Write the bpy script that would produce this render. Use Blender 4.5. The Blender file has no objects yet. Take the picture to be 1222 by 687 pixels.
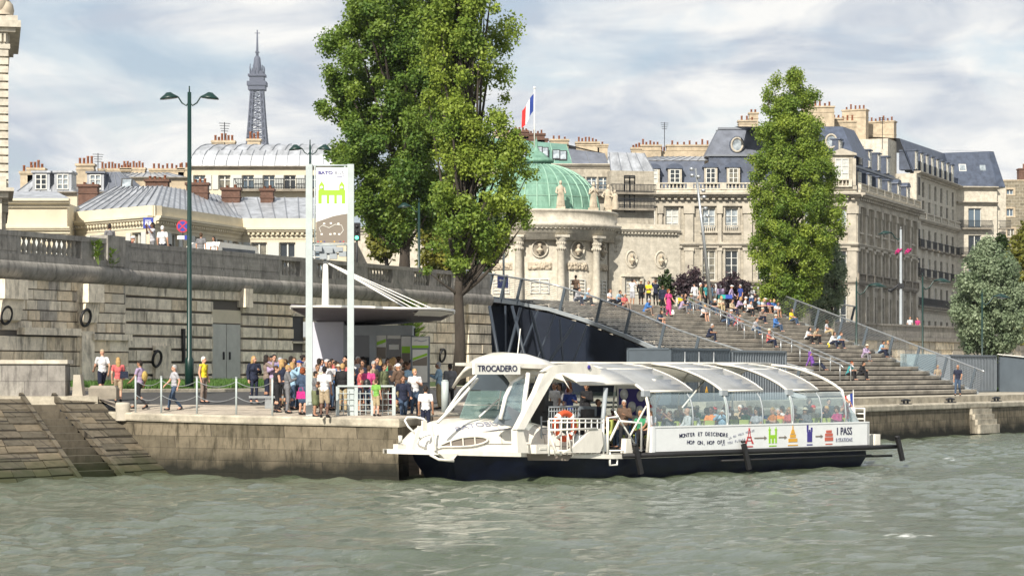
import bpy, math, random
import numpy as np
from mathutils import Vector, Matrix
random.seed(7); RNG = np.random.default_rng(7)
R = math.radians
SC = bpy.context.scene
COL = SC.collection
# ---------------- camera, light, exposure ----------------
F = 2800.0; HZ = 442.0; CZ = 3.6
cam = bpy.data.objects.new('camera', bpy.data.cameras.new('camera')); COL.objects.link(cam)
cam.data.sensor_width = 36; cam.data.lens = 36*F/1222; cam.data.shift_y = (HZ-343.5)/1222
cam.data.clip_start = 1; cam.data.clip_end = 9000
cam.location = (0, 0, CZ); cam.rotation_euler = (R(90), 0, 0)
SC.camera = cam
SC.view_settings.view_transform = 'Standard'; SC.view_settings.look = 'None'
SC.cycles.use_denoising = True; SC.cycles.denoising_prefilter = 'ACCURATE'; SC.cycles.denoising_input_passes = 'RGB_ALBEDO_NORMAL'
SC.view_settings.exposure = 0.48; SC.view_settings.gamma = 1
SUN_EL, SUN_AZ = R(37), R(202)      # azimuth of the sun measured from +Y clockwise (behind and left of the camera)
sun = bpy.data.objects.new('sun', bpy.data.lights.new('sun', 'SUN')); COL.objects.link(sun)
sun.data.energy = 5.0; sun.data.angle = R(0.6); sun.data.color = (1, .93, .82)
_d = Vector((math.sin(SUN_AZ)*math.cos(SUN_EL), math.cos(SUN_AZ)*math.cos(SUN_EL), math.sin(SUN_EL)))
sun.rotation_euler = _d.to_track_quat('Z', 'Y').to_euler()
sun.location = (0, 0, 60)
W = bpy.data.worlds.new('World'); SC.world = W; W.use_nodes = True
nt = W.node_tree; N = nt.nodes; L = nt.links
bg = N['Background']; bg.inputs['Strength'].default_value = 0.086
sky = N.new('ShaderNodeTexSky'); sky.sky_type = 'NISHITA'; sky.sun_disc = False
sky.sun_elevation = SUN_EL; sky.sun_rotation = SUN_AZ; sky.air_density = 1.0; sky.dust_density = 1.5
tc = N.new('ShaderNodeTexCoord')
def wnoise(scale, loc, det, rough=.55, dist=0.0):
    mp = N.new('ShaderNodeMapping'); mp.inputs['Scale'].default_value = scale; mp.inputs['Location'].default_value = loc
    L.new(tc.outputs['Generated'], mp.inputs['Vector'])
    nz = N.new('ShaderNodeTexNoise'); nz.inputs['Scale'].default_value = 1; nz.inputs['Detail'].default_value = det
    nz.inputs['Roughness'].default_value = rough; nz.inputs['Distortion'].default_value = dist
    L.new(mp.outputs[0], nz.inputs['Vector']); return nz
n1 = wnoise((9, 9, 26), (3.1, .4, 1.2), 8, .55, .6)
n2 = wnoise((11, 11, 36), (7.3, 2.2, 5.2), 9, .58, .5)
r1 = N.new('ShaderNodeValToRGB'); r1.color_ramp.elements[0].position = .36; r1.color_ramp.elements[1].position = .52
r1.color_ramp.elements[0].color = (.42, .42, .42, 1)
L.new(n1.outputs['Fac'], r1.inputs[0])
r2 = N.new('ShaderNodeValToRGB'); e = r2.color_ramp.elements
e[0].position = .40; e[0].color = (4.6, 5.1, 5.9, 1); e[1].position = .60; e[1].color = (8.6, 8.5, 8.2, 1)
L.new(n2.outputs['Fac'], r2.inputs[0])
mx = N.new('ShaderNodeMix'); mx.data_type = 'RGBA'
L.new(r1.outputs[0], mx.inputs[0]); L.new(sky.outputs[0], mx.inputs[6]); L.new(r2.outputs[0], mx.inputs[7])
L.new(mx.outputs[2], bg.inputs['Color'])

# ---------------- helpers ----------------
def PX(x, y, D): return Vector(((x-611)/F*D, D, CZ+(HZ-y)/F*D))     # a point of the photo at depth D
def frame_x(px, o, d, n=0.0):
    "distance along the line o + x*d + n*perp at which the camera sees picture column px"
    p = (-d[1], d[0]); k = (px-611)/F
    ox, oy = o[0]+n*p[0], o[1]+n*p[1]
    return (k*oy-ox)/(d[0]-k*d[1])
class MB:
    def __init__(s): s.v = []; s.f = []; s.m = []; s.sm = []; s.k = 0; s.smooth = False; s.X = None
    def add(s, vs, fs):
        b = len(s.v)
        if s.X is not None: vs = [tuple(s.X @ Vector(p)) for p in vs]
        s.v += [tuple(p) for p in vs]
        s.f += [tuple(b+i for i in f) for f in fs]; s.m += [s.k]*len(fs); s.sm += [s.smooth]*len(fs); return s
    def box(s, x0, x1, y0, y1, z0, z1):
        if x0 > x1: x0, x1 = x1, x0
        if y0 > y1: y0, y1 = y1, y0
        if z0 > z1: z0, z1 = z1, z0
        return s.add([(x0,y0,z0),(x1,y0,z0),(x1,y1,z0),(x0,y1,z0),(x0,y0,z1),(x1,y0,z1),(x1,y1,z1),(x0,y1,z1)],
              [(0,3,2,1),(4,5,6,7),(0,1,5,4),(1,2,6,5),(2,3,7,6),(3,0,4,7)])
    def bar(s, a, b, w, h=None, up=(0,0,1)):
        a = Vector(a); b = Vector(b); h = h or w; d = (b-a).normalized(); u = Vector(up)
        if abs(d.dot(u)) > .98: u = Vector((0,1,0))
        x = d.cross(u).normalized()*w/2; y = x.cross(d).normalized()*h/2
        p = [a-x-y, a+x-y, a+x+y, a-x+y, b-x-y, b+x-y, b+x+y, b-x+y]
        return s.add(p, [(3,2,1,0),(4,5,6,7),(0,1,5,4),(1,2,6,5),(2,3,7,6),(3,0,4,7)])
    def ext(s, poly, vec):
        n = len(poly); v = Vector(vec); P = [Vector(p) for p in poly]
        nrm = sum(((P[i]-P[0]).cross(P[(i+1)%n]-P[0]) for i in range(1, n-1)), Vector())
        if nrm.dot(v) < 0: P = P[::-1]
        return s.add(P+[p+v for p in P], [tuple(range(n))[::-1], tuple(range(n, 2*n))]+[(i, (i+1)%n, n+(i+1)%n, n+i) for i in range(n)])
    def tube(s, pts, r, n=8, cap=True):
        P = [Vector(p) for p in pts]; rs = r if isinstance(r, (list, tuple)) else [r]*len(P)
        vs = []; pu = None
        for i, p in enumerate(P):
            d = (P[min(i+1, len(P)-1)]-P[max(i-1, 0)]).normalized()
            u = pu if pu is not None else (Vector((0,0,1)) if abs(d.z) < .9 else Vector((1,0,0)))
            x = d.cross(u)
            if x.length < 1e-4: x = d.cross(Vector((.3,1,.2)))
            x.normalize(); y = x.cross(d).normalized(); pu = y
            for k in range(n):
                a = 2*math.pi*k/n; vs.append(p+x*math.cos(a)*rs[i]+y*math.sin(a)*rs[i])
        fs = [(i*n+k, i*n+(k+1)%n, (i+1)*n+(k+1)%n, (i+1)*n+k) for i in range(len(P)-1) for k in range(n)]
        if cap: fs += [tuple(range(n))[::-1], tuple(range((len(P)-1)*n, len(P)*n))]
        o = s.smooth; s.smooth = n > 5; s.add(vs, fs); s.smooth = o; return s
    def lathe(s, prof, c=(0,0,0), n=16, a0=0, a1=360, sx=1, sy=1):
        full = abs(a1-a0-360) < 1e-6; m = n if full else n+1; vs = []
        for r, z in prof:
            for k in range(m):
                a = R(a0+(a1-a0)*k/n); vs.append((c[0]+r*math.cos(a)*sx, c[1]+r*math.sin(a)*sy, c[2]+z))
        fs = [(i*m+k, i*m+(k+1)%m, (i+1)*m+(k+1)%m, (i+1)*m+k) for i in range(len(prof)-1) for k in range(n)]
        o = s.smooth; s.smooth = True; s.add(vs, fs); s.smooth = o; return s
    def ell(s, c, r, n=10, q=None):
        vs = []; fs = []; m = n//2+1
        for i in range(m+1):
            t = math.pi*i/m
            for k in range(n):
                a = 2*math.pi*k/n; p = Vector((r[0]*math.sin(t)*math.cos(a), r[1]*math.sin(t)*math.sin(a), r[2]*math.cos(t)))
                if q is not None: p = q @ p
                vs.append(p+Vector(c))
        fs = [(i*n+k, (i+1)*n+k, (i+1)*n+(k+1)%n, i*n+(k+1)%n) for i in range(m) for k in range(n)]
        o = s.smooth; s.smooth = True; s.add(vs, fs); s.smooth = o; return s
    def grid(s, G):
        "G: rows of points"
        m = len(G[0]); vs = [p for row in G for p in row]
        return s.add(vs, [(i*m+k, i*m+k+1, (i+1)*m+k+1, (i+1)*m+k) for i in range(len(G)-1) for k in range(m-1)])
    def mesh(s, name):
        me = bpy.data.meshes.new(name); me.from_pydata(s.v, [], s.f); me.validate()
        if len(me.polygons) == len(s.m):
            me.polygons.foreach_set('material_index', s.m); me.polygons.foreach_set('use_smooth', s.sm)
        return me
    def build(s, name, mat, parent=None):
        me = s.mesh(name)
        for m in (mat if isinstance(mat, (list, tuple)) else [mat]): me.materials.append(m)
        o = bpy.data.objects.new(name, me); COL.objects.link(o); o.parent = parent; return o
def tag(o, label, cat=None, group=None, kind=None):
    if label: o['label'] = label
    if cat: o['category'] = cat
    if group: o['group'] = group
    if kind: o['kind'] = kind
    return o
def thing(name, label, cat, loc=(0,0,0), rz=0, group=None):
    o = bpy.data.objects.new(name, None); COL.objects.link(o); o.location = loc; o.rotation_euler = (0,0,rz)
    o.empty_display_size = .2
    return tag(o, label, cat, group)
def place(o, loc, rz=0): o.location = loc; o.rotation_euler = (0,0,rz); return o
def struct(name, mb, mat, loc=(0,0,0), rz=0):
    o = mb.build(name, mat); o['kind'] = 'structure'; return place(o, loc, rz)
def copy_tree(o, parent=None):
    c = o.copy(); COL.objects.link(c)
    if parent is not None: c.parent = parent
    for ch in list(o.children): copy_tree(ch, c)
    return c
def dup(root, loc, rz, label, group=None, scale=None):
    c = copy_tree(root); c.location = loc; c.rotation_euler = (0,0,rz); c['label'] = label
    if group: c['group'] = group
    if scale: c.scale = (scale,)*3
    return c
def part(o, parent, loc=(0,0,0), rz=0):
    "a copy of a part (with its sub-parts) hung under another thing"
    c = copy_tree(o, parent); c.location = loc; c.rotation_euler = (0,0,rz); return c

# ---------------- materials ----------------
MATS = {}
def mat(name, col, rough=.7, metal=0, var=0, vscale=3, bump=0, bscale=20, col2=None, spec=.5, emis=None, trans=0, alpha=1, ior=1.45, stretch=(1,1,1), coat=0, objvar=0):
    m = bpy.data.materials.new(name); m.use_nodes = True; t = m.node_tree; n = t.nodes; l = t.links; b = n['Principled BSDF']
    b.inputs['Base Color'].default_value = (*col, 1); b.inputs['Roughness'].default_value = rough; b.inputs['Metallic'].default_value = metal
    b.inputs['Specular IOR Level'].default_value = spec; b.inputs['IOR'].default_value = ior
    b.inputs['Transmission Weight'].default_value = trans; b.inputs['Alpha'].default_value = alpha; b.inputs['Coat Weight'].default_value = coat
    if emis: b.inputs['Emission Color'].default_value = (*emis[:3], 1); b.inputs['Emission Strength'].default_value = emis[3]
    c = None
    tcn = n.new('ShaderNodeTexCoord'); mp = n.new('ShaderNodeMapping'); mp.inputs['Scale'].default_value = stretch; l.new(tcn.outputs['Object'], mp.inputs[0])
    if var or col2:
        z = n.new('ShaderNodeTexNoise'); z.inputs['Scale'].default_value = vscale; z.inputs['Detail'].default_value = 6; z.inputs['Roughness'].default_value = .65
        l.new(mp.outputs[0], z.inputs['Vector'])
        rp = n.new('ShaderNodeValToRGB'); rp.color_ramp.elements[0].position = .32; rp.color_ramp.elements[1].position = .68
        c2 = col2 or tuple(x*(1-var) for x in col)
        rp.color_ramp.elements[0].color = (*c2, 1); rp.color_ramp.elements[1].color = (*[min(1, x*(1+var*.5)) for x in col], 1)
        l.new(z.outputs['Fac'], rp.inputs[0]); c = rp.outputs[0]; l.new(c, b.inputs['Base Color'])
    if bump:
        z = n.new('ShaderNodeTexNoise'); z.inputs['Scale'].default_value = bscale; z.inputs['Detail'].default_value = 4; l.new(mp.outputs[0], z.inputs['Vector'])
        bp = n.new('ShaderNodeBump'); bp.inputs['Strength'].default_value = bump; bp.inputs['Distance'].default_value = .05
        l.new(z.outputs['Fac'], bp.inputs['Height']); l.new(bp.outputs[0], b.inputs['Normal'])
    MATS[name] = m; return m
def stone(name, ca, cb, mortar, bw=1.2, bh=.5, ms=.015, stain=0, staincol=(.03,.028,.025), sscale=.5, off=.5, rough=.85, bump=.5, low=None, lowz=(0,1), damp=None):
    """coursed ashlar: brick pattern along (x+y, z), block to block tone, vertical streaky dirt, optional dark/green foot"""
    m = bpy.data.materials.new(name); m.use_nodes = True; t = m.node_tree; n = t.nodes; l = t.links; b = n['Principled BSDF']
    b.inputs['Roughness'].default_value = rough; b.inputs['Specular IOR Level'].default_value = .25
    tcn = n.new('ShaderNodeTexCoord'); sp = n.new('ShaderNodeSeparateXYZ'); l.new(tcn.outputs['Object'], sp.inputs[0])
    ad = n.new('ShaderNodeMath'); ad.operation = 'ADD'; l.new(sp.outputs[0], ad.inputs[0]); l.new(sp.outputs[1], ad.inputs[1])
    cb_ = n.new('ShaderNodeCombineXYZ'); l.new(ad.outputs[0], cb_.inputs[0]); l.new(sp.outputs[2], cb_.inputs[1])
    br = n.new('ShaderNodeTexBrick'); l.new(cb_.outputs[0], br.inputs['Vector']); br.offset = off
    br.inputs['Color1'].default_value = (*ca, 1); br.inputs['Color2'].default_value = (*cb, 1); br.inputs['Mortar'].default_value = (*mortar, 1)
    br.inputs['Scale'].default_value = 1; br.inputs['Brick Width'].default_value = bw; br.inputs['Row Height'].default_value = bh
    br.inputs['Mortar Size'].default_value = ms; br.inputs['Mortar Smooth'].default_value = .3
    z = n.new('ShaderNodeTexNoise'); z.inputs['Scale'].default_value = 2.2; z.inputs['Detail'].default_value = 8; z.inputs['Roughness'].default_value = .7
    l.new(tcn.outputs['Object'], z.inputs['Vector'])
    mr = n.new('ShaderNodeMapRange'); mr.inputs[1].default_value = .25; mr.inputs[2].default_value = .75; mr.inputs[3].default_value = .62; mr.inputs[4].default_value = 1.3
    l.new(z.outputs['Fac'], mr.inputs[0])
    mu = n.new('ShaderNodeMix'); mu.data_type = 'RGBA'; mu.blend_type = 'MULTIPLY'; mu.inputs[0].default_value = 1
    l.new(br.outputs['Color'], mu.inputs[6]); l.new(mr.outputs[0], mu.inputs[7]); cur = mu.outputs[2]
    if stain:
        mp = n.new('ShaderNodeMapping'); mp.inputs['Scale'].default_value = (2.4, 2.4, .5); l.new(tcn.outputs['Object'], mp.inputs[0])
        z2 = n.new('ShaderNodeTexNoise'); z2.inputs['Scale'].default_value = sscale*2; z2.inputs['Detail'].default_value = 9; z2.inputs['Roughness'].default_value = .72
        l.new(mp.outputs[0], z2.inputs['Vector'])
        r = n.new('ShaderNodeMapRange'); r.inputs[1].default_value = .50; r.inputs[2].default_value = .68; r.inputs[3].default_value = 0; r.inputs[4].default_value = stain
        l.new(z2.outputs['Fac'], r.inputs[0])
        m2 = n.new('ShaderNodeMix'); m2.data_type = 'RGBA'; l.new(r.outputs[0], m2.inputs[0]); l.new(cur, m2.inputs[6]); m2.inputs[7].default_value = (*staincol, 1); cur = m2.outputs[2]
    if low:
        z3 = n.new('ShaderNodeTexNoise'); z3.inputs['Scale'].default_value = 1.3; z3.inputs['Detail'].default_value = 6; l.new(tcn.outputs['Object'], z3.inputs['Vector'])
        a2 = n.new('ShaderNodeMath'); a2.operation = 'MULTIPLY_ADD'; l.new(z3.outputs['Fac'], a2.inputs[0]); a2.inputs[1].default_value = .9; l.new(sp.outputs[2], a2.inputs[2])
        r = n.new('ShaderNodeMapRange'); r.inputs[1].default_value = lowz[0]+.45; r.inputs[2].default_value = lowz[1]+.45; r.inputs[3].default_value = .95; r.inputs[4].default_value = 0
        l.new(a2.outputs[0], r.inputs[0])
        m2 = n.new('ShaderNodeMix'); m2.data_type = 'RGBA'; l.new(r.outputs[0], m2.inputs[0]); l.new(cur, m2.inputs[6]); m2.inputs[7].default_value = (*low, 1); cur = m2.outputs[2]
    l.new(cur, b.inputs['Base Color'])
    bp = n.new('ShaderNodeBump'); bp.inputs['Strength'].default_value = bump; bp.inputs['Distance'].default_value = .04
    ma = n.new('ShaderNodeMath'); ma.operation = 'SUBTRACT'; l.new(z.outputs['Fac'], ma.inputs[0]); l.new(br.outputs['Fac'], ma.inputs[1]); l.new(ma.outputs[0], bp.inputs['Height'])
    l.new(bp.outputs[0], b.inputs['Normal']); MATS[name] = m; return m

M_quay = stone('quay_stone', (.20,.168,.118), (.115,.098,.068), (.085,.072,.052), 1.3, .42, .010, .95, (.035,.030,.018), 1.0, low=(.009,.010,.007), lowz=(.15,.75))
M_quaycap = mat('quay_coping', (.42,.38,.30), .85, var=.45, vscale=1.6, bump=.4, bscale=9)
M_wall = stone('wall_stone', (.40,.36,.30), (.29,.26,.215), (.07,.062,.05), 1.5, .5, .03, .8, (.05,.045,.04), .55)
M_walldark = stone('wall_cornice_stone', (.30,.285,.255), (.25,.235,.215), (.16,.15,.14), 1.7, 3.2, .012, .6, (.045,.042,.04), .8)
M_baluster = mat('baluster_stone', (.34,.32,.28), .85, var=.4, vscale=3)
M_slope = stone('slope_stone', (.13,.11,.08), (.10,.088,.065), (.03,.026,.02), 1.1, .30, .03, .7, (.04,.03,.02), .8, low=(.035,.04,.018), lowz=(.1,.7))
M_cobble = stone('cobble', (.50,.44,.36), (.42,.365,.295), (.27,.235,.19), .14, .12, .008, 0)
M_limestone = stone('limestone', (.44,.40,.325), (.37,.34,.28), (.26,.235,.195), 1.1, .42, .012, .45, (.13,.11,.085), .35, bump=.3)
M_lime2 = stone('limestone_light', (.56,.52,.435), (.52,.48,.40), (.40,.37,.31), 1.2, .5, .006, .25, (.2,.17,.12), .3, bump=.25)
M_trim = mat('limestone_trim', (.46,.42,.345), .85, var=.35, vscale=.8, bump=.2)
M_trimdark = mat('weathered_trim', (.26,.23,.185), .85, var=.45, vscale=1.2)
M_cream = mat('cream_render', (.58,.52,.395), .9, var=.14, vscale=.5, bump=.1)
M_creamtrim = mat('cream_trim', (.66,.59,.44), .85, var=.15, vscale=.7)
M_dummy = None
M_rubble = stone('rubble_stone', (.27,.235,.17), (.17,.15,.11), (.30,.27,.21), .8, .45, .07, .3, (.1,.08,.06), .8)
M_zinc = mat('zinc_sheet', (.41,.43,.46), .42, .3, var=.42, vscale=1.5, stretch=(1,1,.4))
M_zincseam = mat('zinc_seam', (.20,.215,.24), .5, .3)
M_slate = mat('slate', (.07,.088,.13), .5, var=.4, vscale=1.6)
M_slatel = mat('slate_light', (.14,.155,.19), .55, var=.3, vscale=1.0)
M_copper = mat('copper_patina', (.17,.31,.235), .7, .1, var=.3, vscale=1.6, col2=(.09,.19,.14), stretch=(1.6,1.6,.25), bump=.3, bscale=2)
M_coppergn = mat('copper_roof_dark', (.12,.24,.20), .6, .1, var=.25, vscale=.7)
M_brick = mat('chimney_brick', (.13,.072,.052), .9, var=.35, vscale=3)
M_chim = mat('chimney_render', (.46,.38,.27), .9, var=.35, vscale=1.3)
M_pot = mat('clay_pot', (.26,.10,.05), .8, var=.3, vscale=5)
M_pane = mat('window_pane', (.025,.032,.04), .08, spec=.8)
M_panelt = mat('curtained_pane', (.42,.47,.50), .12, spec=.8, col2=(.05,.07,.09), var=.3, vscale=1.3)
M_sash = mat('window_sash', (.62,.62,.58), .6)
M_shutter = mat('shutter', (.50,.52,.50), .7)
M_iron = mat('black_iron', (.02,.021,.024), .5)
M_green = mat('dark_green_paint', (.005,.028,.023), .35, var=.2, vscale=2)
M_steel = mat('brushed_steel', (.42,.44,.45), .35, .7, var=.15, vscale=4)
M_greysteel = mat('grey_painted_steel', (.30,.33,.35), .45, var=.12, vscale=3)
M_polesteel = mat('pale_grey_pole', (.42,.47,.47), .4, var=.1, vscale=2)
M_white = mat('white_paint', (.78,.77,.72), .35, var=.06, vscale=2)
M_boat = mat('boat_white', (.74,.71,.635), .3, var=.2, vscale=1.6, coat=.2, stretch=(1,1,.35))
M_boatdark = mat('boat_navy_hull', (.004,.007,.024), .3, var=.5, vscale=2)
M_rubber = mat('black_rubber', (.014,.014,.015), .6, var=.3, vscale=5)
M_black = mat('black_plastic', (.012,.012,.013), .45)
M_wood = mat('worn_wood', (.20,.165,.13), .8, var=.35, vscale=4, stretch=(.2,3,3))
M_tread = mat('grey_decking', (.46,.42,.355), .8, var=.45, vscale=.8, bump=.3, bscale=12)
M_riser = mat('shadow_riser_boards', (.075,.068,.06), .85, var=.3, vscale=2)  # dark tone paints in the shadow gaps between the step boards
M_navyshade = mat('shade_navy_side_sheet', (.005,.011,.026), .7, var=.25, vscale=.8)  # navy darkened so the colour itself holds the shade below the stairs
M_contain = mat('container_grey', (.075,.095,.115), .5, var=.15, vscale=1)
M_contain2 = mat('container_slate', (.17,.195,.22), .5, var=.15, vscale=1)
M_asphalt = mat('asphalt', (.055,.055,.056), .9, var=.25, vscale=3)
M_grassb = mat('grass_soil', (.05,.085,.02), .9, var=.4, vscale=3)
M_grass = mat('grass_blade', (.07,.15,.025), .7, var=.4, vscale=2)
M_bark = mat('bark', (.055,.045,.036), .95, var=.45, vscale=3, bump=.8, bscale=8, stretch=(1,1,.3))
M_statue = mat('statue_stone', (.50,.43,.33), .85, var=.3, vscale=2)
M_orange = mat('orange_ring', (.55,.085,.025), .5)
M_seat = mat('lime_seat', (.42,.47,.13), .5)
M_towerm = mat('hazed_tower_iron', (.075,.085,.12), .7)  # blue-grey tint puts part of the distance haze into the iron colour
def foliage(name, c, c2, tr=.35):
    m = bpy.data.materials.new(name); m.use_nodes = True; t = m.node_tree; n = t.nodes; l = t.links
    out = n['Material Output']; b = n['Principled BSDF']; b.inputs['Roughness'].default_value = .5; b.inputs['Specular IOR Level'].default_value = .35
    at = n.new('ShaderNodeAttribute'); at.attribute_name = 'tone'
    rp = n.new('ShaderNodeValToRGB'); rp.color_ramp.elements[0].color = (*c2, 1); rp.color_ramp.elements[1].color = (*c, 1)
    l.new(at.outputs['Fac'], rp.inputs[0]); l.new(rp.outputs[0], b.inputs['Base Color'])
    tl = n.new('ShaderNodeBsdfTranslucent'); l.new(rp.outputs[0], tl.inputs['Color'])
    mx = n.new('ShaderNodeMixShader'); mx.inputs[0].default_value = .42; l.new(b.outputs[0], mx.inputs[1]); l.new(tl.outputs[0], mx.inputs[2]); l.new(mx.outputs[0], out.inputs['Surface'])
    MATS[name] = m; return m
F_plane = foliage('plane_leaves', (.24,.33,.05), (.07,.15,.03))
F_poplar = foliage('poplar_leaves', (.33,.41,.06), (.11,.20,.035))
F_silver = foliage('silver_leaves', (.34,.41,.26), (.14,.20,.11))
F_yellow = foliage('yellow_leaves', (.26,.25,.04), (.13,.15,.03))
F_dark = foliage('dark_leaves', (.05,.085,.02), (.025,.05,.015))
F_purple = foliage('purple_leaves', (.12,.075,.085), (.05,.04,.05))
def glassmat(name, col, alpha, rough=.03):
    m = bpy.data.materials.new(name); m.use_nodes = True; t = m.node_tree; n = t.nodes; l = t.links; out = n['Material Output']; b = n['Principled BSDF']
    b.inputs['Base Color'].default_value = (*col, 1); b.inputs['Roughness'].default_value = rough; b.inputs['Metallic'].default_value = 0; b.inputs['Specular IOR Level'].default_value = 1
    tr = n.new('ShaderNodeBsdfTransparent'); tr.inputs[0].default_value = (.86,.93,.95,1)
    lw = n.new('ShaderNodeLayerWeight'); lw.inputs[0].default_value = .5; pw = n.new('ShaderNodeMath'); pw.operation = 'POWER'; pw.inputs[1].default_value = 4; l.new(lw.outputs['Facing'], pw.inputs[0])
    ma = n.new('ShaderNodeMath'); ma.operation = 'ADD'; ma.use_clamp = True; ma.inputs[1].default_value = alpha; l.new(pw.outputs[0], ma.inputs[0])
    mx = n.new('ShaderNodeMixShader'); l.new(ma.outputs[0], mx.inputs[0]); l.new(tr.outputs[0], mx.inputs[1]); l.new(b.outputs[0], mx.inputs[2]); l.new(mx.outputs[0], out.inputs['Surface'])
    MATS[name] = m; return m
M_glass = glassmat('cabin_glass', (.40,.50,.55), .26)
M_glassg = glassmat('windscreen_glass', (.22,.32,.30), .45)
def water():
    m = bpy.data.materials.new('river_water'); m.use_nodes = True; t = m.node_tree; n = t.nodes; l = t.links; b = n['Principled BSDF']
    b.inputs['Base Color'].default_value = (.10,.135,.085,1); b.inputs['Roughness'].default_value = .05; b.inputs['IOR'].default_value = 1.95
    tcn = n.new('ShaderNodeTexCoord'); z = n.new('ShaderNodeTexNoise'); z.inputs['Scale'].default_value = 3.2; z.inputs['Detail'].default_value = 10; z.inputs['Roughness'].default_value = .7
    mp = n.new('ShaderNodeMapping'); mp.inputs['Rotation'].default_value = (0,0,.5); mp.inputs['Scale'].default_value = (.7,1.0,1); l.new(tcn.outputs['Object'], mp.inputs[0]); l.new(mp.outputs[0], z.inputs['Vector'])
    zb_ = n.new('ShaderNodeTexNoise'); zb_.inputs['Scale'].default_value = 1.1; zb_.inputs['Detail'].default_value = 5; l.new(mp.outputs[0], zb_.inputs['Vector']); sm_ = n.new('ShaderNodeMath'); sm_.operation = 'MULTIPLY_ADD'; sm_.inputs[1].default_value = 1.6; l.new(zb_.outputs['Fac'], sm_.inputs[0]); l.new(z.outputs['Fac'], sm_.inputs[2])
    bp = n.new('ShaderNodeBump'); bp.inputs['Strength'].default_value = 1; bp.inputs['Distance'].default_value = .12; l.new(sm_.outputs[0], bp.inputs['Height']); l.new(bp.outputs[0], b.inputs['Normal'])
    at = n.new('ShaderNodeAttribute'); at.attribute_name = 'foam'
    z2 = n.new('ShaderNodeTexNoise'); z2.inputs['Scale'].default_value = 3.5; z2.inputs['Detail'].default_value = 8; l.new(tcn.outputs['Object'], z2.inputs['Vector'])
    ad = n.new('ShaderNodeMath'); ad.operation = 'MULTIPLY_ADD'; l.new(at.outputs['Fac'], ad.inputs[0]); ad.inputs[1].default_value = .5; l.new(z2.outputs['Fac'], ad.inputs[2])
    mr = n.new('ShaderNodeMapRange'); mr.inputs[1].default_value = .80; mr.inputs[2].default_value = 1.02; l.new(ad.outputs[0], mr.inputs[0])
    z3 = n.new('ShaderNodeTexNoise'); z3.inputs['Scale'].default_value = .12; z3.inputs['Detail'].default_value = 3; l.new(tcn.outputs['Object'], z3.inputs['Vector'])
    rp = n.new('ShaderNodeValToRGB'); rp.color_ramp.elements[0].color = (.05,.065,.032,1); rp.color_ramp.elements[1].color = (.10,.125,.08,1); l.new(z3.outputs['Fac'], rp.inputs[0])
    mx = n.new('ShaderNodeMix'); mx.data_type = 'RGBA'; l.new(mr.outputs[0], mx.inputs[0]); l.new(rp.outputs[0], mx.inputs[6]); mx.inputs[7].default_value = (.75,.78,.74,1); l.new(mx.outputs[2], b.inputs['Base Color'])
    MATS['river_water'] = m; return m
M_water = water()
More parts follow.
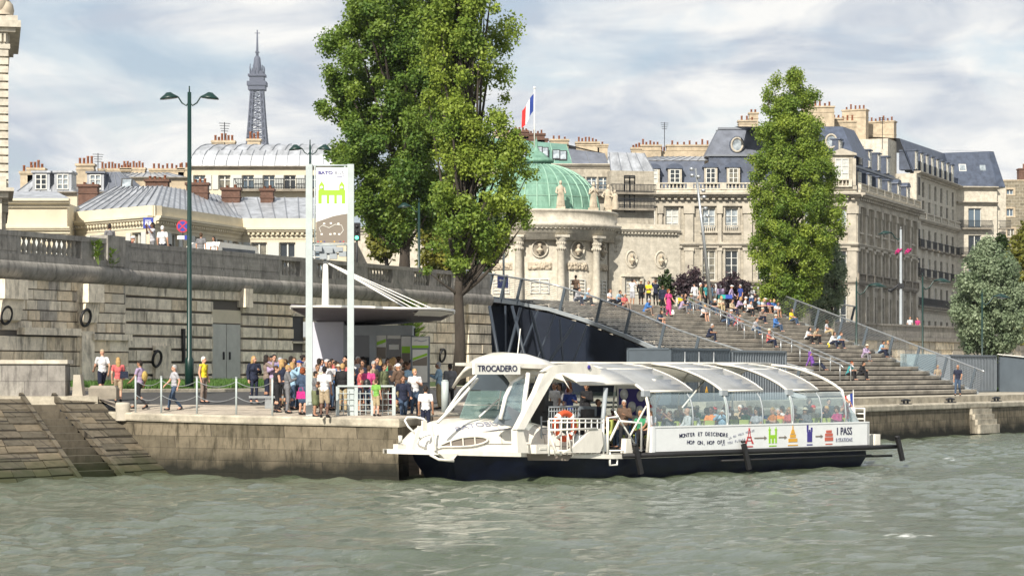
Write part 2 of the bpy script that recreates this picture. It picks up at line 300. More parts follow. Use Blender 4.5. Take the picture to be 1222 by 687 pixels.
# ---------------- water, ground, quay ----------------
QR = R(57.05); QU = (math.cos(QR), math.sin(QR)); QN = (-QU[1], QU[0])
def Q(t, n, z=0): return Vector((QU[0]*t+QN[0]*n, QU[1]*t+QN[1]*n, z))
def qt(px, n):  # t on the quay line at offset n seen at column px
    k = (px-611)/F; return n*(QU[1]+QU[0]*k)/(QU[0]-QU[1]*k)
B0 = (-4.2, 78.0); BR = R(42); BU = (math.cos(BR), math.sin(BR))
def make_water():
    x0, x1, y0, y1, st = -40, 66, 34, 160, .2
    xs = np.arange(x0, x1+.01, st); ys = np.arange(y0, y1+.01, st); X, Y = np.meshgrid(xs, ys); Z = np.zeros_like(X)
    rg = np.random.default_rng(3)
    for i in range(90):
        lam = rg.uniform(.7, 3.0); a = rg.normal(1.25, .6); kx, ky = math.cos(a), math.sin(a)
        ph = rg.uniform(0, 6.28); amp = .0062*lam**.6
        w = 2*math.pi/lam; p = w*(kx*X+ky*Y)+ph + .9*np.sin(.21*X*kx+ph)+.9*np.sin(.17*Y+ph*2)
        Z += amp*(1-np.abs(np.sin(p/2))*2)*1.2 if i % 2 else amp*np.sin(p)
    g = .65+.5*np.sin(.09*X+.05*Y+1)*np.sin(.11*Y-.04*X+2)+.25*np.sin(.4*X-.25*Y); Z = Z*np.clip(g, .35, 1.5)
    # wash beside the boat
    bx = (X-B0[0])*BU[0]+(Y-B0[1])*BU[1]; by = -(X-B0[0])*BU[1]+(Y-B0[1])*BU[0]
    near = np.exp(-((by+3.9)/1.0)**2)*(bx > 1)*(bx < 24); stern = np.exp(-((by+1)/3.2)**2)*np.exp(-((bx-25.5)/3.2)**2)
    spot = sum(np.exp(-((X-a)/r)**2-((Y-b)/(r*1.2))**2) for a, b, r in ((8.8,52,.7),(18.5,97,1.2)))
    Z += (near*.5+stern*.9)*.13*np.sin(2.1*X+1.3*Y+2*np.sin(.8*Y)) 
    foam = np.clip(near*.2+stern*.3+spot*.8, 0, 1)
    e = np.minimum.reduce([X-x0, x1-X, Y-y0, y1-Y]); Z *= np.clip(e/3, 0, 1)
    nv, nu = X.shape
    me = bpy.data.meshes.new('river'); idx = np.arange(nv*nu).reshape(nv, nu)
    q = np.stack([idx[:-1,:-1], idx[:-1,1:], idx[1:,1:], idx[1:,:-1]], -1).reshape(-1, 4)
    V = np.stack([X, Y, Z], -1).reshape(-1, 3); b = len(V); fo = foam.ravel()
    O = [(-600,-200,0),(860,-200,0),(860,700,0),(-600,700,0)]; I = [idx[0,0], idx[0,-1], idx[-1,-1], idx[-1,0]]
    V = np.vstack([V, O]); fo = np.append(fo, [0]*4)
    q = np.vstack([q, [[b, b+1, I[1], I[0]], [b+1, b+2, I[2], I[1]], [b+2, b+3, I[3], I[2]], [b+3, b, I[0], I[3]]]])
    me.vertices.add(len(V)); me.vertices.foreach_set('co', V.ravel()); me.loops.add(q.size); me.loops.foreach_set('vertex_index', q.ravel())
    me.polygons.add(len(q)); me.polygons.foreach_set('loop_start', np.arange(len(q))*4); me.polygons.foreach_set('loop_total', np.full(len(q), 4))
    me.update(); me.validate(); me.polygons.foreach_set('use_smooth', [True]*len(me.polygons))
    at = me.attributes.new('foam', 'FLOAT', 'POINT'); at.data.foreach_set('value', fo)
    me.materials.append(M_water); o = bpy.data.objects.new('river', me); COL.objects.link(o); o['kind'] = 'structure'
make_water()

mb = MB()   # upper street and city ground, inland of the quay walls
def sheet(mb, pts): mb.add(pts, [tuple(range(len(pts)))])
qp = [(-60,62),(60,64.5),(73.9,68.3),(107.8,73.2),(119,78.3),(160,78.3)]
sheet(mb, [Q(a, b, 7.95) for a, b in qp]+[(-400,450,7.95),(-700,2350,7.95),(-700,-16,7.95)]); struct('upper_street', mb, M_asphalt)
mb = MB(); sheet(mb, [Q(160.3,78.6,6.3), Q(900,78.6,6.3), (850,1500,6.3), (850,2350,6.3), (-699,2350,6.3), (-399,450.5,6.3)]); struct('far_street', mb, M_asphalt)

EDGE = [((-22.2,86.3,2.6),(-22,87.2)),((-19,86.3,2.6),(-20.3,90.7)),((-15.3,86.3,2.6),(-18.4,95)),((-14.2,85.6,2.08),(-16.6,98.9)),((-13.4,85.0,2.06),(-15.8,100.7)),
        ((-11.4,83.9,2.03),(-13.8,105)),((-9,82.6,2.0),(-11.6,109.8)),((-6.4,81.3,1.98),(-9.5,114.5)),((-3.9,80,1.95),(-7,120)),((-3.3,84,1.95),(-4,126.5)),((-1.6,91.9,2.0),(-2.4,130))]
def floorpt(i, s):
    (x, y, z), (wx, wy) = EDGE[i]; zz = z+(2.98-z)*(1-(1-s)**1.6)
    return (x+(wx-x)*s, y+(wy-y)*s, zz)
def fz(X, Y):   # floor height of the left quay at a world point
    best = None
    for i in range(len(EDGE)-1):
        for s in [k/40 for k in range(41)]:
            for f in (0, .25, .5, .75):
                a = floorpt(i, s); b = floorpt(i+1, s); p = [a[j]+(b[j]-a[j])*f for j in range(3)]
                d = (p[0]-X)**2+(p[1]-Y)**2
                if best is None or d < best[0]: best = (d, p[2])
    return best[1]
def strip(s0, s1, n, up=0.0, i0=0, i1=None):
    m = MB(); E = range(i0, (i1 or len(EDGE)-1)+1)
    m.grid([[tuple(Vector(floorpt(i, s0+(s1-s0)*k/n))+Vector((0,0,up))) for i in E] for k in range(n+1)]); return m
struct('quay_cobbles', strip(0, .20, 6), M_cobble)
struct('quay_road', strip(.19, .62, 8, -.06), M_asphalt)
m = strip(.62, .645, 1, .06)
for k in (.62,):
    P = [Vector(floorpt(i, k)) for i in range(len(EDGE))]
    m.grid([[tuple(p+Vector((0,0,-.1))) for p in P], [tuple(p+Vector((0,0,.06))) for p in P]])
struct('kerb', m, M_quaycap)
struct('verge_soil', strip(.645, 1, 5, .03), M_grassb)
def grass(name, pts, nrm=.22):
    V = []; Fc = []
    for (x, y, z) in pts:
        a = random.random()*6.28; h = random.uniform(.12, .34)*nrm/.22; w = .035; dx, dy = math.cos(a)*w, math.sin(a)*w; lx, ly = random.gauss(0, .07), random.gauss(0, .07)
        b = len(V); V += [(x-dx, y-dy, z), (x+dx, y+dy, z), (x+lx, y+ly, z+h)]; Fc.append((b, b+1, b+2))
    me = bpy.data.meshes.new(name); me.from_pydata(V, [], Fc); me.materials.append(M_grass); o = bpy.data.objects.new(name, me); COL.objects.link(o); o['kind'] = 'stuff'
    tag(o, 'short green grass growing along the foot of the old quay wall', 'grass'); return o
gp = []
for _ in range(26000):
    i = random.choice([2,3,3,4,4,5,5,6,7]); s = random.uniform(.66, .99); f = random.random(); a = floorpt(i, s); b = floorpt(i+1, s)
    gp.append(tuple(a[j]+(b[j]-a[j])*f for j in range(3)))
grass('grass', gp)

# platform retaining wall + coping
def qwall(pl, zb, batter=.12, cap=.28, capw=.55):
    w = MB(); c = MB(); n = len(pl)
    nr = []
    for i in range(n):
        a = Vector(pl[max(i-1,0)][:2]); b = Vector(pl[min(i+1,n-1)][:2]); d = (b-a).normalized(); nr.append(Vector((d.y, -d.x)))
    w.grid([[(p[0]+q.x*(batter*(1-k)*1.0+.0), p[1]+q.y*batter*(1-k), zb+(p[2]-cap-zb)*k) for p, q in zip(pl, nr)] for k in (0, .33, .66, 1)])
    rows = [(0.0,-cap),(.07,-cap),(.09,-cap+.05),(.09,-.05),(.04,.012),(-capw,.012)]
    c.grid([[(p[0]+q.x*o, p[1]+q.y*o, p[2]+z) for p, q in zip(pl, nr)] for o, z in rows]); return w, c
pl = [(-15.3,86.3,2.1)]+[e[0] for e in EDGE[3:]]
# finer, rounded front
fp = [pl[0]]
for a, b in zip(pl, pl[1:]):
    for k in (.5, 1): fp.append(tuple(a[j]+(b[j]-a[j])*k for j in range(3)))
w, c = qwall(fp, -1.2); struct('quay_wall', w, M_quay); struct('quay_coping', c, M_quaycap)
ql = [tuple(Q(t, 51.2, 1.75)) for t in np.linspace(76, 420, 60)]
w, c = qwall(ql, -1.2, .1, .3, 1.6); struct('river_wall', w, M_quay); struct('river_coping', c, M_quaycap)
# upper step of the right quay and its floor
m = MB(); P = lambda t, n, z: tuple(Q(t, n, z))
m.ext([P(98,52.6,1.70),P(420,52.6,1.70),P(420,52.6,2.12),P(98,52.6,2.12)], Q(0,.5))
m.ext([P(98,53.1,1.9),P(420,53.1,1.9),P(420,53.1,2.121),P(98,53.1,2.121)], Q(0,1.6))
struct('quay_step', m, M_quaycap)
m = MB(); sheet(m, [P(76,52.6,1.745),P(98,52.6,1.745),P(98,56,1.99),P(76,56,1.99)]); sheet(m, [P(76,54.6,1.99),P(98,54.6,1.99),P(98,72.8,2.06),P(76,54.7,1.99)])
sheet(m, [P(98,54.6,2.112),P(420,54.6,2.112),P(420,78.6,2.112),P(98,78.6,2.112)]); struct('lower_quay_floor', m, M_quaycap)
# little flight of steps in the right quay edge, iron mooring fittings
m = MB()
for k in range(5): m.ext([P(127.2,51.32-.25*k*0-.0,.0),P(130.2,51.32,.0),P(130.2,51.32,1.7-.3*k),P(127.2,51.32,1.7-.3*k)], Q(0,-.16*(k+1)))
struct('quay_edge_steps', m, M_quaycap)
for i, px in enumerate((1082, 1135, 1190)):
    t = qt(px, 51.7); b = MB()
    b.box(-.5,.5,-.16,.16,0,.05); b.tube([(-.25,0,.04),(-.25,0,.2)], .07, 8); b.tube([(.25,0,.04),(.25,0,.2)], .07, 8); b.tube([(-.55,0,.2),(-.2,0,.24),(.2,0,.24),(.55,0,.2)], .06, 8)
    o = b.build('mooring_cleat', M_iron); place(o, Q(t, 51.75, 1.765), QR)
    tag(o, ('black iron mooring cleat on the low quay edge just right of the boat stern', 'black iron mooring cleat on the quay edge below the man in jeans', 'black iron mooring cleat on the quay edge in front of the grey kiosk container')[i], 'cleat', 'mooring cleats on the right quay')

# ---------------- left embankment slope with inset stairs ----------------
TOPS = [(-30,-26.9,62.7),(-18.05,-14.95,80.35),(-16.85,-13.75,82.1),(-15.3,-12.4,84.6)]
def slp(a, b, f, v):   # between sections a,b at fraction f; v 0 top..1 foot
    tx = a[0]+(b[0]-a[0])*f; fx = a[1]+(b[1]-a[1])*f; fy = a[2]+(b[2]-a[2])*f
    return Vector((tx+(fx-tx)*v, 86.3+(fy-86.3)*v, 2.6*(1-v)))
def slope_rows(m, a, b, rows=11):
    rr = random.Random(5)
    for k in range(rows+3):
        v0, v1 = k/rows, (k+1)/rows; L_ = (slp(a,b,1,v0)-slp(a,b,0,v0)).length; n = max(2, int(L_/.9)); cut = sorted([0, 1]+[min(.98, max(.02, (j+rr.uniform(-.2,.2))/n)) for j in range(1, n)])
        for f0, f1 in zip(cut, cut[1:]):
            g = .012/L_; up = Vector((0,-.02,.035+rr.uniform(-.012,.02))); m.k = rr.choice([0,0,1,2])
            p = [slp(a,b,f0+g,v0+.004)+up, slp(a,b,f1-g,v0+.004)+up, slp(a,b,f1-g,v1-.004)+up*1.5, slp(a,b,f0+g,v1-.004)+up*1.5]
            m.add(p+[q-Vector((0,-.05,.16)) for q in p], [(0,3,2,1),(2,3,7,6),(0,1,5,4),(1,2,6,5),(3,0,4,7)])
    m.k = 0
M_slopeb = stone('slope_stone_b', (.115,.098,.072), (.085,.075,.055), (.04,.03,.02), 3, .9, .001, .7, (.035,.028,.02), .8, low=(.028,.034,.014), lowz=(.1,.8))
M_slopec = stone('slope_stone_c', (.17,.14,.095), (.14,.115,.08), (.1,.09,.07), 3, .9, .001, .7, (.06,.045,.03), .8, low=(.04,.045,.018), lowz=(.1,.8))
m = MB(); slope_rows(m, TOPS[0], TOPS[1]); slope_rows(m, TOPS[2], TOPS[3])
for a, b in ((TOPS[0],TOPS[1]),(TOPS[2],TOPS[3])): m.grid([[slp(a,b,f,v)-Vector((0,0,.08)) for f in (0,1)] for v in (0,1.25)])
struct('river_slope', m, [M_slope, M_slopeb, M_slopec])
m = MB(); a, b = TOPS[1], TOPS[2]
for k in range(12):
    v0, v1 = k/10.5, (k+1)/10.5; z = 2.6*(1-v1)
    p0, p1, p2, p3 = slp(a,b,.0,v0), slp(a,b,1,v0), slp(a,b,1,v1), slp(a,b,0,v1)
    for q in (p0,p1,p2,p3): q.z = z
    m.ext([p0,p1,p2,p3], (0,0,-.9)) 
m.k = 1
for f in (-0.0, 1.0):
    P0 = slp(a,b,f,-.01)+Vector((0,0,.06)); P1 = slp(a,b,f,1.12)+Vector((0,0,.06)); m.bar(P0, P1, .16, .22)
struct('river_stairs', m, [M_slopeb, M_slope])
m = MB(); m.box(-31,-15.2,86.1,86.75,2.35,2.66); struct('slope_coping', m, M_quaycap)
m = MB(); m.box(-31,-15.4,86.7,88,2.2,2.62); struct('slope_landing', m, M_cobble)

# ---------------- the high quay wall ----------------
W0 = (-16.6, 98.8); WD = (.414, .910); WR = math.atan2(WD[1], WD[0])
def wx(px, n=0): return frame_x(px, W0, WD, n)
M_wt = [stone('wall_block_%s' % n, c, tuple(x*.85 for x in c), tuple(x*.6 for x in c), 5, 3, .001, st, (.10,.09,.078), .6, bump=.7) for n, c, st in
        (('pale', (.86,.77,.61), .8), ('mid', (.74,.66,.52), .85), ('warm', (.78,.66,.48), .8), ('dark', (.50,.46,.39), .85))]
M_joint = mat('wall_joint', (.10,.09,.08), .95)
def blocks(m, x0, x1, z0, z1, y=0, rh=.52, joint=.07, dep=.14, bl=1.6, holes=(), seed=1, w=(0,0,0,1,1,2)):
    rr = random.Random(seed); n = max(1, round((z1-z0)/rh)); h = (z1-z0)/n
    for r in range(n):
        za, zb = z0+r*h+joint/2, z0+(r+1)*h-joint/2; x = x0-rr.random()*bl*(r % 2)
        while x < x1:
            l = bl*rr.uniform(.7, 1.35); a, b = max(x, x0)+.008, min(x+l, x1)-.008; x += l
            if b-a < .05: continue
            segs = [(a, b)]
            for hx0, hx1, hz0, hz1 in holes:
                if zb > hz0 and za < hz1:
                    ns = []
                    for s0, s1 in segs:
                        if s1 <= hx0 or s0 >= hx1: ns.append((s0, s1)); continue
                        if s0 < hx0: ns.append((s0, hx0))
                        if s1 > hx1: ns.append((hx1, s1))
                    segs = ns
            m.k = rr.choice(w); d = dep+rr.uniform(-.02,.03); c = joint*.35
            for s0, s1 in segs:
                if s1-s0 < .06: continue
                m.add([(s0,y,za),(s1,y,za),(s1,y,zb),(s0,y,zb),(s0+.01,y-d,za+c),(s1-.01,y-d,za+c),(s1-.01,y-d,zb-c),(s0+.01,y-d,zb-c)],
                      [(4,5,6,7),(0,1,5,4),(1,2,6,5),(2,3,7,6),(3,0,4,7)])
    m.k = 0
wall = thing('quay_retaining_wall', 'tall weathered stone quay wall with rusticated courses, grey door and balustrade on top', 'wall', (W0[0], W0[1], 0), WR)
XE = 36.6; XP = wx(131)     # end at the stairs; left pier protrudes until XP
dx0, dx1 = wx(252), wx(286)
m = MB(); m.k = 4
m.box(XP-.5, XE, .0, .9, 2.2, 7.4); m.k = 0
blocks(m, XP, wx(362), 2.85, 7.30, 0, .55, .075, .13, 2.0, holes=[(dx0-.05, dx1+.05, 2, 6.35), (wx(347), wx(361), 5.0, 6.2)], seed=4)
blocks(m, wx(362), XE, 2.85, 7.30, 0, .55, .035, .10, 1.9, holes=[(wx(385,0), wx(388), 2, 3)], seed=9)
blocks(m, wx(553), XE, 2.85, 7.30, -.12, .55, .05, .2, 1.4, seed=12)
blocks(m, wx(186)-.5, wx(190)+.5, 2.85, 4.7, -.16, 1.85, .05, .16, 1, seed=2, w=(1,))
m.build('wall_face', M_wt+[M_joint], wall)
# protruding left part
m = MB(); m.k = 4; XL = wx(-60); m.box(XL, XP, -.75, .9, 2.2, 7.4); m.k = 0
blocks(m, XL, XP, 5.15, 7.2, -.75, .40, .03, .05, .9, seed=21, w=(0,1,1,2,2,2,3)); blocks(m, XL, XP, 2.6, 4.95, -.78, .6, .03, .16, 1.5, seed=23, w=(0,0,2,2,1))
m.k = 0; m.box(wx(24,-.9), wx(92,-.9), -1.12, -.7, 5.0, 5.28); m.box(wx(108,-.9), XP+.05, -1.1, -.7, 4.85, 5.1)
m.box(wx(93,-.8), wx(108,-.8), -1.0, -.7, 2.6, 5.2)
m.build('wall_pier', M_wt+[M_joint], wall)
for a, b in ((-3,25),(97,116)):
    c = MB(); x0, x1 = wx(a,-1), wx(b,-1); c.box(x0, x1, -1.35, -.7, 6.35, 7.1); c.ext([(x0+.06,-1.2,6.35),(x0+.06,-1.05,5.55),(x0+.06,-.7,5.4),(x0+.06,-.7,6.35)], (x1-x0-.12,0,0)); c.build('console', M_wt[0], wall)
c = MB(); x0, x1 = wx(272), wx(282); c.box(wx(283), wx(292), -.45, 0, 6.5, 7.35); c.build('console', M_wt[0], wall)
def roll(x0, x1, y):
    c = MB(); c.smooth = True
    pr = [(y+.02,7.12),(y-.10,7.15),(y-.24,7.26),(y-.34,7.42),(y-.38,7.58),(y-.35,7.74),(y-.27,7.86),(y-.16,7.90),(y+.5,7.91)]
    c.grid([[(x, a, b) for x in (x0, x1)] for a, b in pr][::-1]); c.smooth = False
    for x in (x0, x1): c.add([(x, a, b) for a, b in pr], [tuple(range(len(pr)))])
    return c
c = roll(XP, XE+.2, 0); c.build('cornice', M_walldark, wall)
c = roll(XL, XP, -.75); c.build('cornice', M_walldark, wall)
def balusters(m, x0, x1, y, z0, h, step=.34, n=8, sc=1):
    k = max(1, round((x1-x0)/step)); s = (x1-x0)/k; pr = [(.10,0),(.10,.08),(.06,.12),(.11,.28),(.12,.36),(.05,.62),(.05,.72),(.09,.80),(.09,.88)]
    for i in range(k): m.lathe([(r*sc, z*h/.88) for r, z in pr], (x0+s*(i+.5), y, z0), n)
def parapet(y, spans, x0, x1, z=7.91, h=1.1):
    d = MB(); d.box(x0, x1, y-.28, y+.28, z-.05, z+.2); d.box(x0, x1, y-.26, y+.26, z+h-.2, z+h)
    b = MB(); xs = x0
    for a, e in sorted(spans)+[(x1, x1)]:
        if a-xs > .02: d.box(xs, a, y-.24, y+.24, z+.2, z+h-.19); 
        if a-xs > 2.5: d.box(xs+.3, a-.3, y-.262, y-.2, z+.32, z+h-.32)
        if e > a: balusters(b, a, e, y, z+.2, h-.4)
        xs = e
    o = d.build('parapet', M_walldark, wall)
    if b.v: b.build('balustrade', M_baluster, o)
sp = [(wx(a,-.0), wx(b,-.0)) for a, b in ((331,353),(374,392),(396,414),(434,463),(489,508),(516,534))]
parapet(0, sp, XP, XE)
sp = [(wx(a,-.75), wx(b,-.75)) for a, b in ((19,91),(106,119))]
parapet(-.75, sp, XL, XP+.1)
m = MB(); m.box(wx(122,-.8), wx(143,-.8), -1.08, -.2, 7.9, 9.15); m.build('parapet_pier', M_walldark, wall)
# door: lintel panel + two leaves
d = MB(); d.box(dx0, dx1, -.06, .02, 5.75, 6.35); d.build('door_panel', M_cream, wall)
M_door = mat('pale_grey_door', (.46,.46,.42), .6, var=.12, vscale=2)
for a, b in ((dx0, (dx0+dx1)/2-.015), ((dx0+dx1)/2+.015, dx1)):
    d = MB(); d.box(a+.03, b, -.04, .02, 2.9, 5.7); o = d.build('door', M_door, wall); h = MB(); q = b-.25 if b < dx1-.1 else a+.25; h.box(q-.04, q+.04, -.1, -.04, 4.1, 4.45); h.build('handle', M_iron, o)
d = MB(); d.box(wx(347), wx(361), -.03, .02, 5.0, 6.2); o = d.build('opening', M_black, wall)
d = MB(); a, b = wx(347), wx(361); d.box(a-.1, b+.1, -.2, -.05, 6.2, 6.32); d.box(a-.1, b+.1, -.2, -.05, 4.9, 5.0); d.build('frame', M_wt[1], o)
# bolted iron brackets and mooring rings, tufts
def ring(px, y, n, lab):
    x = wx(px, n); D = W0[1]+x*WD[1]+n*WD[0]; z = CZ+(HZ-y)/F*D
    r = MB(); k = 20; r.tube([(.32*math.cos(2*math.pi*i/k), -.06*math.sin(2*math.pi*i/k)-.06, .33*math.sin(2*math.pi*i/k)) for i in range(k+1)], .06, 8, False); r.tube([(0,.1,.32),(0,-.12,.36)], .05, 6)
    o = r.build('mooring_ring', M_rubber); P = Vector(W0).to_3d()+Vector((WD[0]*x-WD[1]*n, WD[1]*x+WD[0]*n, 0)); P.z = z; place(o, P, WR); tag(o, lab, 'mooring ring', 'mooring rings on the quay wall')
ring(6, 376, -1.0, 'black mooring ring hanging on the wall at the far left edge')
ring(101, 379, -1.05, 'black mooring ring below the stone console beside the wall corner')
ring(186, 428, -.38, 'low black mooring ring on the stone pilaster behind the yellow backpack')
ring(527, 424, -.2, 'black mooring ring on the wall beside the dark tree trunk')
for px, y0, y1 in ((219,392,432),(151,408,436),(146,408,440)):
    x = wx(px, -.2); D = W0[1]+x*WD[1]; c = MB(); c.box(x-.07, x+.07, -.26, -.12, CZ+(HZ-y1)/F*D, CZ+(HZ-y0)/F*D); c.build('iron_strap', M_rubber, wall)
def weed(px, n, z, h, lab, s=1.0, k=60, wid=.35):
    x = wx(px, n); P = Vector(W0).to_3d()+Vector((WD[0]*x-WD[1]*n, WD[1]*x+WD[0]*n, z)); V = []; Fc = []; T = []
    for i in range(k):
        a = random.random()*6.28; hh = h*random.uniform(.3, 1); r = wid*random.random(); c = Vector((math.cos(a)*r, math.sin(a)*r*.6, hh)); d = Vector((math.cos(a), math.sin(a), .6))*.13*s; w = Vector((-math.sin(a), math.cos(a), 0))*.06*s
        b = len(V); V += [c-d, c+w, c+d, c-w]; Fc.append((b,b+1,b+2,b+3))
        if i % 6 == 0: b = len(V); V += [Vector((0,0,0)), Vector((.02,0,0)), c]; Fc.append((b,b+1,b+2))
    me = bpy.data.meshes.new('wall_weed'); me.from_pydata(V, [], Fc); me.materials.append(F_plane); at = me.attributes.new('tone','FLOAT','POINT'); at.data.foreach_set('value', RNG.random(len(V)))
    o = bpy.data.objects.new('wall_weed', me); COL.objects.link(o); place(o, P); tag(o, lab, 'weed')
weed(117, -1.2, 7.9, 1.0, 'tall thin weed growing on the wall ledge by the balustrade end')
weed(131, -1.0, 7.7, .9, 'bushy weed growing on the wall ledge at the corner pier')
weed(489, -.5, 4.6, 2.6, 'green shrub sprouting from the quay wall above the curved kiosk roof', 1.6, 500, .9)

# low parapet block, stumps
m = MB(); m.box(-24,-16.55,86.9,87.9,2.6,3.85); 
blk = m.build('parapet_block', M_walldark); tag(blk, 'long grey stone parapet block with pale coping at the left edge', 'parapet')
m = MB(); m.box(-24,-16.45,86.82,87.98,3.852,4.0); m.build('coping', M_lime2, blk)
m = MB(); m.ext([(-16.35,87.2,2.6),(-15.95,87.2,2.6),(-16.05,87.2,3.45),(-16.3,87.2,3.45)], (0,.6,0)); tag(m.build('stone_stump', M_trim), 'pale upright stone stump beside the long parapet block', 'stone post')
m = MB(); x = PX(121,480,85.9).x; m.box(x-.52,x+.5,86.15,86.9,2.55,2.95); m.ext([(x-.52,86.15,2.95),(x+.5,86.15,2.95),(x+.42,86.25,3.05),(x-.44,86.25,3.05)], (0,.6,0)); tag(m.build('stone_block', M_trimdark), 'low square stone block at the top of the river slope', 'stone block')
m = MB(); m.lathe([(.24,-.3),(.24,0),(.25,.28),(.22,.36),(0,.37)], (PX(146,492,85.5).x,85.62,2.08), 12, sx=1.1); tag(m.build('stone_bollard', M_trim), 'short rounded stone bollard at the rounded quay corner', 'bollard')

# ---------------- grand stairs ----------------
NS = 20; N0, N1, Z0, Z1 = 56.0, 78.0, 2.12, 7.95
def sz(n): return Z0+(Z1-Z0)*min(1, max(0, (n-N0)/(N1-N0)))
def tl(n): return float(np.interp(n, [56,62.6,64.9,69.4,72.95,75.6,77.1,79], [115.5,115.9,116.6,119.2,120.7,121.0,121.0,121.0]))+.12
def tr(n): return 140.4+(n-56)*.66
st = MB(); dep = (N1-N0)/NS; rise = (Z1-Z0)/NS
for i in range(NS):
    n = N0+i*dep; z = Z0+(i+1)*rise; a, b = tl(n+dep), tr(n)
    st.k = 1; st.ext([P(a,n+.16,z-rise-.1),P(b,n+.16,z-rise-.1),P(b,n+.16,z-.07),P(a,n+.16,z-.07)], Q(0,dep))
    st.k = 0
    for j in range(3):
        w = (dep+.02)/3; st.ext([P(a,n+j*w,z-.07),P(b,n+j*w,z-.07),P(b,n+j*w,z-.002*j),P(a,n+j*w,z-.002*j)], Q(0,w-.03))
    st.ext([P(a,n+.03,z-rise*.70),P(b,n+.03,z-rise*.70),P(b,n+.03,z-rise*.28),P(a,n+.03,z-rise*.28)], Q(0,.05))
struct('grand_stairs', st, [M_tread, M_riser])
m = MB(); m.ext([P(106.5,73.1,7.70),P(113,75.1,7.70),P(117,76.5,7.7),P(120.2,77.3,7.70),P(120.2,78.4,7.70),P(106.5,78.4,7.70)], (0,0,.25)); struct('bridge_deck', m, M_contain2)
# side sheet, shade under the arch painted into its navy, and the beam
BPL = [(106.5,73.0,7.78),(113,75.0,7.80),(117,76.4,7.80),(119.8,77.1,7.76),(120.9,75.6,None),(120.7,72.95,None),(119.2,69.4,None),(116.6,64.9,None),(115.9,62.6,None),(115.5,59,None),(115.4,55.8,None)]
def beam_curve(): return [(t, n, z if z else sz(n)+.10) for t, n, z in BPL]
BC = beam_curve()
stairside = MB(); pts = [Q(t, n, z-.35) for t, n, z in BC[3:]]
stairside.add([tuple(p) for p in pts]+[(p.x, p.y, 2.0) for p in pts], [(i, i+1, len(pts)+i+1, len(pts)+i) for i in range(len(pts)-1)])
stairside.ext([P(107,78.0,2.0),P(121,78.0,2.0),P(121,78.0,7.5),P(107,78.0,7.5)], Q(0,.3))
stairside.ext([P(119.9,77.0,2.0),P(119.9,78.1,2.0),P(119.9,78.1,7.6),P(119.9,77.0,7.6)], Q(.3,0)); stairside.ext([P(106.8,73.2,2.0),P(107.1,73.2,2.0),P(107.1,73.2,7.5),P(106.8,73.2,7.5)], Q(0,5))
struct('stair_side_wall', stairside, M_navyshade)
beam = MB()
for (a, b) in zip(BC, BC[1:]): beam.bar(Q(*a[:2], a[2]-.10), Q(*b[:2], b[2]-.10), .16, .22)
rail = thing('stair_balustrade', 'long steel and wire mesh balustrade curving down the left side of the wide stairs', 'railing', (0,0,0))
beam.build('edge_beam', M_greysteel, rail)
def meshrail(root, C, h, post_every, lean, wires, up=(0,0,1)):
    top = []
    for t, n, z in C: top.append(Q(t+lean[0]*h, n+lean[1]*h, z+h))
    bot = [Q(t, n, z+.02) for t, n, z in C]; w = MB()
    for k in range(1, wires):
        f = k/wires; w.tube([b.lerp(a, f) for a, b in zip(top, bot)], .011, 4)
    w.build('wire_mesh', M_steel, root)
    tp = MB(); tp.tube(top, .055, 8); tp.build('handrail', M_steel, root)
    L_ = 0; nxt = .0
    for i in range(len(C)):
        if i: L_ += (bot[i]-bot[i-1]).length
        if L_ >= nxt:
            p = MB(); p.bar(bot[i]-Vector((0,0,.25)), top[i]+Vector((0,0,.03)), .09, .17); p.build('post', M_contain, root); nxt = L_+post_every
def dense(C, k=4):
    out = []
    for a, b in zip(C, C[1:]):
        for j in range(k): out.append(tuple(a[q]+(b[q]-a[q])*j/k for q in range(3)))
    return out+[C[-1]]
meshrail(rail, dense(BC), 1.35, 2.9, (.0, -.32), 13)
# struts under the deck
M_strut = mat('dark_strut', (.03,.04,.055), .5)
sup = thing('deck_support', 'slanting grey steel struts in the shade under the stair landing', 'support')
for i, (px0, y0, px1, y1) in enumerate(((584,368,596,432),(603,368,603,432),(621,370,604,432),(642,374,617,432),(634,374,650,432),(662,378,640,432),(686,388,655,432),(700,392,684,432),(611,368,628,432),(668,384,672,432))):
    D0 = 130 if i % 2 == 0 else 134; m = MB(); a = PX(px0, y0-3, D0+1); b = PX(px1, y1, D0); e = a+(b-a)*((a.z-2.1)/(a.z-b.z)); m.tube([a, e], .09 if i % 2 == 0 else .06, 8)
    m.build('strut', M_strut, sup)
# right balustrade of the stairs
rr = thing('stair_railing', 'wire mesh railing with leaning posts along the right edge of the wide stairs', 'railing')
C = [(tr(n)+.15, n, sz(n)+.08) for n in np.linspace(78, 56, 30)]
C = [(170, 78.4, 7.3), (163, 78.3, 7.6)]+C
meshrail(rr, dense(C, 2), 1.35, 3.0, (.0, -.32), 13)
bm_ = MB()
for a, b in zip(C, C[1:]): bm_.bar(Q(a[0],a[1],a[2]-.12), Q(b[0],b[1],b[2]-.12), .12, .34)
bm_.build('edge_beam', M_greysteel, rr)
# double handrail crossing the steps
hr = thing('stair_handrail', 'pair of thin grey handrails running diagonally down the middle of the wide stairs', 'handrail')
for off in (0, 1.5):
    m = MB(); n = 9; A = [(139+off+(127-139)*k/n, 76.8+(59.2-76.8)*k/n) for k in range(n+1)]
    pts = [Q(t, q, sz(q)+1.0) for t, q in A]; pts.append(Q(A[-1][0]-.15, A[-1][1]-.3, sz(A[-1][1])+.8)); m.tube(pts, .045, 6); m.build('rail', M_steel, hr)
    for t, q in A[::1]:
        p = MB(); p.tube([Q(t, q, sz(q)-.05), Q(t, q, sz(q)+1.0)], .035, 6); p.build('post', M_steel, hr)
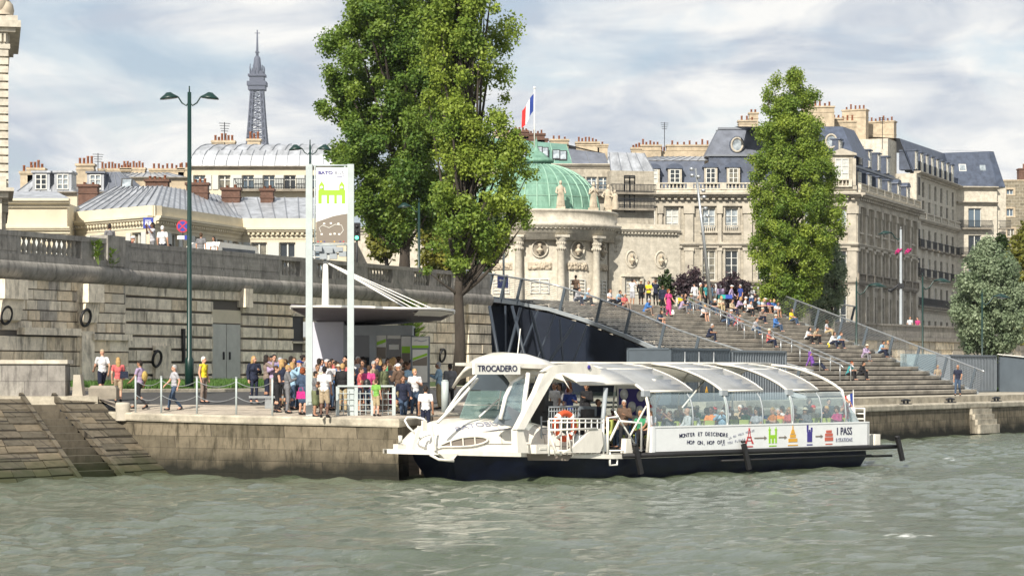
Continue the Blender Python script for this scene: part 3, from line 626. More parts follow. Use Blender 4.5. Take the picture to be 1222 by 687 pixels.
# upper wall to the right of the stairs
uw = thing('upper_quay_wall', 'grey stone street wall with coping beyond the right side of the stairs', 'wall', (0,0,0), QR)
m = MB(); m.box(159, 165.5, 77.6, 78.8, 2.0, 7.95); m.box(159, 260, 78.1, 79, 2.0, 6.1); blocks(m, 165.6, 235, 2.1, 6.0, 78.1, .6, .04, .08, 1.8, seed=31, w=(0,1,2,3,3)); m.build('wall_face', M_wt, uw)
m = MB(); m.box(165.5, 260, 77.8, 78.6, 6.05, 6.35); m.box(165.5, 192, 78.0, 78.45, 6.35, 7.25); m.box(165.5, 192, 77.9, 78.5, 7.25, 7.4); m.box(158.8, 165.6, 77.5, 78.7, 7.95, 8.12)
m.box(192, 260, 78.0, 78.4, 6.35, 6.9); m.build('coping', M_walldark, uw)
m = MB(); m.box(XL, XE, .95, 6.0, 7.9, 8.38); o = m.build('raised_walk', M_quaycap); o['kind'] = 'structure'; place(o, (W0[0], W0[1], 0), WR)
# ---------------- buildings ----------------
class Fr:
    "a facade frame inside a building: local x along the facade, y into it"
    def __init__(s, root, o=(0,0,0), rz=0): s.root, s.o, s.rz = root, o, rz
    def put(s, ob, x=0, y=0, z=0, rz=0):
        ob.parent = s.root; c, d = math.cos(s.rz), math.sin(s.rz)
        ob.location = (s.o[0]+c*x-d*y, s.o[1]+d*x+c*y, s.o[2]+z); ob.rotation_euler = (0, 0, s.rz+rz); return ob
    def mb(s, m, name, mt): return s.put(m.build(name, mt))
WCACHE = {}
M_curt = mat('white_curtain_pane', (.52,.53,.50), .15, spec=.8, var=.25, vscale=2.5); M_blue = mat('sky_lit_pane', (.10,.14,.18), .04, spec=1); M_warm = mat('half_curtain_pane', (.30,.28,.22), .1, spec=.8, col2=(.02,.02,.02), vscale=1.2)
PANES = {True: [M_pane, M_pane, M_pane, M_blue, M_blue, M_warm], False: [M_panelt, M_panelt, M_curt, M_blue, M_warm, M_pane]}
def window(fr, x, z, w, h, style='sash', y=.22, name='window'):
    key = (round(w, 2), round(h, 2), style)
    if key not in WCACHE:
        f = MB(); t = .07; f.box(-w/2, w/2, -.03, .05, 0, t); f.box(-w/2, w/2, -.03, .05, h-t, h); f.box(-w/2, -w/2+t, -.03, .05, t, h-t); f.box(w/2-t, w/2, -.03, .05, t, h-t)
        f.box(-.05, .05, -.04, .05, t, h-t)
        nb = {'sash':2, 'many':3, 'plain':0, 'shut':1, 'dark':1}.get(style, 1)
        for k in range(nb):
            zz = h*(k+1)/(nb+1) if nb > 1 else h*.68; f.box(-w/2+t, w/2-t, -.02, .05, zz-.03, zz+.03)
        p = MB(); p.box(-w/2+.02, w/2-.02, .06, .09, .02, h-.02)
        s = None
        if style == 'shut': s = MB(); s.box(-.24, .24, -.30, -.24, 0, h)
        WCACHE[key] = (f.mesh('window'), p.mesh('pane'), s.mesh('shutter') if s else None)
        WCACHE[key][0].materials.append(M_iron if style == 'dark' else M_sash); WCACHE[key][1].materials.append(M_panelt if style == 'sash' else M_pane)
        if s: WCACHE[key][2].materials.append(M_shutter)
    a, b, c = WCACHE[key]
    o = bpy.data.objects.new(name, a); COL.objects.link(o); fr.put(o, x, y, z)
    p = bpy.data.objects.new('pane', b); COL.objects.link(p); p.parent = o; p.material_slots[0].link = 'OBJECT'; p.material_slots[0].material = random.choice(PANES[b.materials[0] is M_pane])
    if c:
        for dx in (-w/2-.28, w/2+.28): q = bpy.data.objects.new('shutter', c); COL.objects.link(q); q.parent = o; q.location = (dx, 0, 0)
    return o
def wall_open(fr, x0, x1, z0, z1, ops, mt, y=0, rev=.3, name='wall', back=None):
    m = MB(); xs = sorted({x0, x1, *[v for o in ops for v in (o[0], o[1])]}); zs = sorted({z0, z1, *[v for o in ops for v in (o[2], o[3])]})
    for i in range(len(xs)-1):
        for j in range(len(zs)-1):
            cx, cz = (xs[i]+xs[i+1])/2, (zs[j]+zs[j+1])/2
            if any(o[0] < cx < o[1] and o[2] < cz < o[3] for o in ops): continue
            m.add([(xs[i],y,zs[j]),(xs[i+1],y,zs[j]),(xs[i+1],y,zs[j+1]),(xs[i],y,zs[j+1])], [(0,1,2,3)])
    for a, b, c, d in ops:
        m.add([(a,y,c),(b,y,c),(b,y,d),(a,y,d),(a,y+rev,c),(b,y+rev,c),(b,y+rev,d),(a,y+rev,d)], [(0,4,5,1),(1,5,6,2),(2,6,7,3),(3,7,4,0)])
    if back: m.add([(x0,y,z0),(x0,y,z1),(x0,y+back,z1),(x0,y+back,z0)], [(0,1,2,3)]); m.add([(x1,y,z0),(x1,y,z1),(x1,y+back,z1),(x1,y+back,z0)], [(3,2,1,0)])
    return fr.mb(m, name, mt)
def chimney(fr, x, y, z, w, d, h, pots=5, mt=None, ph=.55, pr=.12):
    m = MB(); m.box(-w/2, w/2, -d/2, d/2, -2.5, h); m.box(-w/2-.1, w/2+.1, -d/2-.1, d/2+.1, h, h+.18); m.box(-w/2-.05, w/2+.05, -d/2-.05, d/2+.05, h*.75, h*.75+.1)
    o = fr.put(m.build('chimney', mt or M_chim), x, y, z)
    along = w >= d
    for i in range(pots):
        k = ('pot', round(ph, 2), round(pr, 2))
        if k not in WCACHE:
            q = MB(); q.lathe([(pr,0),(pr*.85,ph*.8),(pr,ph*.82),(pr,ph),(pr*.7,ph),(pr*.6,ph*.7)], n=8); WCACHE[k] = q.mesh('chimney_pot'); WCACHE[k].materials.append(M_pot)
        p = bpy.data.objects.new('chimney_pot', WCACHE[k]); COL.objects.link(p); p.parent = o; f = ((i+.5)/pots-.5)*.9+random.uniform(-.01,.01)
        p.location = (f*w if along else 0, 0 if along else f*d, h+.18); p.scale = (1, 1, random.choice([.7, 1, 1, 1.3]))
    return o
def seamroof(fr, P4, mt, ms=None, step=.9, name='roof', seam=.06):
    "P4: bottom-left, bottom-right, top-right, top-left; standing seams up the slope"
    m = MB(); P4 = [Vector(p) for p in P4]; m.add(P4, [(0,1,2,3)]); nrm = (P4[1]-P4[0]).cross(P4[3]-P4[0]).normalized()
    if ms:
        m.k = 1; n = max(1, int((P4[1]-P4[0]).length/step))
        for i in range(n+1):
            f = i/n; a = P4[0].lerp(P4[1], f); b = P4[3].lerp(P4[2], f); m.bar(a+nrm*.03, b+nrm*.03, seam, seam, up=nrm)
    return fr.mb(m, name, [mt, ms or mt])
def mansard(fr, x0, x1, y1, z0, z1, ins, mt, ms=None, top=None, step=.9, ins2=None, hips=True, topz=1.2):
    i2 = ins if ins2 is None else ins2; h = ins if hips else 0
    a = [(x0,0,z0),(x1,0,z0),(x1,y1,z0),(x0,y1,z0)]; b = [(x0+h,i2,z1),(x1-h,i2,z1),(x1-h,y1-i2,z1),(x0+h,y1-i2,z1)]
    seamroof(fr, (a[0],a[1],b[1],b[0]), mt, ms, step)
    m = MB(); m.add(a+b, [(1,2,6,5),(2,3,7,6),(3,0,4,7)]); ym = y1/2; r = [(x0+h+1,ym,z1+topz),(x1-h-1,ym,z1+topz)]
    m.k = 1; m.add(b+r, [(0,1,5,4),(1,2,5),(2,3,4,5),(3,0,4)]); fr.mb(m, 'roof', [mt, top or M_zinc])
def dormer(fr, x, z, w, h, y=-.1, d=2.2, mt=None, arch=False, pane='sash', trim=None):
    m = MB(); m.box(-w/2-.22, w/2+.22, 0, d, 0, h+.12)
    if arch: m.smooth = True; m.lathe([((w/2+.35), -0.0), ((w/2+.35), d)], n=12, a0=0, a1=180); m.smooth = False
    m2 = MB(); m2.box(-w/2-.22, -w/2, -.06, 0, 0, h); m2.box(w/2, w/2+.22, -.06, 0, 0, h)
    if arch:
        k = 10; pts = [((w/2+.38)*math.cos(math.pi*i/k), -.14, h+.1+.55*math.sin(math.pi*i/k)) for i in range(k+1)]; m2.k = 1; m2.ext(pts, (0,d,0)); m2.k = 0
    else: m2.k = 1; m2.box(-w/2-.32, w/2+.32, -.2, d, h+.1, h+.26)
    b = MB(); b.box(-w/2-.22, w/2+.22, 0, d, 0, h+.12); o = fr.put(b.build('dormer', mt or M_slate), x, y, z)
    t = m2.build('dormer_frame', [trim or M_trim, mt or M_slate]); t.parent = o
    f = Fr(o); window(f, 0, .1, w, h-.1, pane, y=-.09); return o
def balrow(fr, x0, x1, z, y=0, h=.95, mt=None, step=.42, piers=4.0):
    m = MB(); m.box(x0, x1, y-.16, y+.16, z, z+.16); m.box(x0, x1, y-.17, y+.17, z+h-.14, z+h); n = max(1, round((x1-x0)/piers)); s = (x1-x0)/n
    for i in range(n+1): c = x0+s*i; m.box(max(x0, c-.35), min(x1, c+.35), y-.19, y+.19, z+.02, z+h-.02)
    for i in range(n):
        a = x0+s*i+.4; e = x0+s*(i+1)-.4; k = max(1, round((e-a)/step))
        for j in range(k): c = a+(e-a)*(j+.5)/k; m.lathe([(.07,.16),(.13,.35),(.06,.6),(.09,h-.14)], (c, y, z), 6)
    return fr.mb(m, 'balustrade', mt or M_lime2)
def cornice(fr, x0, x1, z, out=.6, h=.8, y=0, mt=None, dent=0, name='cornice'):
    m = MB()
    pr = [(0,0),(-out*.25,0),(-out*.3,h*.35),(-out*.75,h*.5),(-out*.8,h*.7),(-out,h*.75),(-out,h),(0,h+.02)]
    m.ext([(x0-out*.0, y+a, z+b) for a, b in pr], (x1-x0,0,0))
    if dent:
        n = int((x1-x0)/dent)
        for i in range(n): c = x0+dent*(i+.5); m.box(c-dent*.25, c+dent*.25, y-out*.6, y-out*.2, z+h*.12, z+h*.4)
    return fr.mb(m, name, mt or M_trim)
def railing(fr, x0, x1, z, y=-.7, h=1.0, name='balcony'):
    m = MB(); m.k = 1; m.box(x0, x1, y-.08, 0, z-.2, z); m.k = 0; m.box(x0, x1, y-.03, y+.03, z+h-.06, z+h); m.box(x0, x1, y-.02, y+.02, z+.08, z+.14)
    n = max(2, int((x1-x0)/.14))
    for i in range(n+1): c = x0+(x1-x0)*i/n; m.box(c-.025, c+.025, y-.02, y+.02, z, z+h)
    for c in (x0, x1): m.box(c-.02, c+.02, y, 0, z+h-.06, z+h)
    return fr.mb(m, name, [M_iron, M_trimdark])

# --- the big corner mansion -------------------------------------------------
D1 = 260.0; S1 = D1/F
def X1(px): return (px-611)*S1
def Z1(y): return CZ+(HZ-y)*S1
hotel = thing('corner_mansion', 'large ornate stone corner mansion with blue slate mansard roof behind the stairs', 'building', (X1(748), D1, 6.3))
zb = 6.3; hx = X1(748)
def lx(px): return X1(px)-hx
def lz(y): return Z1(y)-zb
A = Fr(hotel); wide = lx(1019)
cols = [(775,13.5),(802,15.5),(846,15),(873,15),(912,15),(940,15),(968,15),(1003,15)]
ops = []; wins = []
for c, w in cols:
    w = w*S1; x = lx(c)
    for yt, yb, stl in ((249,275,'sash'),(299,334,'many')): ops.append((x-w/2, x+w/2, lz(yb), lz(yt))); wins.append((x, lz(yb), w, lz(yt)-lz(yb), stl))
    ops.append((x-w/2, x+w/2, 1.2, lz(352))); wins.append((x, 1.2, w, lz(352)-1.2, 'many'))
wall_open(A, 0, wide, 0, lz(240), ops, M_limestone, back=12)
for wv in wins: window(A, *wv)
tr_ = MB()
for c, w in cols:
    x = lx(c); w = w*S1/2
    for yt, yb in ((249,275),(299,334)):
        a, b = lz(yb), lz(yt); tr_.box(x-w-.22, x-w-.02, -.12, 0, a-.1, b+.3); tr_.box(x+w+.02, x+w+.22, -.12, 0, a-.1, b+.3); tr_.box(x-w-.4, x+w+.4, -.3, 0, b+.3, b+.5); tr_.box(x-w-.3, x+w+.3, -.28, 0, a-.28, a-.1)
    n = 6
    for i in range(n): tr_.box(x-w+.05+i*(2*w-.1)/n, x-w+.05+i*(2*w-.1)/n+.1, -.2, -.1, lz(275)-.1, lz(275)+.45)
    tr_.box(x-w, x+w, -.22, -.08, lz(275)+.45, lz(275)+.56)
A.mb(tr_, 'window_surround', M_trim)
pil = MB()
for c in (757, 788, 822, 858.5, 892, 926, 954, 985, 1016.5):
    x = lx(c); w = .95 if c in (757, 822, 892, 985, 1016.5) else .42
    pil.box(x-w/2, x+w/2, -.34, 0, lz(290), lz(247)); pil.box(x-w/2-.12, x+w/2+.12, -.46, 0, lz(255), lz(246)); pil.box(x-w/2-.05, x+w/2+.05, -.4, 0, lz(252.5), lz(250.5)); pil.box(x-w/2-.12, x+w/2+.12, -.44, 0, lz(292), lz(289))
    pil.box(x-w/2, x+w/2, -.3, 0, .5, lz(296)); pil.box(x-w/2-.08, x+w/2+.08, -.38, 0, lz(299.5), lz(296))
A.mb(pil, 'pilaster', M_trim)
cornice(A, -.4, wide+.4, lz(296), .5, .55); cornice(A, -.4, wide+.4, lz(343), .5, .7, mt=M_trimdark)
m = MB(); m.box(-.3, wide+.3, -.35, 0, lz(246), lz(240)); A.mb(m, 'frieze', M_trim)
cornice(A, -.6, wide+.6, lz(240), 1.3, .9, dent=.7); 
m = MB(); m.box(-.2, wide+.2, -.7, 1, lz(232), lz(227)); A.mb(m, 'attic', M_lime2)
balrow(A, -.4, lx(981), lz(227), y=-.6, h=lz(218.5)-lz(227))
# roofs of the front
xa, xb, xc = lx(757), lx(842), lx(906)
zr = lz(226)
seamroof(A, ((xa-1,.6,zr),(xb,.6,zr),(xb,1.8,lz(190)),(xa+.5,1.8,lz(190))), M_slate)
seamroof(A, ((xa-.3,1.7,lz(190)),(xb+2,1.7,lz(190)),(xb+2,7,lz(180)),(xa+3,7,lz(180))), M_zinc, M_zincseam, .9)
m = MB(); m.add([(xa-1,.6,zr),(xa+.5,1.8,lz(190)),(xa+.5,12,lz(190)),(xa-1,12,zr)], [(0,3,2,1)]); A.mb(m, 'roof', M_slate)
for c, w in ((779.5,13),(805.5,14)): dormer(A, lx(c), lz(219), w*S1*.85, lz(202)-lz(219), y=.25, arch=True, d=1.6)
# pavilion roof (tall)
mansard(Fr(hotel, (0,.7,0)), xb, lx(928), 9, zr, lz(184), .55, M_slate, hips=True, topz=.1)
pb = lx(928)
seamroof(A, ((xb+.2,1.2,lz(184)),(pb,1.2,lz(184)),(pb-1.6,3.4,lz(150)),(lx(861),3.4,lz(150))), M_slatel)
m = MB(); m.add([(xb+.2,1.2,lz(184)),(lx(861),3.4,lz(150)),(lx(861),8,lz(150)),(xb+.2,10,lz(184))], [(0,3,2,1)]); m.add([(pb,1.2,lz(184)),(pb-1.6,3.4,lz(150)),(pb-1.6,8,lz(150)),(pb,10,lz(184))], [(0,1,2,3)])
m.add([(lx(861),3.4,lz(150)),(pb-1.6,3.4,lz(150)),(pb-1.6,8,lz(148)),(lx(861),8,lz(148))], [(0,1,2,3)]); A.mb(m, 'roof', M_slatel)
m = MB(); m.box(lx(860), pb-1.5, 3.2, 3.5, lz(151), lz(148.5)); m.box(xb+.1, pb+.1, 1.0, 1.3, lz(185.5), lz(183.5)); A.mb(m, 'roof_flashing', M_zincseam)
for c, w in ((848.5,13),(875.5,13)): dormer(A, lx(c), lz(219), w*S1*.85, lz(200.5)-lz(219), y=.4, arch=True, d=1.6)
def oeil(fr, x, y, z, r=.7):
    m = MB(); k = 14; m.ext([(r*1.35*math.cos(2*math.pi*i/k), -.1, r*1.6*math.sin(2*math.pi*i/k)) for i in range(k)], (0,1.6,0)); o = fr.put(m.build('oval_dormer', M_slate), x, y, z)
    f = MB(); f.tube([(r*math.cos(2*math.pi*i/k), -.15, r*1.25*math.sin(2*math.pi*i/k)) for i in range(k+1)], .13, 6); g = f.build('frame', M_trim); g.parent = o
    f = MB(); f.ext([(r*.95*math.cos(2*math.pi*i/k), -.13, r*1.2*math.sin(2*math.pi*i/k)) for i in range(k)], (0,-.02,0)); g = f.build('pane', M_panelt); g.parent = o
oeil(A, lx(881), 1.5, lz(171.5), .62); oeil(A, lx(996), 1.4, lz(187+0)-0, .6) if False else None
mansard(Fr(hotel, (0,.9,0)), pb-.5, lx(985), 9, zr, lz(178), 1.5, M_slate, hips=False)
# corner bay with pediment
m = MB(); cx0, cx1 = lx(983), lx(1021); m.box(cx0, cx1, -.9, 2, lz(227), lz(222)); m.box(lx(989), lx(1018), -.7, 2, lz(222), lz(186)); A.mb(m, 'attic_bay', M_limestone)
window(A, lx(1003.5), lz(216), 1.5, lz(190)-lz(216), 'sash', y=-.78)
m = MB(); m.ext([(lx(986),-1.0,lz(186)),(lx(1021),-1.0,lz(186)),(lx(1021),-1.0,lz(184)),(lx(1003.5),-1.0,lz(178)),(lx(986),-1.0,lz(184))], (0,1.8,0)); m.box(lx(987), lx(991), -.95, 0, lz(222), lz(190)); m.box(lx(1016), lx(1020), -.95, 0, lz(222), lz(190)); A.mb(m, 'pediment', M_trim)
balrow(A, lx(993), lx(1015), lz(224), y=-1.0, h=.9, piers=3)
# side front along the quay
SR = R(67.7); C0 = (lx(1019.5), 0, 0); B = Fr(hotel, C0, SR); BL = 30.6
nw = 8; ops = []; wins = []
for i in range(nw):
    x = 2.2+i*3.72; w = 1.35
    for yt, yb, stl in ((249,275,'sash'),(299,334,'many')): ops.append((x-w/2, x+w/2, lz(yb), lz(yt))); wins.append((x, lz(yb), w, lz(yt)-lz(yb), stl))
    ops.append((x-w/2, x+w/2, 1.2, lz(352))); wins.append((x, 1.2, w, lz(352)-1.2, 'dark'))
wall_open(B, 0, BL, 0, lz(240), ops, M_limestone)
for wv in wins: window(B, *wv)
m = MB()
for i in range(nw+1):
    x = .34+i*3.72; m.box(x-.4, x+.4, -.4, 0, lz(290), lz(247)); m.box(x-.52, x+.52, -.52, 0, lz(255), lz(246)); m.box(x-.4, x+.4, -.36, 0, .5, lz(296)); m.box(x-.5, x+.5, -.5, 0, lz(299.5), lz(296))
B.mb(m, 'pilaster', M_trim)
m = MB()
for i in range(nw):
    x = 2.2+i*3.72; w = .7
    for yt, yb in ((249,275),(299,334)):
        a, b = lz(yb), lz(yt); m.box(x-w-.25, x-w, -.16, 0, a-.1, b+.3); m.box(x+w, x+w+.25, -.16, 0, a-.1, b+.3); m.box(x-w-.4, x+w+.4, -.4, 0, b+.3, b+.55); m.box(x-w-.3, x+w+.3, -.34, 0, a-.3, a-.1)
B.mb(m, 'window_surround', M_trim)
cornice(B, 0, BL, lz(296), .5, .55); cornice(B, 0, BL, lz(343), .5, .7, mt=M_trimdark); m = MB(); m.box(0, BL, -.35, 0, lz(246), lz(240)); B.mb(m, 'frieze', M_trim)
cornice(B, -.2, BL, lz(240), 1.3, .9, dent=.9); m = MB(); m.box(0, BL, -.7, 1, lz(232), lz(227)); B.mb(m, 'attic', M_lime2)
balrow(B, 0, BL, lz(227), y=-.6, h=lz(218.5)-lz(227)); balrow(B, 0, BL, lz(343)+.7, y=-.35, h=.95, mt=M_trimdark)
seamroof(B, ((.3,.6,zr),(BL,.6,zr),(BL,2.2,lz(190)),(.3,2.2,lz(190))), M_slate); seamroof(B, ((.3,2.2,lz(190)),(BL,2.2,lz(190)),(BL-.5,4.4,lz(160)),(-4.5,4.4,lz(155))), M_slate)
m = MB(); m.add([(-8.5,2,lz(190)),(.3,2.2,lz(190)),(-4.5,4.4,lz(155)),(-8.5,8,lz(155))], [(0,1,2,3)]); m.add([(-4.5,4.4,lz(155)),(BL-.5,4.4,lz(160)),(BL-.5,12,lz(157)),(-6,12,lz(152))], [(0,1,2,3)]); m.add([(BL,.6,zr),(BL,10,zr),(BL-.5,12,lz(157)),(BL-.5,4.4,lz(160)),(BL,2.2,lz(190))], [(0,1,2,3,4)]); B.mb(m, 'roof', M_slate)
m = MB(); m.box(-4.6, BL-.4, 4.1, 4.5, lz(160)-.1, lz(160)+.2); m.box(.2, BL, 2.0, 2.35, lz(190)-.1, lz(190)+.15); B.mb(m, 'roof_flashing', M_zincseam)
for i in range(6): dormer(B, 3+i*4.9, lz(219), 1.25, lz(203)-lz(219), y=.2, d=1.8, arch=i > 3)
for i in range(6): dormer(B, 1.2+i*4.6, lz(187), 1.0, 1.9, y=1.9, d=2.2)
oeil(A, lx(994), 1.6, lz(167), .6)
m = MB(); m.add([(lx(960),1.5,lz(184)),(lx(1022),1.5,lz(184)),(lx(1012),4.5,lz(146)),(lx(972),4.5,lz(146))], [(0,1,2,3)]); m.add([(lx(1022),1.5,lz(184)),(lx(1022)+3,9,lz(184)),(lx(1012)+2,9,lz(146)),(lx(1012),4.5,lz(146))], [(0,1,2,3)]); m.add([(lx(960),1.5,lz(184)),(lx(972),4.5,lz(146)),(lx(972),9,lz(146)),(lx(960),9,lz(184))], [(0,1,2,3)]); A.mb(m, 'roof', M_slate)
chimney(A, lx(984), 6, lz(146), 3.6, 1.4, lz(122)-lz(146), 6); chimney(A, lx(1006), 9, lz(150), 2.2, 1.4, lz(133)-lz(150), 4, ph=.4); chimney(A, lx(1027), 12, lz(158), 2.4, 1.4, lz(133)-lz(158), 4)
chimney(A, lx(899), 7, lz(150), 2.0, 1.2, lz(138)-lz(150), 3); chimney(A, lx(909), 9, lz(150), 1.0, 1.0, lz(126)-lz(150), 2)
chimney(A, lx(783), 11, lz(185), 2.4, 1.4, lz(164)-lz(185), 5); chimney(A, lx(800), 13, lz(185), 1.4, 1.3, lz(170)-lz(185), 4); chimney(A, lx(833), 12, lz(185), 5.4, 1.4, lz(163)-lz(185), 7)
m = MB(); m.box(lx(773), lx(866), 11.2, 14, lz(205), lz(169)); A.mb(m, 'rear_wall', M_chim)

# --- apartment block with balconies ------------------------------------------
apt = thing('apartment_building', 'tall stone apartment building with black balconies and slate roof right of the mansion', 'building', (49.6, 289.6, 6.3))
A2 = Fr(apt, (0,0,0), SR); L2 = 26.0; S2 = 300/F
def z2(y, D=300): return CZ+(HZ-y)*D/F-6.3
TOP2 = z2(212, 302)
ops = []; wins = []
for i in range(7):
    x = 1.8+i*3.6; w = 1.25
    for j, yy in enumerate((5.4, 9.0, 12.6, 16.2, 19.0)): ops.append((x-w/2, x+w/2, yy, yy+(2.4 if yy < 18 else 1.9))); wins.append((x, yy, w, 2.4 if yy < 18 else 1.9, 'dark' if (i+j) % 3 else 'sash'))
    ops.append((x-w/2, x+w/2, .8, 3.6)); wins.append((x, .8, w, 2.8, 'dark'))
wall_open(A2, 0, L2, 0, 21.5, ops, M_lime2)
for wv in wins: window(A2, *wv)
for zz in (4.6, 8.3, 15.6, 21.4): cornice(A2, 0, L2, zz, .6 if zz < 19 else .9, .5)
for i in range(7):
    x = 1.8+i*3.6
    for j, zz in enumerate((9.0, 12.6)): railing(A2, x-1.1, x+1.1, zz, name='balcony')
railing(A2, 0, L2, 5.35, name='balcony'); balrow(A2, 0, L2, 16.1, y=-.5, h=.9)
c = math.cos(SR)*L2; s = math.sin(SR)*L2
A3 = Fr(apt, (c, s, 0), R(8)); w3 = 5.6
wall_open(A3, 0, w3, 0, 21.5, [(1.6,3.4,zz,zz+2.6) for zz in (5.4,9.1,12.8,16.4)], M_lime2, back=10)
for zz in (5.4, 9.1, 12.8, 16.4): window(A3, 2.5, zz, 1.8, 2.6, 'plain')
for zz in (12.8, 16.4, 9.1): railing(A3, .3, 4.7, zz-.05)
for zz in (4.6, 8.3, 19.4, 21.4): cornice(A3, 0, w3, zz, .6, .5)
m = MB(); m.box(w3-.01, w3+1.4, .5, 8, 0, 22); A3.mb(m, 'wall', M_lime2)
for zz in (12.8, 16.4, 9.1): railing(Fr(apt, (c+w3, s+.8, 0), R(8)), .1, 1.6, zz-.05)
seamroof(A2, ((0,.2,21.9),(L2+.3,.2,21.9),(L2+1.2,1.8,26.4),(0,1.8,26.0)), M_slate); seamroof(A3, ((-.3,.1,21.9),(w3,.1,21.9),(w3-.6,1.6,26.8),(-1.4,1.6,26.5)), M_slate)
m = MB(); m.ext([(w3,.1,21.9),(w3+1.3,.4,21.9),(w3+.2,1.9,26.8),(w3-.6,1.6,26.8)], (0,6,0)); A3.mb(m, 'roof', M_slate)
m = MB(); m.add([(0,1.8,26),(L2+1.2,1.8,26.4),(L2+1,11,26.9),(0,11,26.9)], [(0,1,2,3)]); A2.mb(m, 'roof', M_zinc)
m = MB(); m.add([(.2,1.6,26.8),(w3,1.6,26.8),(w3,9,27.6),(-4,9,27.6)], [(0,1,2,3)]); A3.mb(m, 'roof', [M_zinc, M_lime2])
m = MB(); m.box(-4.5, 0.2, 2.2, 7, 8, 25.6); A2.mb(m, 'party_wall', M_lime2)
for i in range(8): dormer(A2, 1.8+i*3.1, 22.2, 1.0, 2.2, y=.1, d=2)
for x in (1.1, 3.9):
    m = MB(); m.box(-.5, .5, -.05, .06, 0, 1.0); o = A3.put(m.build('skylight', M_sash), x, .8, 24.0); o.rotation_euler.x = -.3; q = MB(); q.box(-.4, .4, -.07, -.05, .1, .9); p = q.build('pane', M_panelt); p.parent = o
chimney(A2, 2, 4.5, 22, 1.4, 3.4, 6.2, 6); chimney(A2, -1.5, 7, 26, 1.4, 3.0, 3.4, 5)
m = MB(); m.box(-.3, 2.2, -.4, 6, 0, 21.6); A2.mb(m, 'wall', M_lime2)
for zz in (9.0, 12.6, 16.2, 19.0): window(A2, .95, zz, 1.1, 2.2, 'dark', y=-.44)

# --- rubble gable at the right edge ------------------------------------------
gb = thing('rubble_building', 'brown rubble stone gable wall with three small white windows at the right edge', 'building', ((1184-611)/F*340, 340, 6.3))
G = Fr(gb); g = 340/F
def gz(y): return CZ+(HZ-y)*g-6.3
ops = [((x-1185)*g, (x-1185)*g+1.0, gz(yb), gz(yt)) for x, yt, yb in ((1202,226,232),(1202,249,258),(1203,273,282))]
wall_open(G, 0, 14, 0, gz(216), ops, M_rubble, back=10)
for a, b, c_, d in ops: window(G, (a+b)/2, c_, b-a, d-c_, 'plain'); 
m = MB()
for a, b, c_, d in ops: m.box(a-.3, b+.3, -.05, 0, d, d+.25); m.box(a-.3, b+.3, -.08, 0, c_-.2, c_); m.box(a-.28, a, -.04, 0, c_, d); m.box(b, b+.28, -.04, 0, c_, d)
m.box(0, 14, -.1, 10, gz(216), gz(214.5)); G.mb(m, 'trim', M_chim)
chimney(G, 5.2, 3, gz(214), 1.6, 1.6, 1.6, 1, mt=M_brick)

# --- domed rotunda -------------------------------------------------------------
DR = 190.0; rs = DR/F; rc = ((640-611)*rs, DR); rot = thing('domed_rotunda', 'pale stone rotunda with green copper dome, columns and roundel busts behind the stairs', 'building', (rc[0], DR, 7.95))
RF = Fr(rot); RR = 95*rs
def rz_(y): return CZ+(HZ-y)*DR/F-7.95+.0
m = MB(); ri = RR*.93; m.lathe([(ri+.3,0),(ri+.3,.9),(ri,.95),(ri,rz_(291))], n=72); RF.mb(m, 'wall', M_lime2)
m = MB(); a, b, c_ = rz_(291), rz_(274), rz_(257)
m.lathe([(ri+.02,a-.02),(RR+.1,a),(RR+.12,a+.5),(RR+.2,a+.52),(RR+.22,b-.25),(RR+.55,b-.1),(RR+.6,b+.15),(RR+.15,b+.25),(RR+.1,c_-.1),(RR+.2,c_-.05),(RR+.2,c_+.1),(RR-2,c_+.12),(0,c_+.12)], n=72)
for i in range(120):
    t = 2*math.pi*i/120; q = Matrix.Rotation(t, 4, 'Z'); m.X = q; m.box(RR+.18, RR+.42, -.07, .07, b-.28, b-.08)
m.X = None; RF.mb(m, 'entablature', M_lime2)
angs = [-13+30*k for k in range(-3, 4)]
for k, a in enumerate(angs):
    x, y = RR*math.sin(R(a)), -RR*math.cos(R(a)); m = MB(); zc = rz_(293)
    m.lathe([(.46,0),(.46,.2),(.35,.3),(.33,.5),(.33,zc*.33),(.28,zc-1.0),(.31,zc-.95),(.30,zc-.9),(.35,zc-.6),(.34,zc-.5),(.42,zc-.22),(.50,zc-.1),(.50,zc+.05)], n=16)
    for j in range(14):
        t = 2*math.pi*j/14
        for zz in (zc-.95, zc-.55): m.ell((.36*math.cos(t+zz), .36*math.sin(t+zz), zz+.1), (.07,.07,.13), 5)
    m.box(-.54,.54,-.54,.54, zc+.02, zc+.2); o = RF.put(m.build('column', M_lime2), x, y, .3, R(a))
def bust(fr, x, y, z, rz, sx=1):
    m = MB(); k = 18; m.tube([(.62*math.cos(2*math.pi*i/k)*sx, 0, .64*math.sin(2*math.pi*i/k)*1.05) for i in range(k+1)], .07, 6); m.k = 1; m.ext([(.60*math.cos(2*math.pi*i/k)*sx, .04, .62*math.sin(2*math.pi*i/k)) for i in range(k)], (0,.05,0)); m.k = 0
    o = fr.put(m.build('roundel', [M_lime2, M_trimdark]), x, y, z, rz)
    b = MB(); b.lathe([(.0,-.55),(.16,-.5),(.10,-.38),(.34,-.2),(.36,-.08),(.12,.08),(.1,.15),(.19,.28),(.17,.45),(.0,.52)], (0,-.08,0), 10); q = b.build('bust', M_statue); q.parent = o; q.scale = (.85*sx,1,.85)
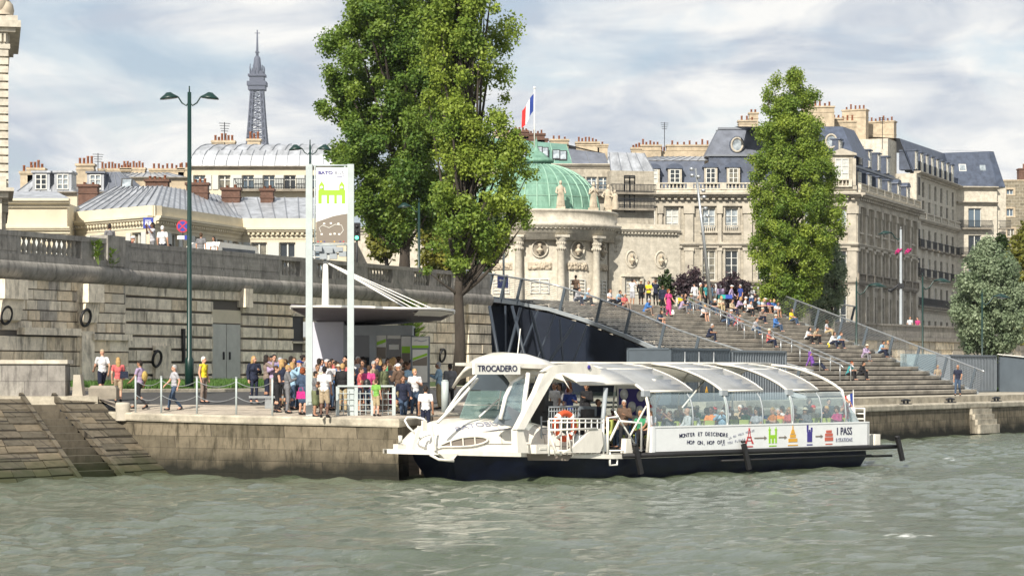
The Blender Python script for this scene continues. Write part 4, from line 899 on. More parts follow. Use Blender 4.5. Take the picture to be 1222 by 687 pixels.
for a in (-28, 2, 32, 60):
    rad = ri+.06; bust(RF, rad*math.sin(R(a)), -rad*math.cos(R(a)), rz_(301.5), R(a))
    m = MB(); n = 8; aa = [a-9+18*i/n for i in range(n+1)]
    for zz, o_, h_ in ((rz_(325), .07, rz_(317)-rz_(325)),): m.grid([[((ri+o_)*math.sin(R(t)), -(ri+o_)*math.cos(R(t)), z) for t in aa] for z in (zz, zz+h_)]); 
    rr2 = random.Random(int(a)); 
    for i in range(26): t = a+rr2.uniform(-8, 8); m.ell(((ri+.08)*math.sin(R(t)), -(ri+.08)*math.cos(R(t)), zz+rr2.uniform(.1, h_-.1)), (.14,.08,.16), 6)
    RF.mb(m, 'relief_panel', M_statue)
    for yt, yb in ((336,353),):
        q = Fr(rot, ((ri+.02)*math.sin(R(a)), -(ri+.02)*math.cos(R(a)), 0), R(a)); window(q, 0, rz_(yb), 1.5, rz_(yt)-rz_(yb), 'many', y=.0)
dm = MB(); RD = 75*rs; z0 = rz_(256); dh = rz_(196)-z0
prof = [(RD*1.04,0),(RD*1.04,.25),(RD,.3)]+[(RD*math.cos(R(t))**.92, .3+(dh-.3)*math.sin(R(t))) for t in (6,14,22,30,38,46,54,62,70,75)]
dm.lathe(prof, (0,0,z0), 64); dm.k = 1
for i in range(32):
    t = 2*math.pi*i/32; dm.tube([(r*math.cos(t)*1.004, r*math.sin(t)*1.004, z0+z) for r, z in prof[2:]], .07, 5)
for r, z in (prof[4], prof[6], prof[8]): dm.lathe([(r*1.01,z-.04),(r*1.012,z+.02)], (0,0,z0), 64)
M_cop2 = mat('copper_rib', (.24,.40,.31), .6, .1, var=.2, vscale=1); RF.mb(dm, 'dome', [M_copper, M_cop2])
m = MB(); zt = rz_(197); u = rs
m.lathe([(27*u,-.7),(26*u,-.25),(18*u,-.2),(17.5*u,.15),(21*u,.2),(21*u,.38),(14*u,.62),(9*u,.95),(4*u,1.15),(3.4*u,1.3),(1.6*u,1.5),(1.2*u,2.0),(.5*u,2.1),(0,2.4)], (0,0,zt), 32); RF.mb(m, 'lantern', M_copper)
m = MB(); m.tube([(-.15,0,zt+1.2),(-.15,0,rz_(106))], .05, 6); m.ell((-.15,0,rz_(105)), (.1,.1,.12)); pole = RF.mb(m, 'flagpole', M_white)
FM = [mat('flag_blue', (.02,.05,.25), .8), mat('flag_white', (.75,.75,.75), .8), mat('flag_red', (.6,.03,.03), .8)]
fl = MB()
for s in range(3):
    fl.k = s; G_ = []
    for j in range(9):
        row = []
        for i in range(5):
            f = (s+i/4)/3; g_ = j/8; row.append((-.2-f*.95-g_*.05, .16*math.sin(f*7+g_*3), rz_(112)-g_*1.5-f*1.35+.1*math.sin(f*6+g_)))
        G_.append(row)
    fl.smooth = True; fl.grid(G_)
flag = RF.mb(fl, 'flag', FM)
# statues on the attic
def statue_mesh(v):
    m = MB(); m.box(-.42,.42,-.35,.35,0,.28); m.lathe([(.38,.28),(.42,.5),(.34,1.1),(.27,1.5),(.33,1.85),(.36,2.1),(.16,2.28),(.09,2.35)], (0,0,0), 12, sy=.75); m.ell((.02*v,-.03,2.55),(.15,.17,.21))
    for s in (-1,1):
        a = (s*.33,0,2.08); b = (s*(.48+.06*v),-.1,1.6); c_ = (s*(.2+.2*((v+s) % 2)),-.35,1.5 if v != 1 else 2.0); m.tube([a,b,c_], [.12,.09,.07], 7)
    for i in range(7): t = R(200+i*24); m.tube([(.40*math.cos(t),.3*math.sin(t),.32),(.3*math.cos(t),.22*math.sin(t),1.45),(.22*math.cos(t+.5),.2*math.sin(t+.5),2.0)], .05, 5)
    if v == 2: m.lathe([(.36,.3),(.4,.6),(.28,1.3),(.3,1.7),(.1,1.9)], (.75,0,0), 10); m.ell((.72,-.02,2.05),(.14,.15,.19)); m.tube([(.6,0,1.7),(.2,-.3,1.6)], .08, 6)
    return m
for v, px, yb, lab in ((0,668,255,'standing draped stone statue in front of the green dome'),(1,708,256,'stone statue with raised arm just right of the green dome'),(2,727,257,'paired stone statues leaning together at the right end of the rotunda roof')):
    x = (px-640)*rs; y = -math.sqrt(max(.5, (RR-.3)**2-x*x)); y = max(y, -RR+.5); o = statue_mesh(v).build('roof_statue', M_statue); place(o, (rc[0]+x*.97, DR+y, 7.95+rz_(257)+.1), random.uniform(-.2,.5)); o.scale = (.78,.78,.82); tag(o, lab, 'statue', 'statues on the rotunda roof')
# wing running right from the rotunda
WG = Fr(rot, (RR*.9, -2.0, 0), R(22)); wl = 6.6*.95
m = MB(); m.box(0, wl, 0, 8, 0, rz_(279)); WG.mb(m, 'wing_wall', M_lime2); cornice(WG, 0, wl, rz_(281), .4, .5, mt=M_lime2, dent=.3); m = MB(); m.box(0, wl, -.05, 8, rz_(281)+.5, rz_(268)); WG.mb(m, 'wing_attic', M_lime2)
for x in (2.0, 4.6): bust(WG, x, -.02, rz_(310), 0, .8)
for px in (2.0, 4.6):
    window(WG, px, rz_(352), 1.1, rz_(334)-rz_(352), 'many', y=-.02); m = MB(); m.ext([(px-1.0,-.05,rz_(331)),(px+1.0,-.05,rz_(331)),(px,-.05,rz_(326.5))], (0,-.3,0)); m.box(px-.95, px-.7, -.25, 0, rz_(352), rz_(331)); m.box(px+.7, px+.95, -.25, 0, rz_(352), rz_(331)); WG.mb(m, 'pediment', M_lime2)
LG = Fr(rot, (-RR*.9-7, -2.5, 0), R(-18)); m = MB(); m.box(-6, 7.5, 0, 8, 0, rz_(281)); LG.mb(m, 'wing_wall', M_lime2); cornice(LG, -6, 7.5, rz_(281), .4, .5, mt=M_lime2); bust(LG, 5.4, -.02, rz_(302), 0, .8)
m = MB(); m.ext([(5-1.2,-.05,rz_(331)),(5+1.2,-.05,rz_(331)),(5,-.05,rz_(325))], (0,-.3,0)); LG.mb(m, 'pediment', M_lime2)

# --- apartment block behind the dome ------------------------------------------
DB = 232.0; bs = DB/F; bb = thing('courtyard_building', 'beige apartment house with green and grey zinc mansard behind the green dome', 'building', ((560-611)*bs, DB, 7.95)); BB = Fr(bb)
def bx_(px): return (px-560)*bs
def bz(y): return CZ+(HZ-y)*bs-7.95
ops = []
for px in (692, 706, 720, 732): ops.append((bx_(px)-.5, bx_(px)+.5, bz(226), bz(211)))
for px in (666, 677): ops.append((bx_(px)-.4, bx_(px)+.4, bz(222), bz(210)))
wall_open(BB, 0, bx_(744), -1.7, bz(199), ops, M_cream.copy() if False else M_limestone)
for a, b, c_, d in ops: window(BB, (a+b)/2, c_, b-a, d-c_, 'sash')
cornice(BB, 0, bx_(744), bz(200.5), .4, .4); railing(BB, bx_(690), bx_(744), bz(232), -.8, .9)
seamroof(BB, ((bx_(560),0,bz(199)),(bx_(684),0,bz(199)),(bx_(676),1.8,bz(170)),(bx_(560),1.8,bz(160))), M_coppergn, M_cop2, 1.6); seamroof(BB, ((bx_(684),0,bz(197)),(bx_(728),0,bz(203)),(bx_(722),1.8,bz(181)),(bx_(676),1.8,bz(175))), M_slatel, M_zincseam, 1.4)
m = MB(); m.add([(bx_(560),1.8,bz(160)),(bx_(676),1.8,bz(170)),(bx_(722),1.8,bz(181)),(bx_(722),8,bz(178)),(bx_(560),8,bz(158))], [(0,1,2,3,4)]); BB.mb(m, 'roof', M_zinc)
for px, yy in ((607,188),(623,184),(643,180),(650,181),(664,184),(672,185)):
    m = MB(); m.box(-.4,.4,-.06,.08,-.6,.6); o = BB.put(m.build('skylight', M_iron), bx_(px), .75, bz(yy)); o.rotation_euler.x = -.55; q = MB(); q.box(-.3,.3,-.09,-.06,-.48,.48); p = q.build('pane', M_panelt); p.parent = o
for px, w, y0, y1, n, mt in ((600,1.7,170,152,4,M_chim),(622,1.5,175,151,4,M_brick),(636,2.4,182,154,6,M_brick),(648,1.0,186,160,2,M_brick),(668,1.8,180,161,3,M_chim),(702,2.3,180,164,6,M_chim),(720,1.0,180,167,1,M_chim)):
    chimney(BB, bx_(px), 2.6, bz(y0), w, 1.2, bz(y1)-bz(y0)-.4, n, mt=mt, ph=.4, pr=.10)
KF = Fr(bb, (bx_(728), -1.5, 0), R(12)); m = MB(); kx = 4.4
m.box(0, kx, 0, 8, 0, bz(205)); KF.mb(m, 'wall', M_limestone); railing(KF, 0, kx, bz(250), -.7, 1); railing(KF, 0, kx, bz(231), -.7, .8)
for zz in (bz(228), bz(248), bz(226)): window(KF, 1.9, zz-.5, 1.1, 1.8, 'dark', y=-.05)
seamroof(KF, ((0,0,bz(205)),(kx,0,bz(205)),(kx-.6,1.5,bz(182)),(.2,1.5,bz(182))), M_zinc, M_zincseam, .9)
seamroof(BB, ((bx_(680),6,bz(185)),(bx_(775),6,bz(185)),(bx_(775),12,bz(174)),(bx_(690),12,bz(174))), M_zinc, M_zincseam, 1.6)
chimney(BB, bx_(765), 9, bz(178), 1.0, 1.0, .8, 3, ph=.4); chimney(BB, bx_(705), 13, bz(176), 1.0, 1.0, .5, 2, ph=.4)

# --- cream palace wing at the left ---------------------------------------------
cw = thing('cream_palace_wing', 'low cream rendered palace wing with dentil cornice and shuttered windows above the quay wall', 'building', (0, 0, 7.95))
KL, KC, KR, KE = (-29.8,157.0), (-22.9,150.0), (-18.8,163.0), (-11.5,163.0)
def wing(A_, B_, wpx, styles='shut', back=None):
    v = Vector((B_[0]-A_[0], B_[1]-A_[1])); l = v.length; d = (v.x/l, v.y/l); fr = Fr(cw, (A_[0], A_[1], 0), math.atan2(d[1], d[0])); xs = [frame_x(p, A_, d) for p in wpx]
    wall_open(fr, 0, l, -.5, 5.6, [(x-.55, x+.55, 1.4, 4.55) for x in xs], M_cream, back=back)
    for x in xs: window(fr, x, 1.4, 1.1, 3.15, 'shut')
    cornice(fr, 0, l, 5.0, .5, .55, mt=M_creamtrim, dent=.34); m = MB(); m.box(-.05, l+.05, -.12, .6, 5.5, 6.2); fr.mb(m, 'attic', M_creamtrim); m = MB(); m.box(0, l, -.05, 0, 4.78, 5.0); fr.mb(m, 'string_course', M_creamtrim); return fr
wing(KL, KC, (98, 126, 163)); wing(KC, KR, (208, 236, 262, 280)); wing(KR, KE, (309, 343, 375))
CF = Fr(cw); e = 6.2
r1, r2, r3 = (-27.2,161,8.25), (-24.0,161,8.3), (-20.9,171,8.35)
seamroof(CF, ((KL[0],KL[1]+.3,e),(KC[0],KC[1]+.3,e),r2,r1), M_zinc, M_zincseam, .9); seamroof(CF, ((KC[0],KC[1]+.3,e),(KR[0],KR[1]+.3,e),r3,r2), M_zinc, M_zincseam, .9)
m = MB(); m.add([(KL[0],KL[1]+.3,e),r1,(-30.5,168,6.2)], [(0,1,2)]); CF.mb(m, 'roof', M_zinc)
seamroof(CF, ((KR[0]-1,KR[1]+.3,e),(KE[0],KE[1]+.3,e),(KE[0],KE[1]+6,8.1),(KR[0]-2.5,KR[1]+6,8.1)), M_zinc, M_zincseam, .8)
for px_, yt, w_, n_, D_ in ((188,214,1.55,4,163),(236,218,1.5,4,165),(276,224,1.3,2,168),(319,225,.9,2,168),(106,220,1.3,2,162)): chimney(CF, (px_-611)/F*D_, D_, 6.4, w_, .9, CZ+(HZ-yt)*D_/F-7.95-6.6, n_, mt=M_brick, ph=.24, pr=.1)
PF = Fr(cw, (-33.5, 153.5, 0)); m = MB(); m.box(-1.5, 4.4, 0, 5, -.5, 6.6); PF.mb(m, 'pavilion_wall', M_cream); cornice(PF, -1.5, 4.6, 4.6, .35, .45, mt=M_creamtrim); cornice(PF, -1.5, 4.6, 6.3, .6, .55, mt=M_creamtrim)
m = MB(); m.ext([(-1.5,-.3,6.85),(4.6,-.3,6.85),(3.2,2.6,7.5),(-1.5,2.6,7.5)], (0,0,.05)); PF.mb(m, 'roof', M_zinc); window(PF, 1.0, 1.2, 1.0, 3, 'shut', y=-.02); window(PF, 3.2, 1.2, 1.0, 3, 'shut', y=-.02)
# roofs behind: three more houses
def house(lab, x0, x1, ye, yt, yb, D, wallm, roofm, ms, wins=(), wy=(0,0), chim=(), curve=False, base=7.95, bay=None, hips=True, ins=2.0, sky=()):
    k = D/F; t = thing('zinc_roof_house', lab, 'building', ((x0-611)*k, D, base), 0, 'houses behind the cream palace wing'); fr = Fr(t); X = lambda p: (p-x0)*k; Z = lambda y: CZ+(HZ-y)*k-base
    ops = [(X(p)-.5, X(p)+.5, Z(wy[1]), Z(wy[0])) for p in wins]
    wall_open(fr, 0, X(x1), 0, Z(ye), ops, wallm, back=9)
    for a, b, c_, d in ops: window(fr, (a+b)/2, c_, b-a, d-c_, 'shut')
    cornice(fr, 0, X(x1), Z(ye)-.1, .3, .3, mt=M_trimdark)
    if curve:
        n = 6; prev = None
        for i in range(n+1):
            a = R(90*i/n); p = (2.6*(1-math.cos(a)), Z(ye)+(Z(yt)-Z(ye))*math.sin(a))
            if prev: seamroof(fr, ((prev[0]*.6,prev[0],prev[1]),(X(x1),prev[0],prev[1]),(X(x1),p[0],p[1]),(p[0]*.6,p[0],p[1])), roofm, ms, 1.0)
            prev = p
        m = MB(); m.add([(1.6,2.6,Z(yt)),(X(x1),2.6,Z(yt)),(X(x1),9,Z(yt)+.2),(1.6,9,Z(yt)+.2)], [(0,1,2,3)]); fr.mb(m, 'roof', roofm)
    else: mansard(fr, 0, X(x1), 10, Z(ye), Z(yt), ins, roofm, ms, top=roofm, step=.9, hips=hips, topz=.3)
    for p, w, y0, y1, n, mt in chim: chimney(fr, X(p), 3.5, Z(y0), w, .9, Z(y1)-Z(y0), n, mt=mt, ph=.5, pr=.11)
    for p, yy in sky:
        m = MB(); m.box(-.45,.45,-.08,.1,-.5,.5); o = fr.put(m.build('skylight', M_iron), X(p), .55, Z(yy)); o.rotation_euler.x = -.5; q = MB(); q.box(-.34,.34,-.11,-.08,-.38,.38); z = q.build('pane', M_panelt); z.parent = o
    if bay: 
        for p in bay: dormer(fr, X(p), Z(ye)+.3, .9, 1.3, y=.4, d=2, mt=roofm, trim=M_zinc)
    return fr, X, Z
fr, X, Z = house('tall house with curved zinc roof, skylights and white shutters left of the trees', 226, 400, 201, 169, 300, 200, M_cream, M_zinc, M_zincseam, (238,268,296,321,346,371), (209,226), ((261,1.9,172,166,6,M_chim),(298,1.1,185,164,3,M_chim)), True, sky=((246,187),(264,187),(276,187),(304,186),(330,187),(356,186)))
railing(fr, X(280), X(400), Z(226), -.6, .9)
house('house with grey zinc mansard and two small dormers at the far left', 16, 92, 232, 202, 300, 182, M_cream, M_zinc, M_zincseam, chim=((22,1.0,210,203,3,M_chim),(33,1.3,206,199,4,M_chim)), bay=(48, 74))
house('house with steep blue zinc roof behind the cream wing, tall chimney at its left corner', 86, 168, 232, 203, 300, 186, M_cream, M_slatel, M_zincseam, chim=((93,1.4,214,194,4,M_chim),), bay=(113,), sky=((150,219),))
house('long house with a row of chimney pots behind the zinc roofs', 104, 232, 214, 203, 300, 215, M_chim, M_zinc, M_zincseam, chim=((130,3.0,206,200,9,M_chim),(152,2.2,206,199,7,M_chim),(193,3.2,208,200,7,M_chim),(216,1.4,204,199,3,M_chim)), ins=3)
house('low house with ribbed zinc roof directly behind the cream palace wing', 205, 400, 252, 234, 300, 176, M_cream, M_zinc, M_zincseam, chim=(), ins=4)
# --- tall classical corner at the left edge ------------------------------------
oc = thing('museum_corner', 'corner of a tall banded stone museum building with cornice at the left edge', 'building', ((7-611)/F*112, 112, 7.95), R(12.6)); OF = Fr(oc, rz=0); k = 112/F
def oz(y): return CZ+(HZ-y)*k-7.95
m = MB(); m.box(-9, -.0, .3, 9, 0, oz(58)); 
y = 58
while y < 250: m.box(-9, .12, .15, 9.1, oz(y+8.6), oz(y+1)); y += 9.8
OF.mb(m, 'wall', M_lime2)
m = MB(); m.box(-9.1,.2,.1,9.2,oz(58),oz(52)); m.box(-9.1,.1,.15,9.1,oz(52),oz(38)); m.box(-9.3,.45,-.1,9.4,oz(38),oz(33)); m.box(-9.3,.7,-.3,9.6,oz(33),oz(25)); m.box(-9.3,.55,-.2,9.5,oz(25),oz(19)); m.box(-9,.1,.2,9,oz(19),oz(-30))
for i in range(5): m.box(-.9+i*.2,-.8+i*.2,.0,.2,oz(50),oz(40)); m.box(.0,.18,.4+i*.5,.6+i*.5,oz(50),oz(40))
OF.mb(m, 'cornice', M_lime2)
m = MB(); m.ell((-.1,.3,oz(12)),(.5,.5,.6)); m.ell((-.4,.1,oz(4)),(.45,.4,.7)); m.lathe([(.5,0),(.3,.5),(.45,1.2),(.2,1.8)], (-.2,.2,oz(18)), 10); OF.mb(m, 'carved_ornament', M_statue)
m = MB(); m.box(-9,-.2,-2.2,4,0,oz(240)); m.box(-9,.1,-2.5,4,oz(240),oz(233)); m.box(-9,.35,-2.8,4,oz(233),oz(229)); m.box(-9,0,-2.3,4,oz(229),oz(215)); OF.mb(m, 'lower_wall', M_lime2)

# --- the iron tower far away ----------------------------------------------------
tw = thing('iron_lattice_tower', 'distant iron lattice tower with antenna rising above the roofs', 'tower', ((307-611)/F*2250, 2250, 0))
ty = 2250/F
def tz(y): return CZ+(HZ-y)*ty
hw = lambda z: 62.5*math.exp(-z/ (95.0)) + 2.2 + max(0, (276-z))*.021   # half width with height
zs = [0, 20, 40, 57, 60, 80, 100, 115, 119]+list(np.linspace(130, 276, 22))
for (sx, sy) in ((1,1),(1,-1),(-1,1),(-1,-1)):
    m = MB()
    for a, b in zip(zs, zs[1:]):
        wa, wb = hw(a), hw(b); ta, tb = max(1.6, wa*.22), max(1.6, wb*.22)
        for (o1, o2) in ((0,0),(1,0),(0,1),(1,1)):
            m.bar((sx*(wa-o1*ta*1.6), sy*(wa-o2*ta*1.6), a), (sx*(wb-o1*tb*1.6), sy*(wb-o2*tb*1.6), b), .9)
        for q in (0, 1):
            m.bar((sx*wa, sy*(wa-q*ta*1.6), a), (sx*(wb-tb*1.6), sy*(wb-q*tb*1.6), b), .5); m.bar((sx*(wa-ta*1.6), sy*wa, a), (sx*wb, sy*wb, b), .5)
            m.bar((sx*wa, sy*wa, a), (sx*wb, sy*(wb-tb*1.6), b), .5)
    m.build('leg', M_towerm, tw)
m = MB()
for a, b in zip(zs[9:], zs[10:]):
    wa, wb = hw(a), hw(b)
    for q in range(4):
        c = Matrix.Rotation(q*math.pi/2, 4, 'Z'); m.X = c; m.bar((-wa,-wa,a),(wa,-wa,a), .8); m.bar((-wa,-wa,a),(wb,-wb,b), .7); m.bar((wa,-wa,a),(-wb,-wb,b), .7); m.bar((0,-wa,a),(0,-wb,b), .5)
m.X = None; m.build('lattice', M_towerm, tw)
for z, w, h in ((57,36,6),(115,20,5)):
    m = MB(); m.box(-w,w,-w,w,z,z+h); m.build('platform', M_towerm, tw)
m = MB(); w = hw(276); m.box(-w-2.5,w+2.5,-w-2.5,w+2.5,272,276); m.box(-w-3.5,w+3.5,-w-3.5,w+3.5,276,280); m.box(-w-1.2,w+1.2,-w-1.2,w+1.2,280,285); m.box(-w-2.6,w+2.6,-w-2.6,w+2.6,285,287); m.box(-w,w,-w,w,287,290); m.lathe([(w*.9,290),(w*.7,296),(3.4,299),(3,303),(1.6,305)], n=12)
for i in range(14): a = 2*math.pi*i/14; m.tube([((w+1.5)*math.cos(a),(w+1.5)*math.sin(a),287),((w+1.5)*math.cos(a),(w+1.5)*math.sin(a),293+2*(i % 3))], .35, 4)
m.build('summit', M_towerm, tw)
m = MB(); m.tube([(0,0,303),(0,0,312),(0,0,tz(36))], [1.6,1.2,.6], 6); m.box(-1.9,1.9,-1.9,1.9,308,309); m.box(-2.6,2.6,-.5,.5,tz(40),tz(39.4)); m.build('antenna', M_towerm, tw)
# roof aerials
def aerial(px, y0, y1, D, lab):
    k = D/F; m = MB(); z = (y0-y1)*k; m.tube([(0,0,-1),(0,0,z)], .04, 5)
    for i in range(4): m.tube([(-.5+.06*i,0,z-.1-.22*i),(.5-.06*i,0,z-.1-.22*i)], .025, 4)
    o = m.build('roof_aerial', M_iron); place(o, PX(px, y0, D), .4); tag(o, lab, 'aerial')
aerial(117, 205, 183, 217, 'thin television aerial standing among the chimney pots at left'); aerial(268, 168, 146, 203, 'thin television aerial above the curved zinc roof'); aerial(793, 170, 146, 272, 'thin television aerial above the long chimney stack of the mansion'); aerial(1053, 168, 140, 282, 'thin television aerial at the right end of the mansion roof')
# ---------------- trees and shrubs ----------------
def leaves(name, cl, per, size, mt, parent, up=.5, seed=1, dens=None):
    rg = np.random.default_rng(seed); C = np.array([c[0] for c in cl]); Rr = np.array([c[1] for c in cl]); n = len(cl)
    cnt = np.maximum(30, (per*(Rr[:, 0]*Rr[:, 1]*Rr[:, 2])**(2/3)/.5).astype(int)); idx = np.repeat(np.arange(n), cnt); N_ = len(idx)
    d = rg.normal(size=(N_, 3)); d /= np.linalg.norm(d, axis=1)[:, None]; r = rg.random(N_)**.5*rg.uniform(.7, 1.38, N_)
    P = C[idx]+d*Rr[idx]*r[:, None]
    nr = d*.55+rg.normal(size=(N_, 3))*.6; nr[:, 2] += up; nr /= np.linalg.norm(nr, axis=1)[:, None]
    t = np.cross(nr, rg.normal(size=(N_, 3))); t /= np.linalg.norm(t, axis=1)[:, None]; b = np.cross(nr, t)
    s = size*rg.uniform(.45, 1.45, N_)[:, None]; dr = nr*s*.18
    V = np.stack([P-t*s*.6, P+b*s*.42-dr, P+t*s*.6, P-b*s*.42-dr], 1).reshape(-1, 3)
    q = np.arange(N_*4).reshape(-1, 4); me = bpy.data.meshes.new(name)
    me.vertices.add(len(V)); me.vertices.foreach_set('co', V.ravel()); me.loops.add(q.size); me.loops.foreach_set('vertex_index', q.ravel())
    me.polygons.add(N_); me.polygons.foreach_set('loop_start', np.arange(N_)*4); me.polygons.foreach_set('loop_total', np.full(N_, 4)); me.update()
    ct = rg.random(n); tone = np.clip(.62*ct[idx]**1.3+.38*rg.random(N_)+(rg.random(N_)<.06)*.4, 0, 1); at = me.attributes.new('tone', 'FLOAT', 'POINT'); at.data.foreach_set('value', np.repeat(tone, 4))
    me.materials.append(mt); o = bpy.data.objects.new(name, me); COL.objects.link(o); o.parent = parent; return o
def crown_clusters(prof, n, rr, seed, depth=1.0, inner=.35, gap=None):
    "prof: (z, xl, xr) local; clusters spread through the volume, biased to its outside"
    rd = random.Random(seed); prof = sorted(prof); out = []; zs = [p[0] for p in prof]; area = [(p[2]-p[1]) for p in prof]; A_ = max(area)
    while len(out) < n:
        z = rd.uniform(zs[0], zs[-1]); xl = float(np.interp(z, zs, [p[1] for p in prof])); xr = float(np.interp(z, zs, [p[2] for p in prof])); h = (xr-xl)/2
        if rd.random() > (h*2/A_)**1.2+.05: continue
        r = rd.uniform(*rr); r = min(r, max(.25, h*.8)); a = rd.random()*6.283; f = max(inner*rd.random(), rd.random()**.42); rad = max(0, h-r*.75)
        x = (xl+xr)/2+rad*f*math.cos(a)*rd.uniform(.9, 1.12); y = rad*f*math.sin(a)*depth
        if gap and gap(x, y, z, rd): continue
        out.append(((x, y, z), (r, r, r*rd.uniform(.75, 1.35))))
    return out
def tree(name, loc, trunk, prof, n, rr, per, size, mt, lab, cat='tree', seed=1, limbs=22, r0=.3, group=None, inner=.35, extra=(), fork=None, gap=None, up=.5, lr=.07):
    t = thing(name, lab, cat, loc, 0, group); cl = crown_clusters(prof, n, rr, seed, inner=inner, gap=gap)+list(extra); rd = random.Random(seed)
    m = MB(); tp = [Vector(p) for p in trunk]; k = len(tp)-1
    m.tube(tp, [r0*(1.25 if i == 0 else 1)*(1-i/(k+.6)) for i in range(k+1)], 10)
    for c, r in rd.sample(cl, min(limbs, len(cl)))+list(extra):
        c = Vector(c); cand = [tp[0].lerp(tp[-1], f) for f in ()] or tp; z0 = (c.z-tp[0].z)*rd.uniform(.35, .72)+tp[0].z; lo = fork if fork else tp[0].z+1
        z0 = max(lo, min(z0, tp[-1].z-.2)); 
        for a, b in zip(tp, tp[1:]):
            if a.z <= z0 <= b.z: s = a.lerp(b, (z0-a.z)/(b.z-a.z)); break
        else: s = tp[-2]
        mid = s.lerp(c, .5)+Vector((rd.uniform(-.3,.3), rd.uniform(-.3,.3), -.12*(c-s).length*0+.1)); mid.z = s.z+(c.z-s.z)*.42
        rb = min(r0*.45, lr+.012*(c-s).length); m.tube([s, s.lerp(mid,.5)+Vector((rd.uniform(-.1,.1),0,0)), mid, mid.lerp(c,.6), c], [rb, rb*.8, rb*.55, rb*.35, .012], 6)
    m.build('trunk', M_bark, t)
    leaves('crown', cl, per, size, mt, t, up, seed)
    return t
def prof_px(rows, px, D, z0):
    k = D/F; return [(CZ+(HZ-y)*k-z0, (a-px)*k, (b-px)*k) for y, a, b in rows]
def P3(px, y, D, b):  # local point
    return (PX(px, y, D)-Vector(b))
# tree A: on the street behind the balustrade
bA = (PX(482,350,135).x, 135, 7.95)
pA = prof_px([(-110,440,520),(-60,415,540),(-10,396,552),(40,386,556),(90,380,556),(130,379,556),(170,386,560),(200,388,562),(230,398,560),(255,415,545),(275,436,520),(290,450,500)], 482, 135, 7.95)
def gapA(x, y, z, rd): return math.sin(x*1.7+z*.8)*math.sin(z*1.1+y*1.3+.5) > .6
tree('plane_tree', bA, [(0,0,-.2),(.05,0,2.2),(.15,0,4.5),(.1,.1,8),(-.1,0,12),(.1,0,17),(.1,0,21)], pA, 400, (.3,.9), 640, .15, F_plane, 'tall dense dark green tree behind the balustrade, left of its twin', seed=11, limbs=46, r0=.36, fork=2.6, gap=gapA,
     extra=[((-1.9,-.3,3.9),(.5,.5,.4))])
# tree B: on the lower quay in front of the wall
bB = (PX(547,465,118).x, 118, 2.9)
pB = prof_px([(-130,540,600),(-70,515,612),(0,500,618),(50,497,620),(100,500,620),(150,508,628),(200,510,632),(240,512,636),(270,505,628),(300,515,600),(325,535,590)], 547, 118, 2.9)
def gapB(x, y, z, rd): return (z > 12 and x > .9 and rd.random() < .72) or (z < 11 and rd.random() < .45) or (math.sin(x*2.1+z*.9)*math.sin(z*1.3+y) > .55)
tree('plane_tree', bB, [(0,0,-.2),(.1,0,2),(.0,0,4.6),(.25,0,7),(.3,.1,10),(.5,.1,14),(.9,0,19),(1.1,0,23)], pB, 310, (.25,.75), 560, .135, F_poplar, 'tall loose light green tree with dark trunk on the lower quay beside the kiosk', seed=23, limbs=60, r0=.33, fork=4.4, inner=.5, gap=gapB,
     extra=[((3.1,-.5,9.0),(.5,.4,.5)),((3.4,-.6,8.2),(.4,.4,.6)),((2.6,-.4,9.8),(.6,.5,.5)),((3.5,-.2,10.6),(.6,.5,.45)),((-1.6,-.4,5.7),(.3,.3,.3)),((1.5,-.4,6.2),(.35,.3,.3))], up=.35)
# the double poplar at the top of the stairs
bP = tuple(Q(156,77.2,7.2)); kx = bP[1]
pP = prof_px([(378,915,955),(368,903,968),(340,896,985),(300,892,1002),(260,891,1008),(220,892,1004),(180,896,992),(150,899,985),(125,903,984),(110,907,981),(98,914,968),(88,922,960)], 611+bP[0]/kx*F, kx, 7.2)
def gapP(x, y, z, rd): return (z > 14.5 and abs(x+.05) < .1+.35*(z-14.5)/3) or math.sin(x*2.3+z)*math.sin(z*1.5+y*1.3) > .68
tree('poplar_tree', bP, [(0,0,-.5),(0,0,1.5),(-.1,0,5),(0,0,9),(-.4,0,14),(-.7,0,17)], pP, 470, (.3,.7), 600, .135, F_poplar, 'tall bright green columnar poplar with split top at the head of the stairs', seed=5, limbs=30, r0=.28, gap=gapP)
bS = tuple(Q(163,76.5,6.0)); kx = bS[1]
pS = prof_px([(400,960,985),(385,958,995),(360,962,1010),(335,966,1014),(310,970,1010),(290,976,1000)], 611+bS[0]/kx*F, kx, 6.0)
tree('young_tree', bS, [(-.6,0,-.8),(-.3,0,1),(0,0,3),(.1,0,5)], pS, 100, (.25,.6), 380, .15, F_silver, 'small pale green tree leaning out to the right of the tall poplar', seed=8, limbs=14, r0=.12, inner=.6)
# silver tree at the right
bR = (PX(1178,440,176).x, 176, 2.1)
pR = prof_px([(420,1158,1196),(408,1140,1222),(385,1132,1230),(355,1132,1232),(330,1138,1224),(310,1150,1212),(296,1162,1194),(288,1170,1186)], 1178, 176, 2.1)
tree('silver_tree', bR, [(0,0,-.2),(.1,0,2),(0,0,4),(0,0,8)], pR, 260, (.3,.75), 420, .17, F_silver, 'round silvery green tree standing behind the container kiosk at right', seed=14, limbs=20, r0=.2)
bY = (PX(1226,360,200).x, 200, 6.3)
pY = prof_px([(400,1196,1262),(370,1196,1262),(340,1195,1260),(310,1198,1256),(285,1206,1246),(270,1216,1240)], 1226, 200, 6.3)
tree('maple_tree', bY, [(0,0,-.2),(.1,0,2),(0,0,7)], pY, 90, (.5,.95), 150, .3, F_yellow, 'yellow green tree cut by the right edge of the photo', seed=15, limbs=10, r0=.2)
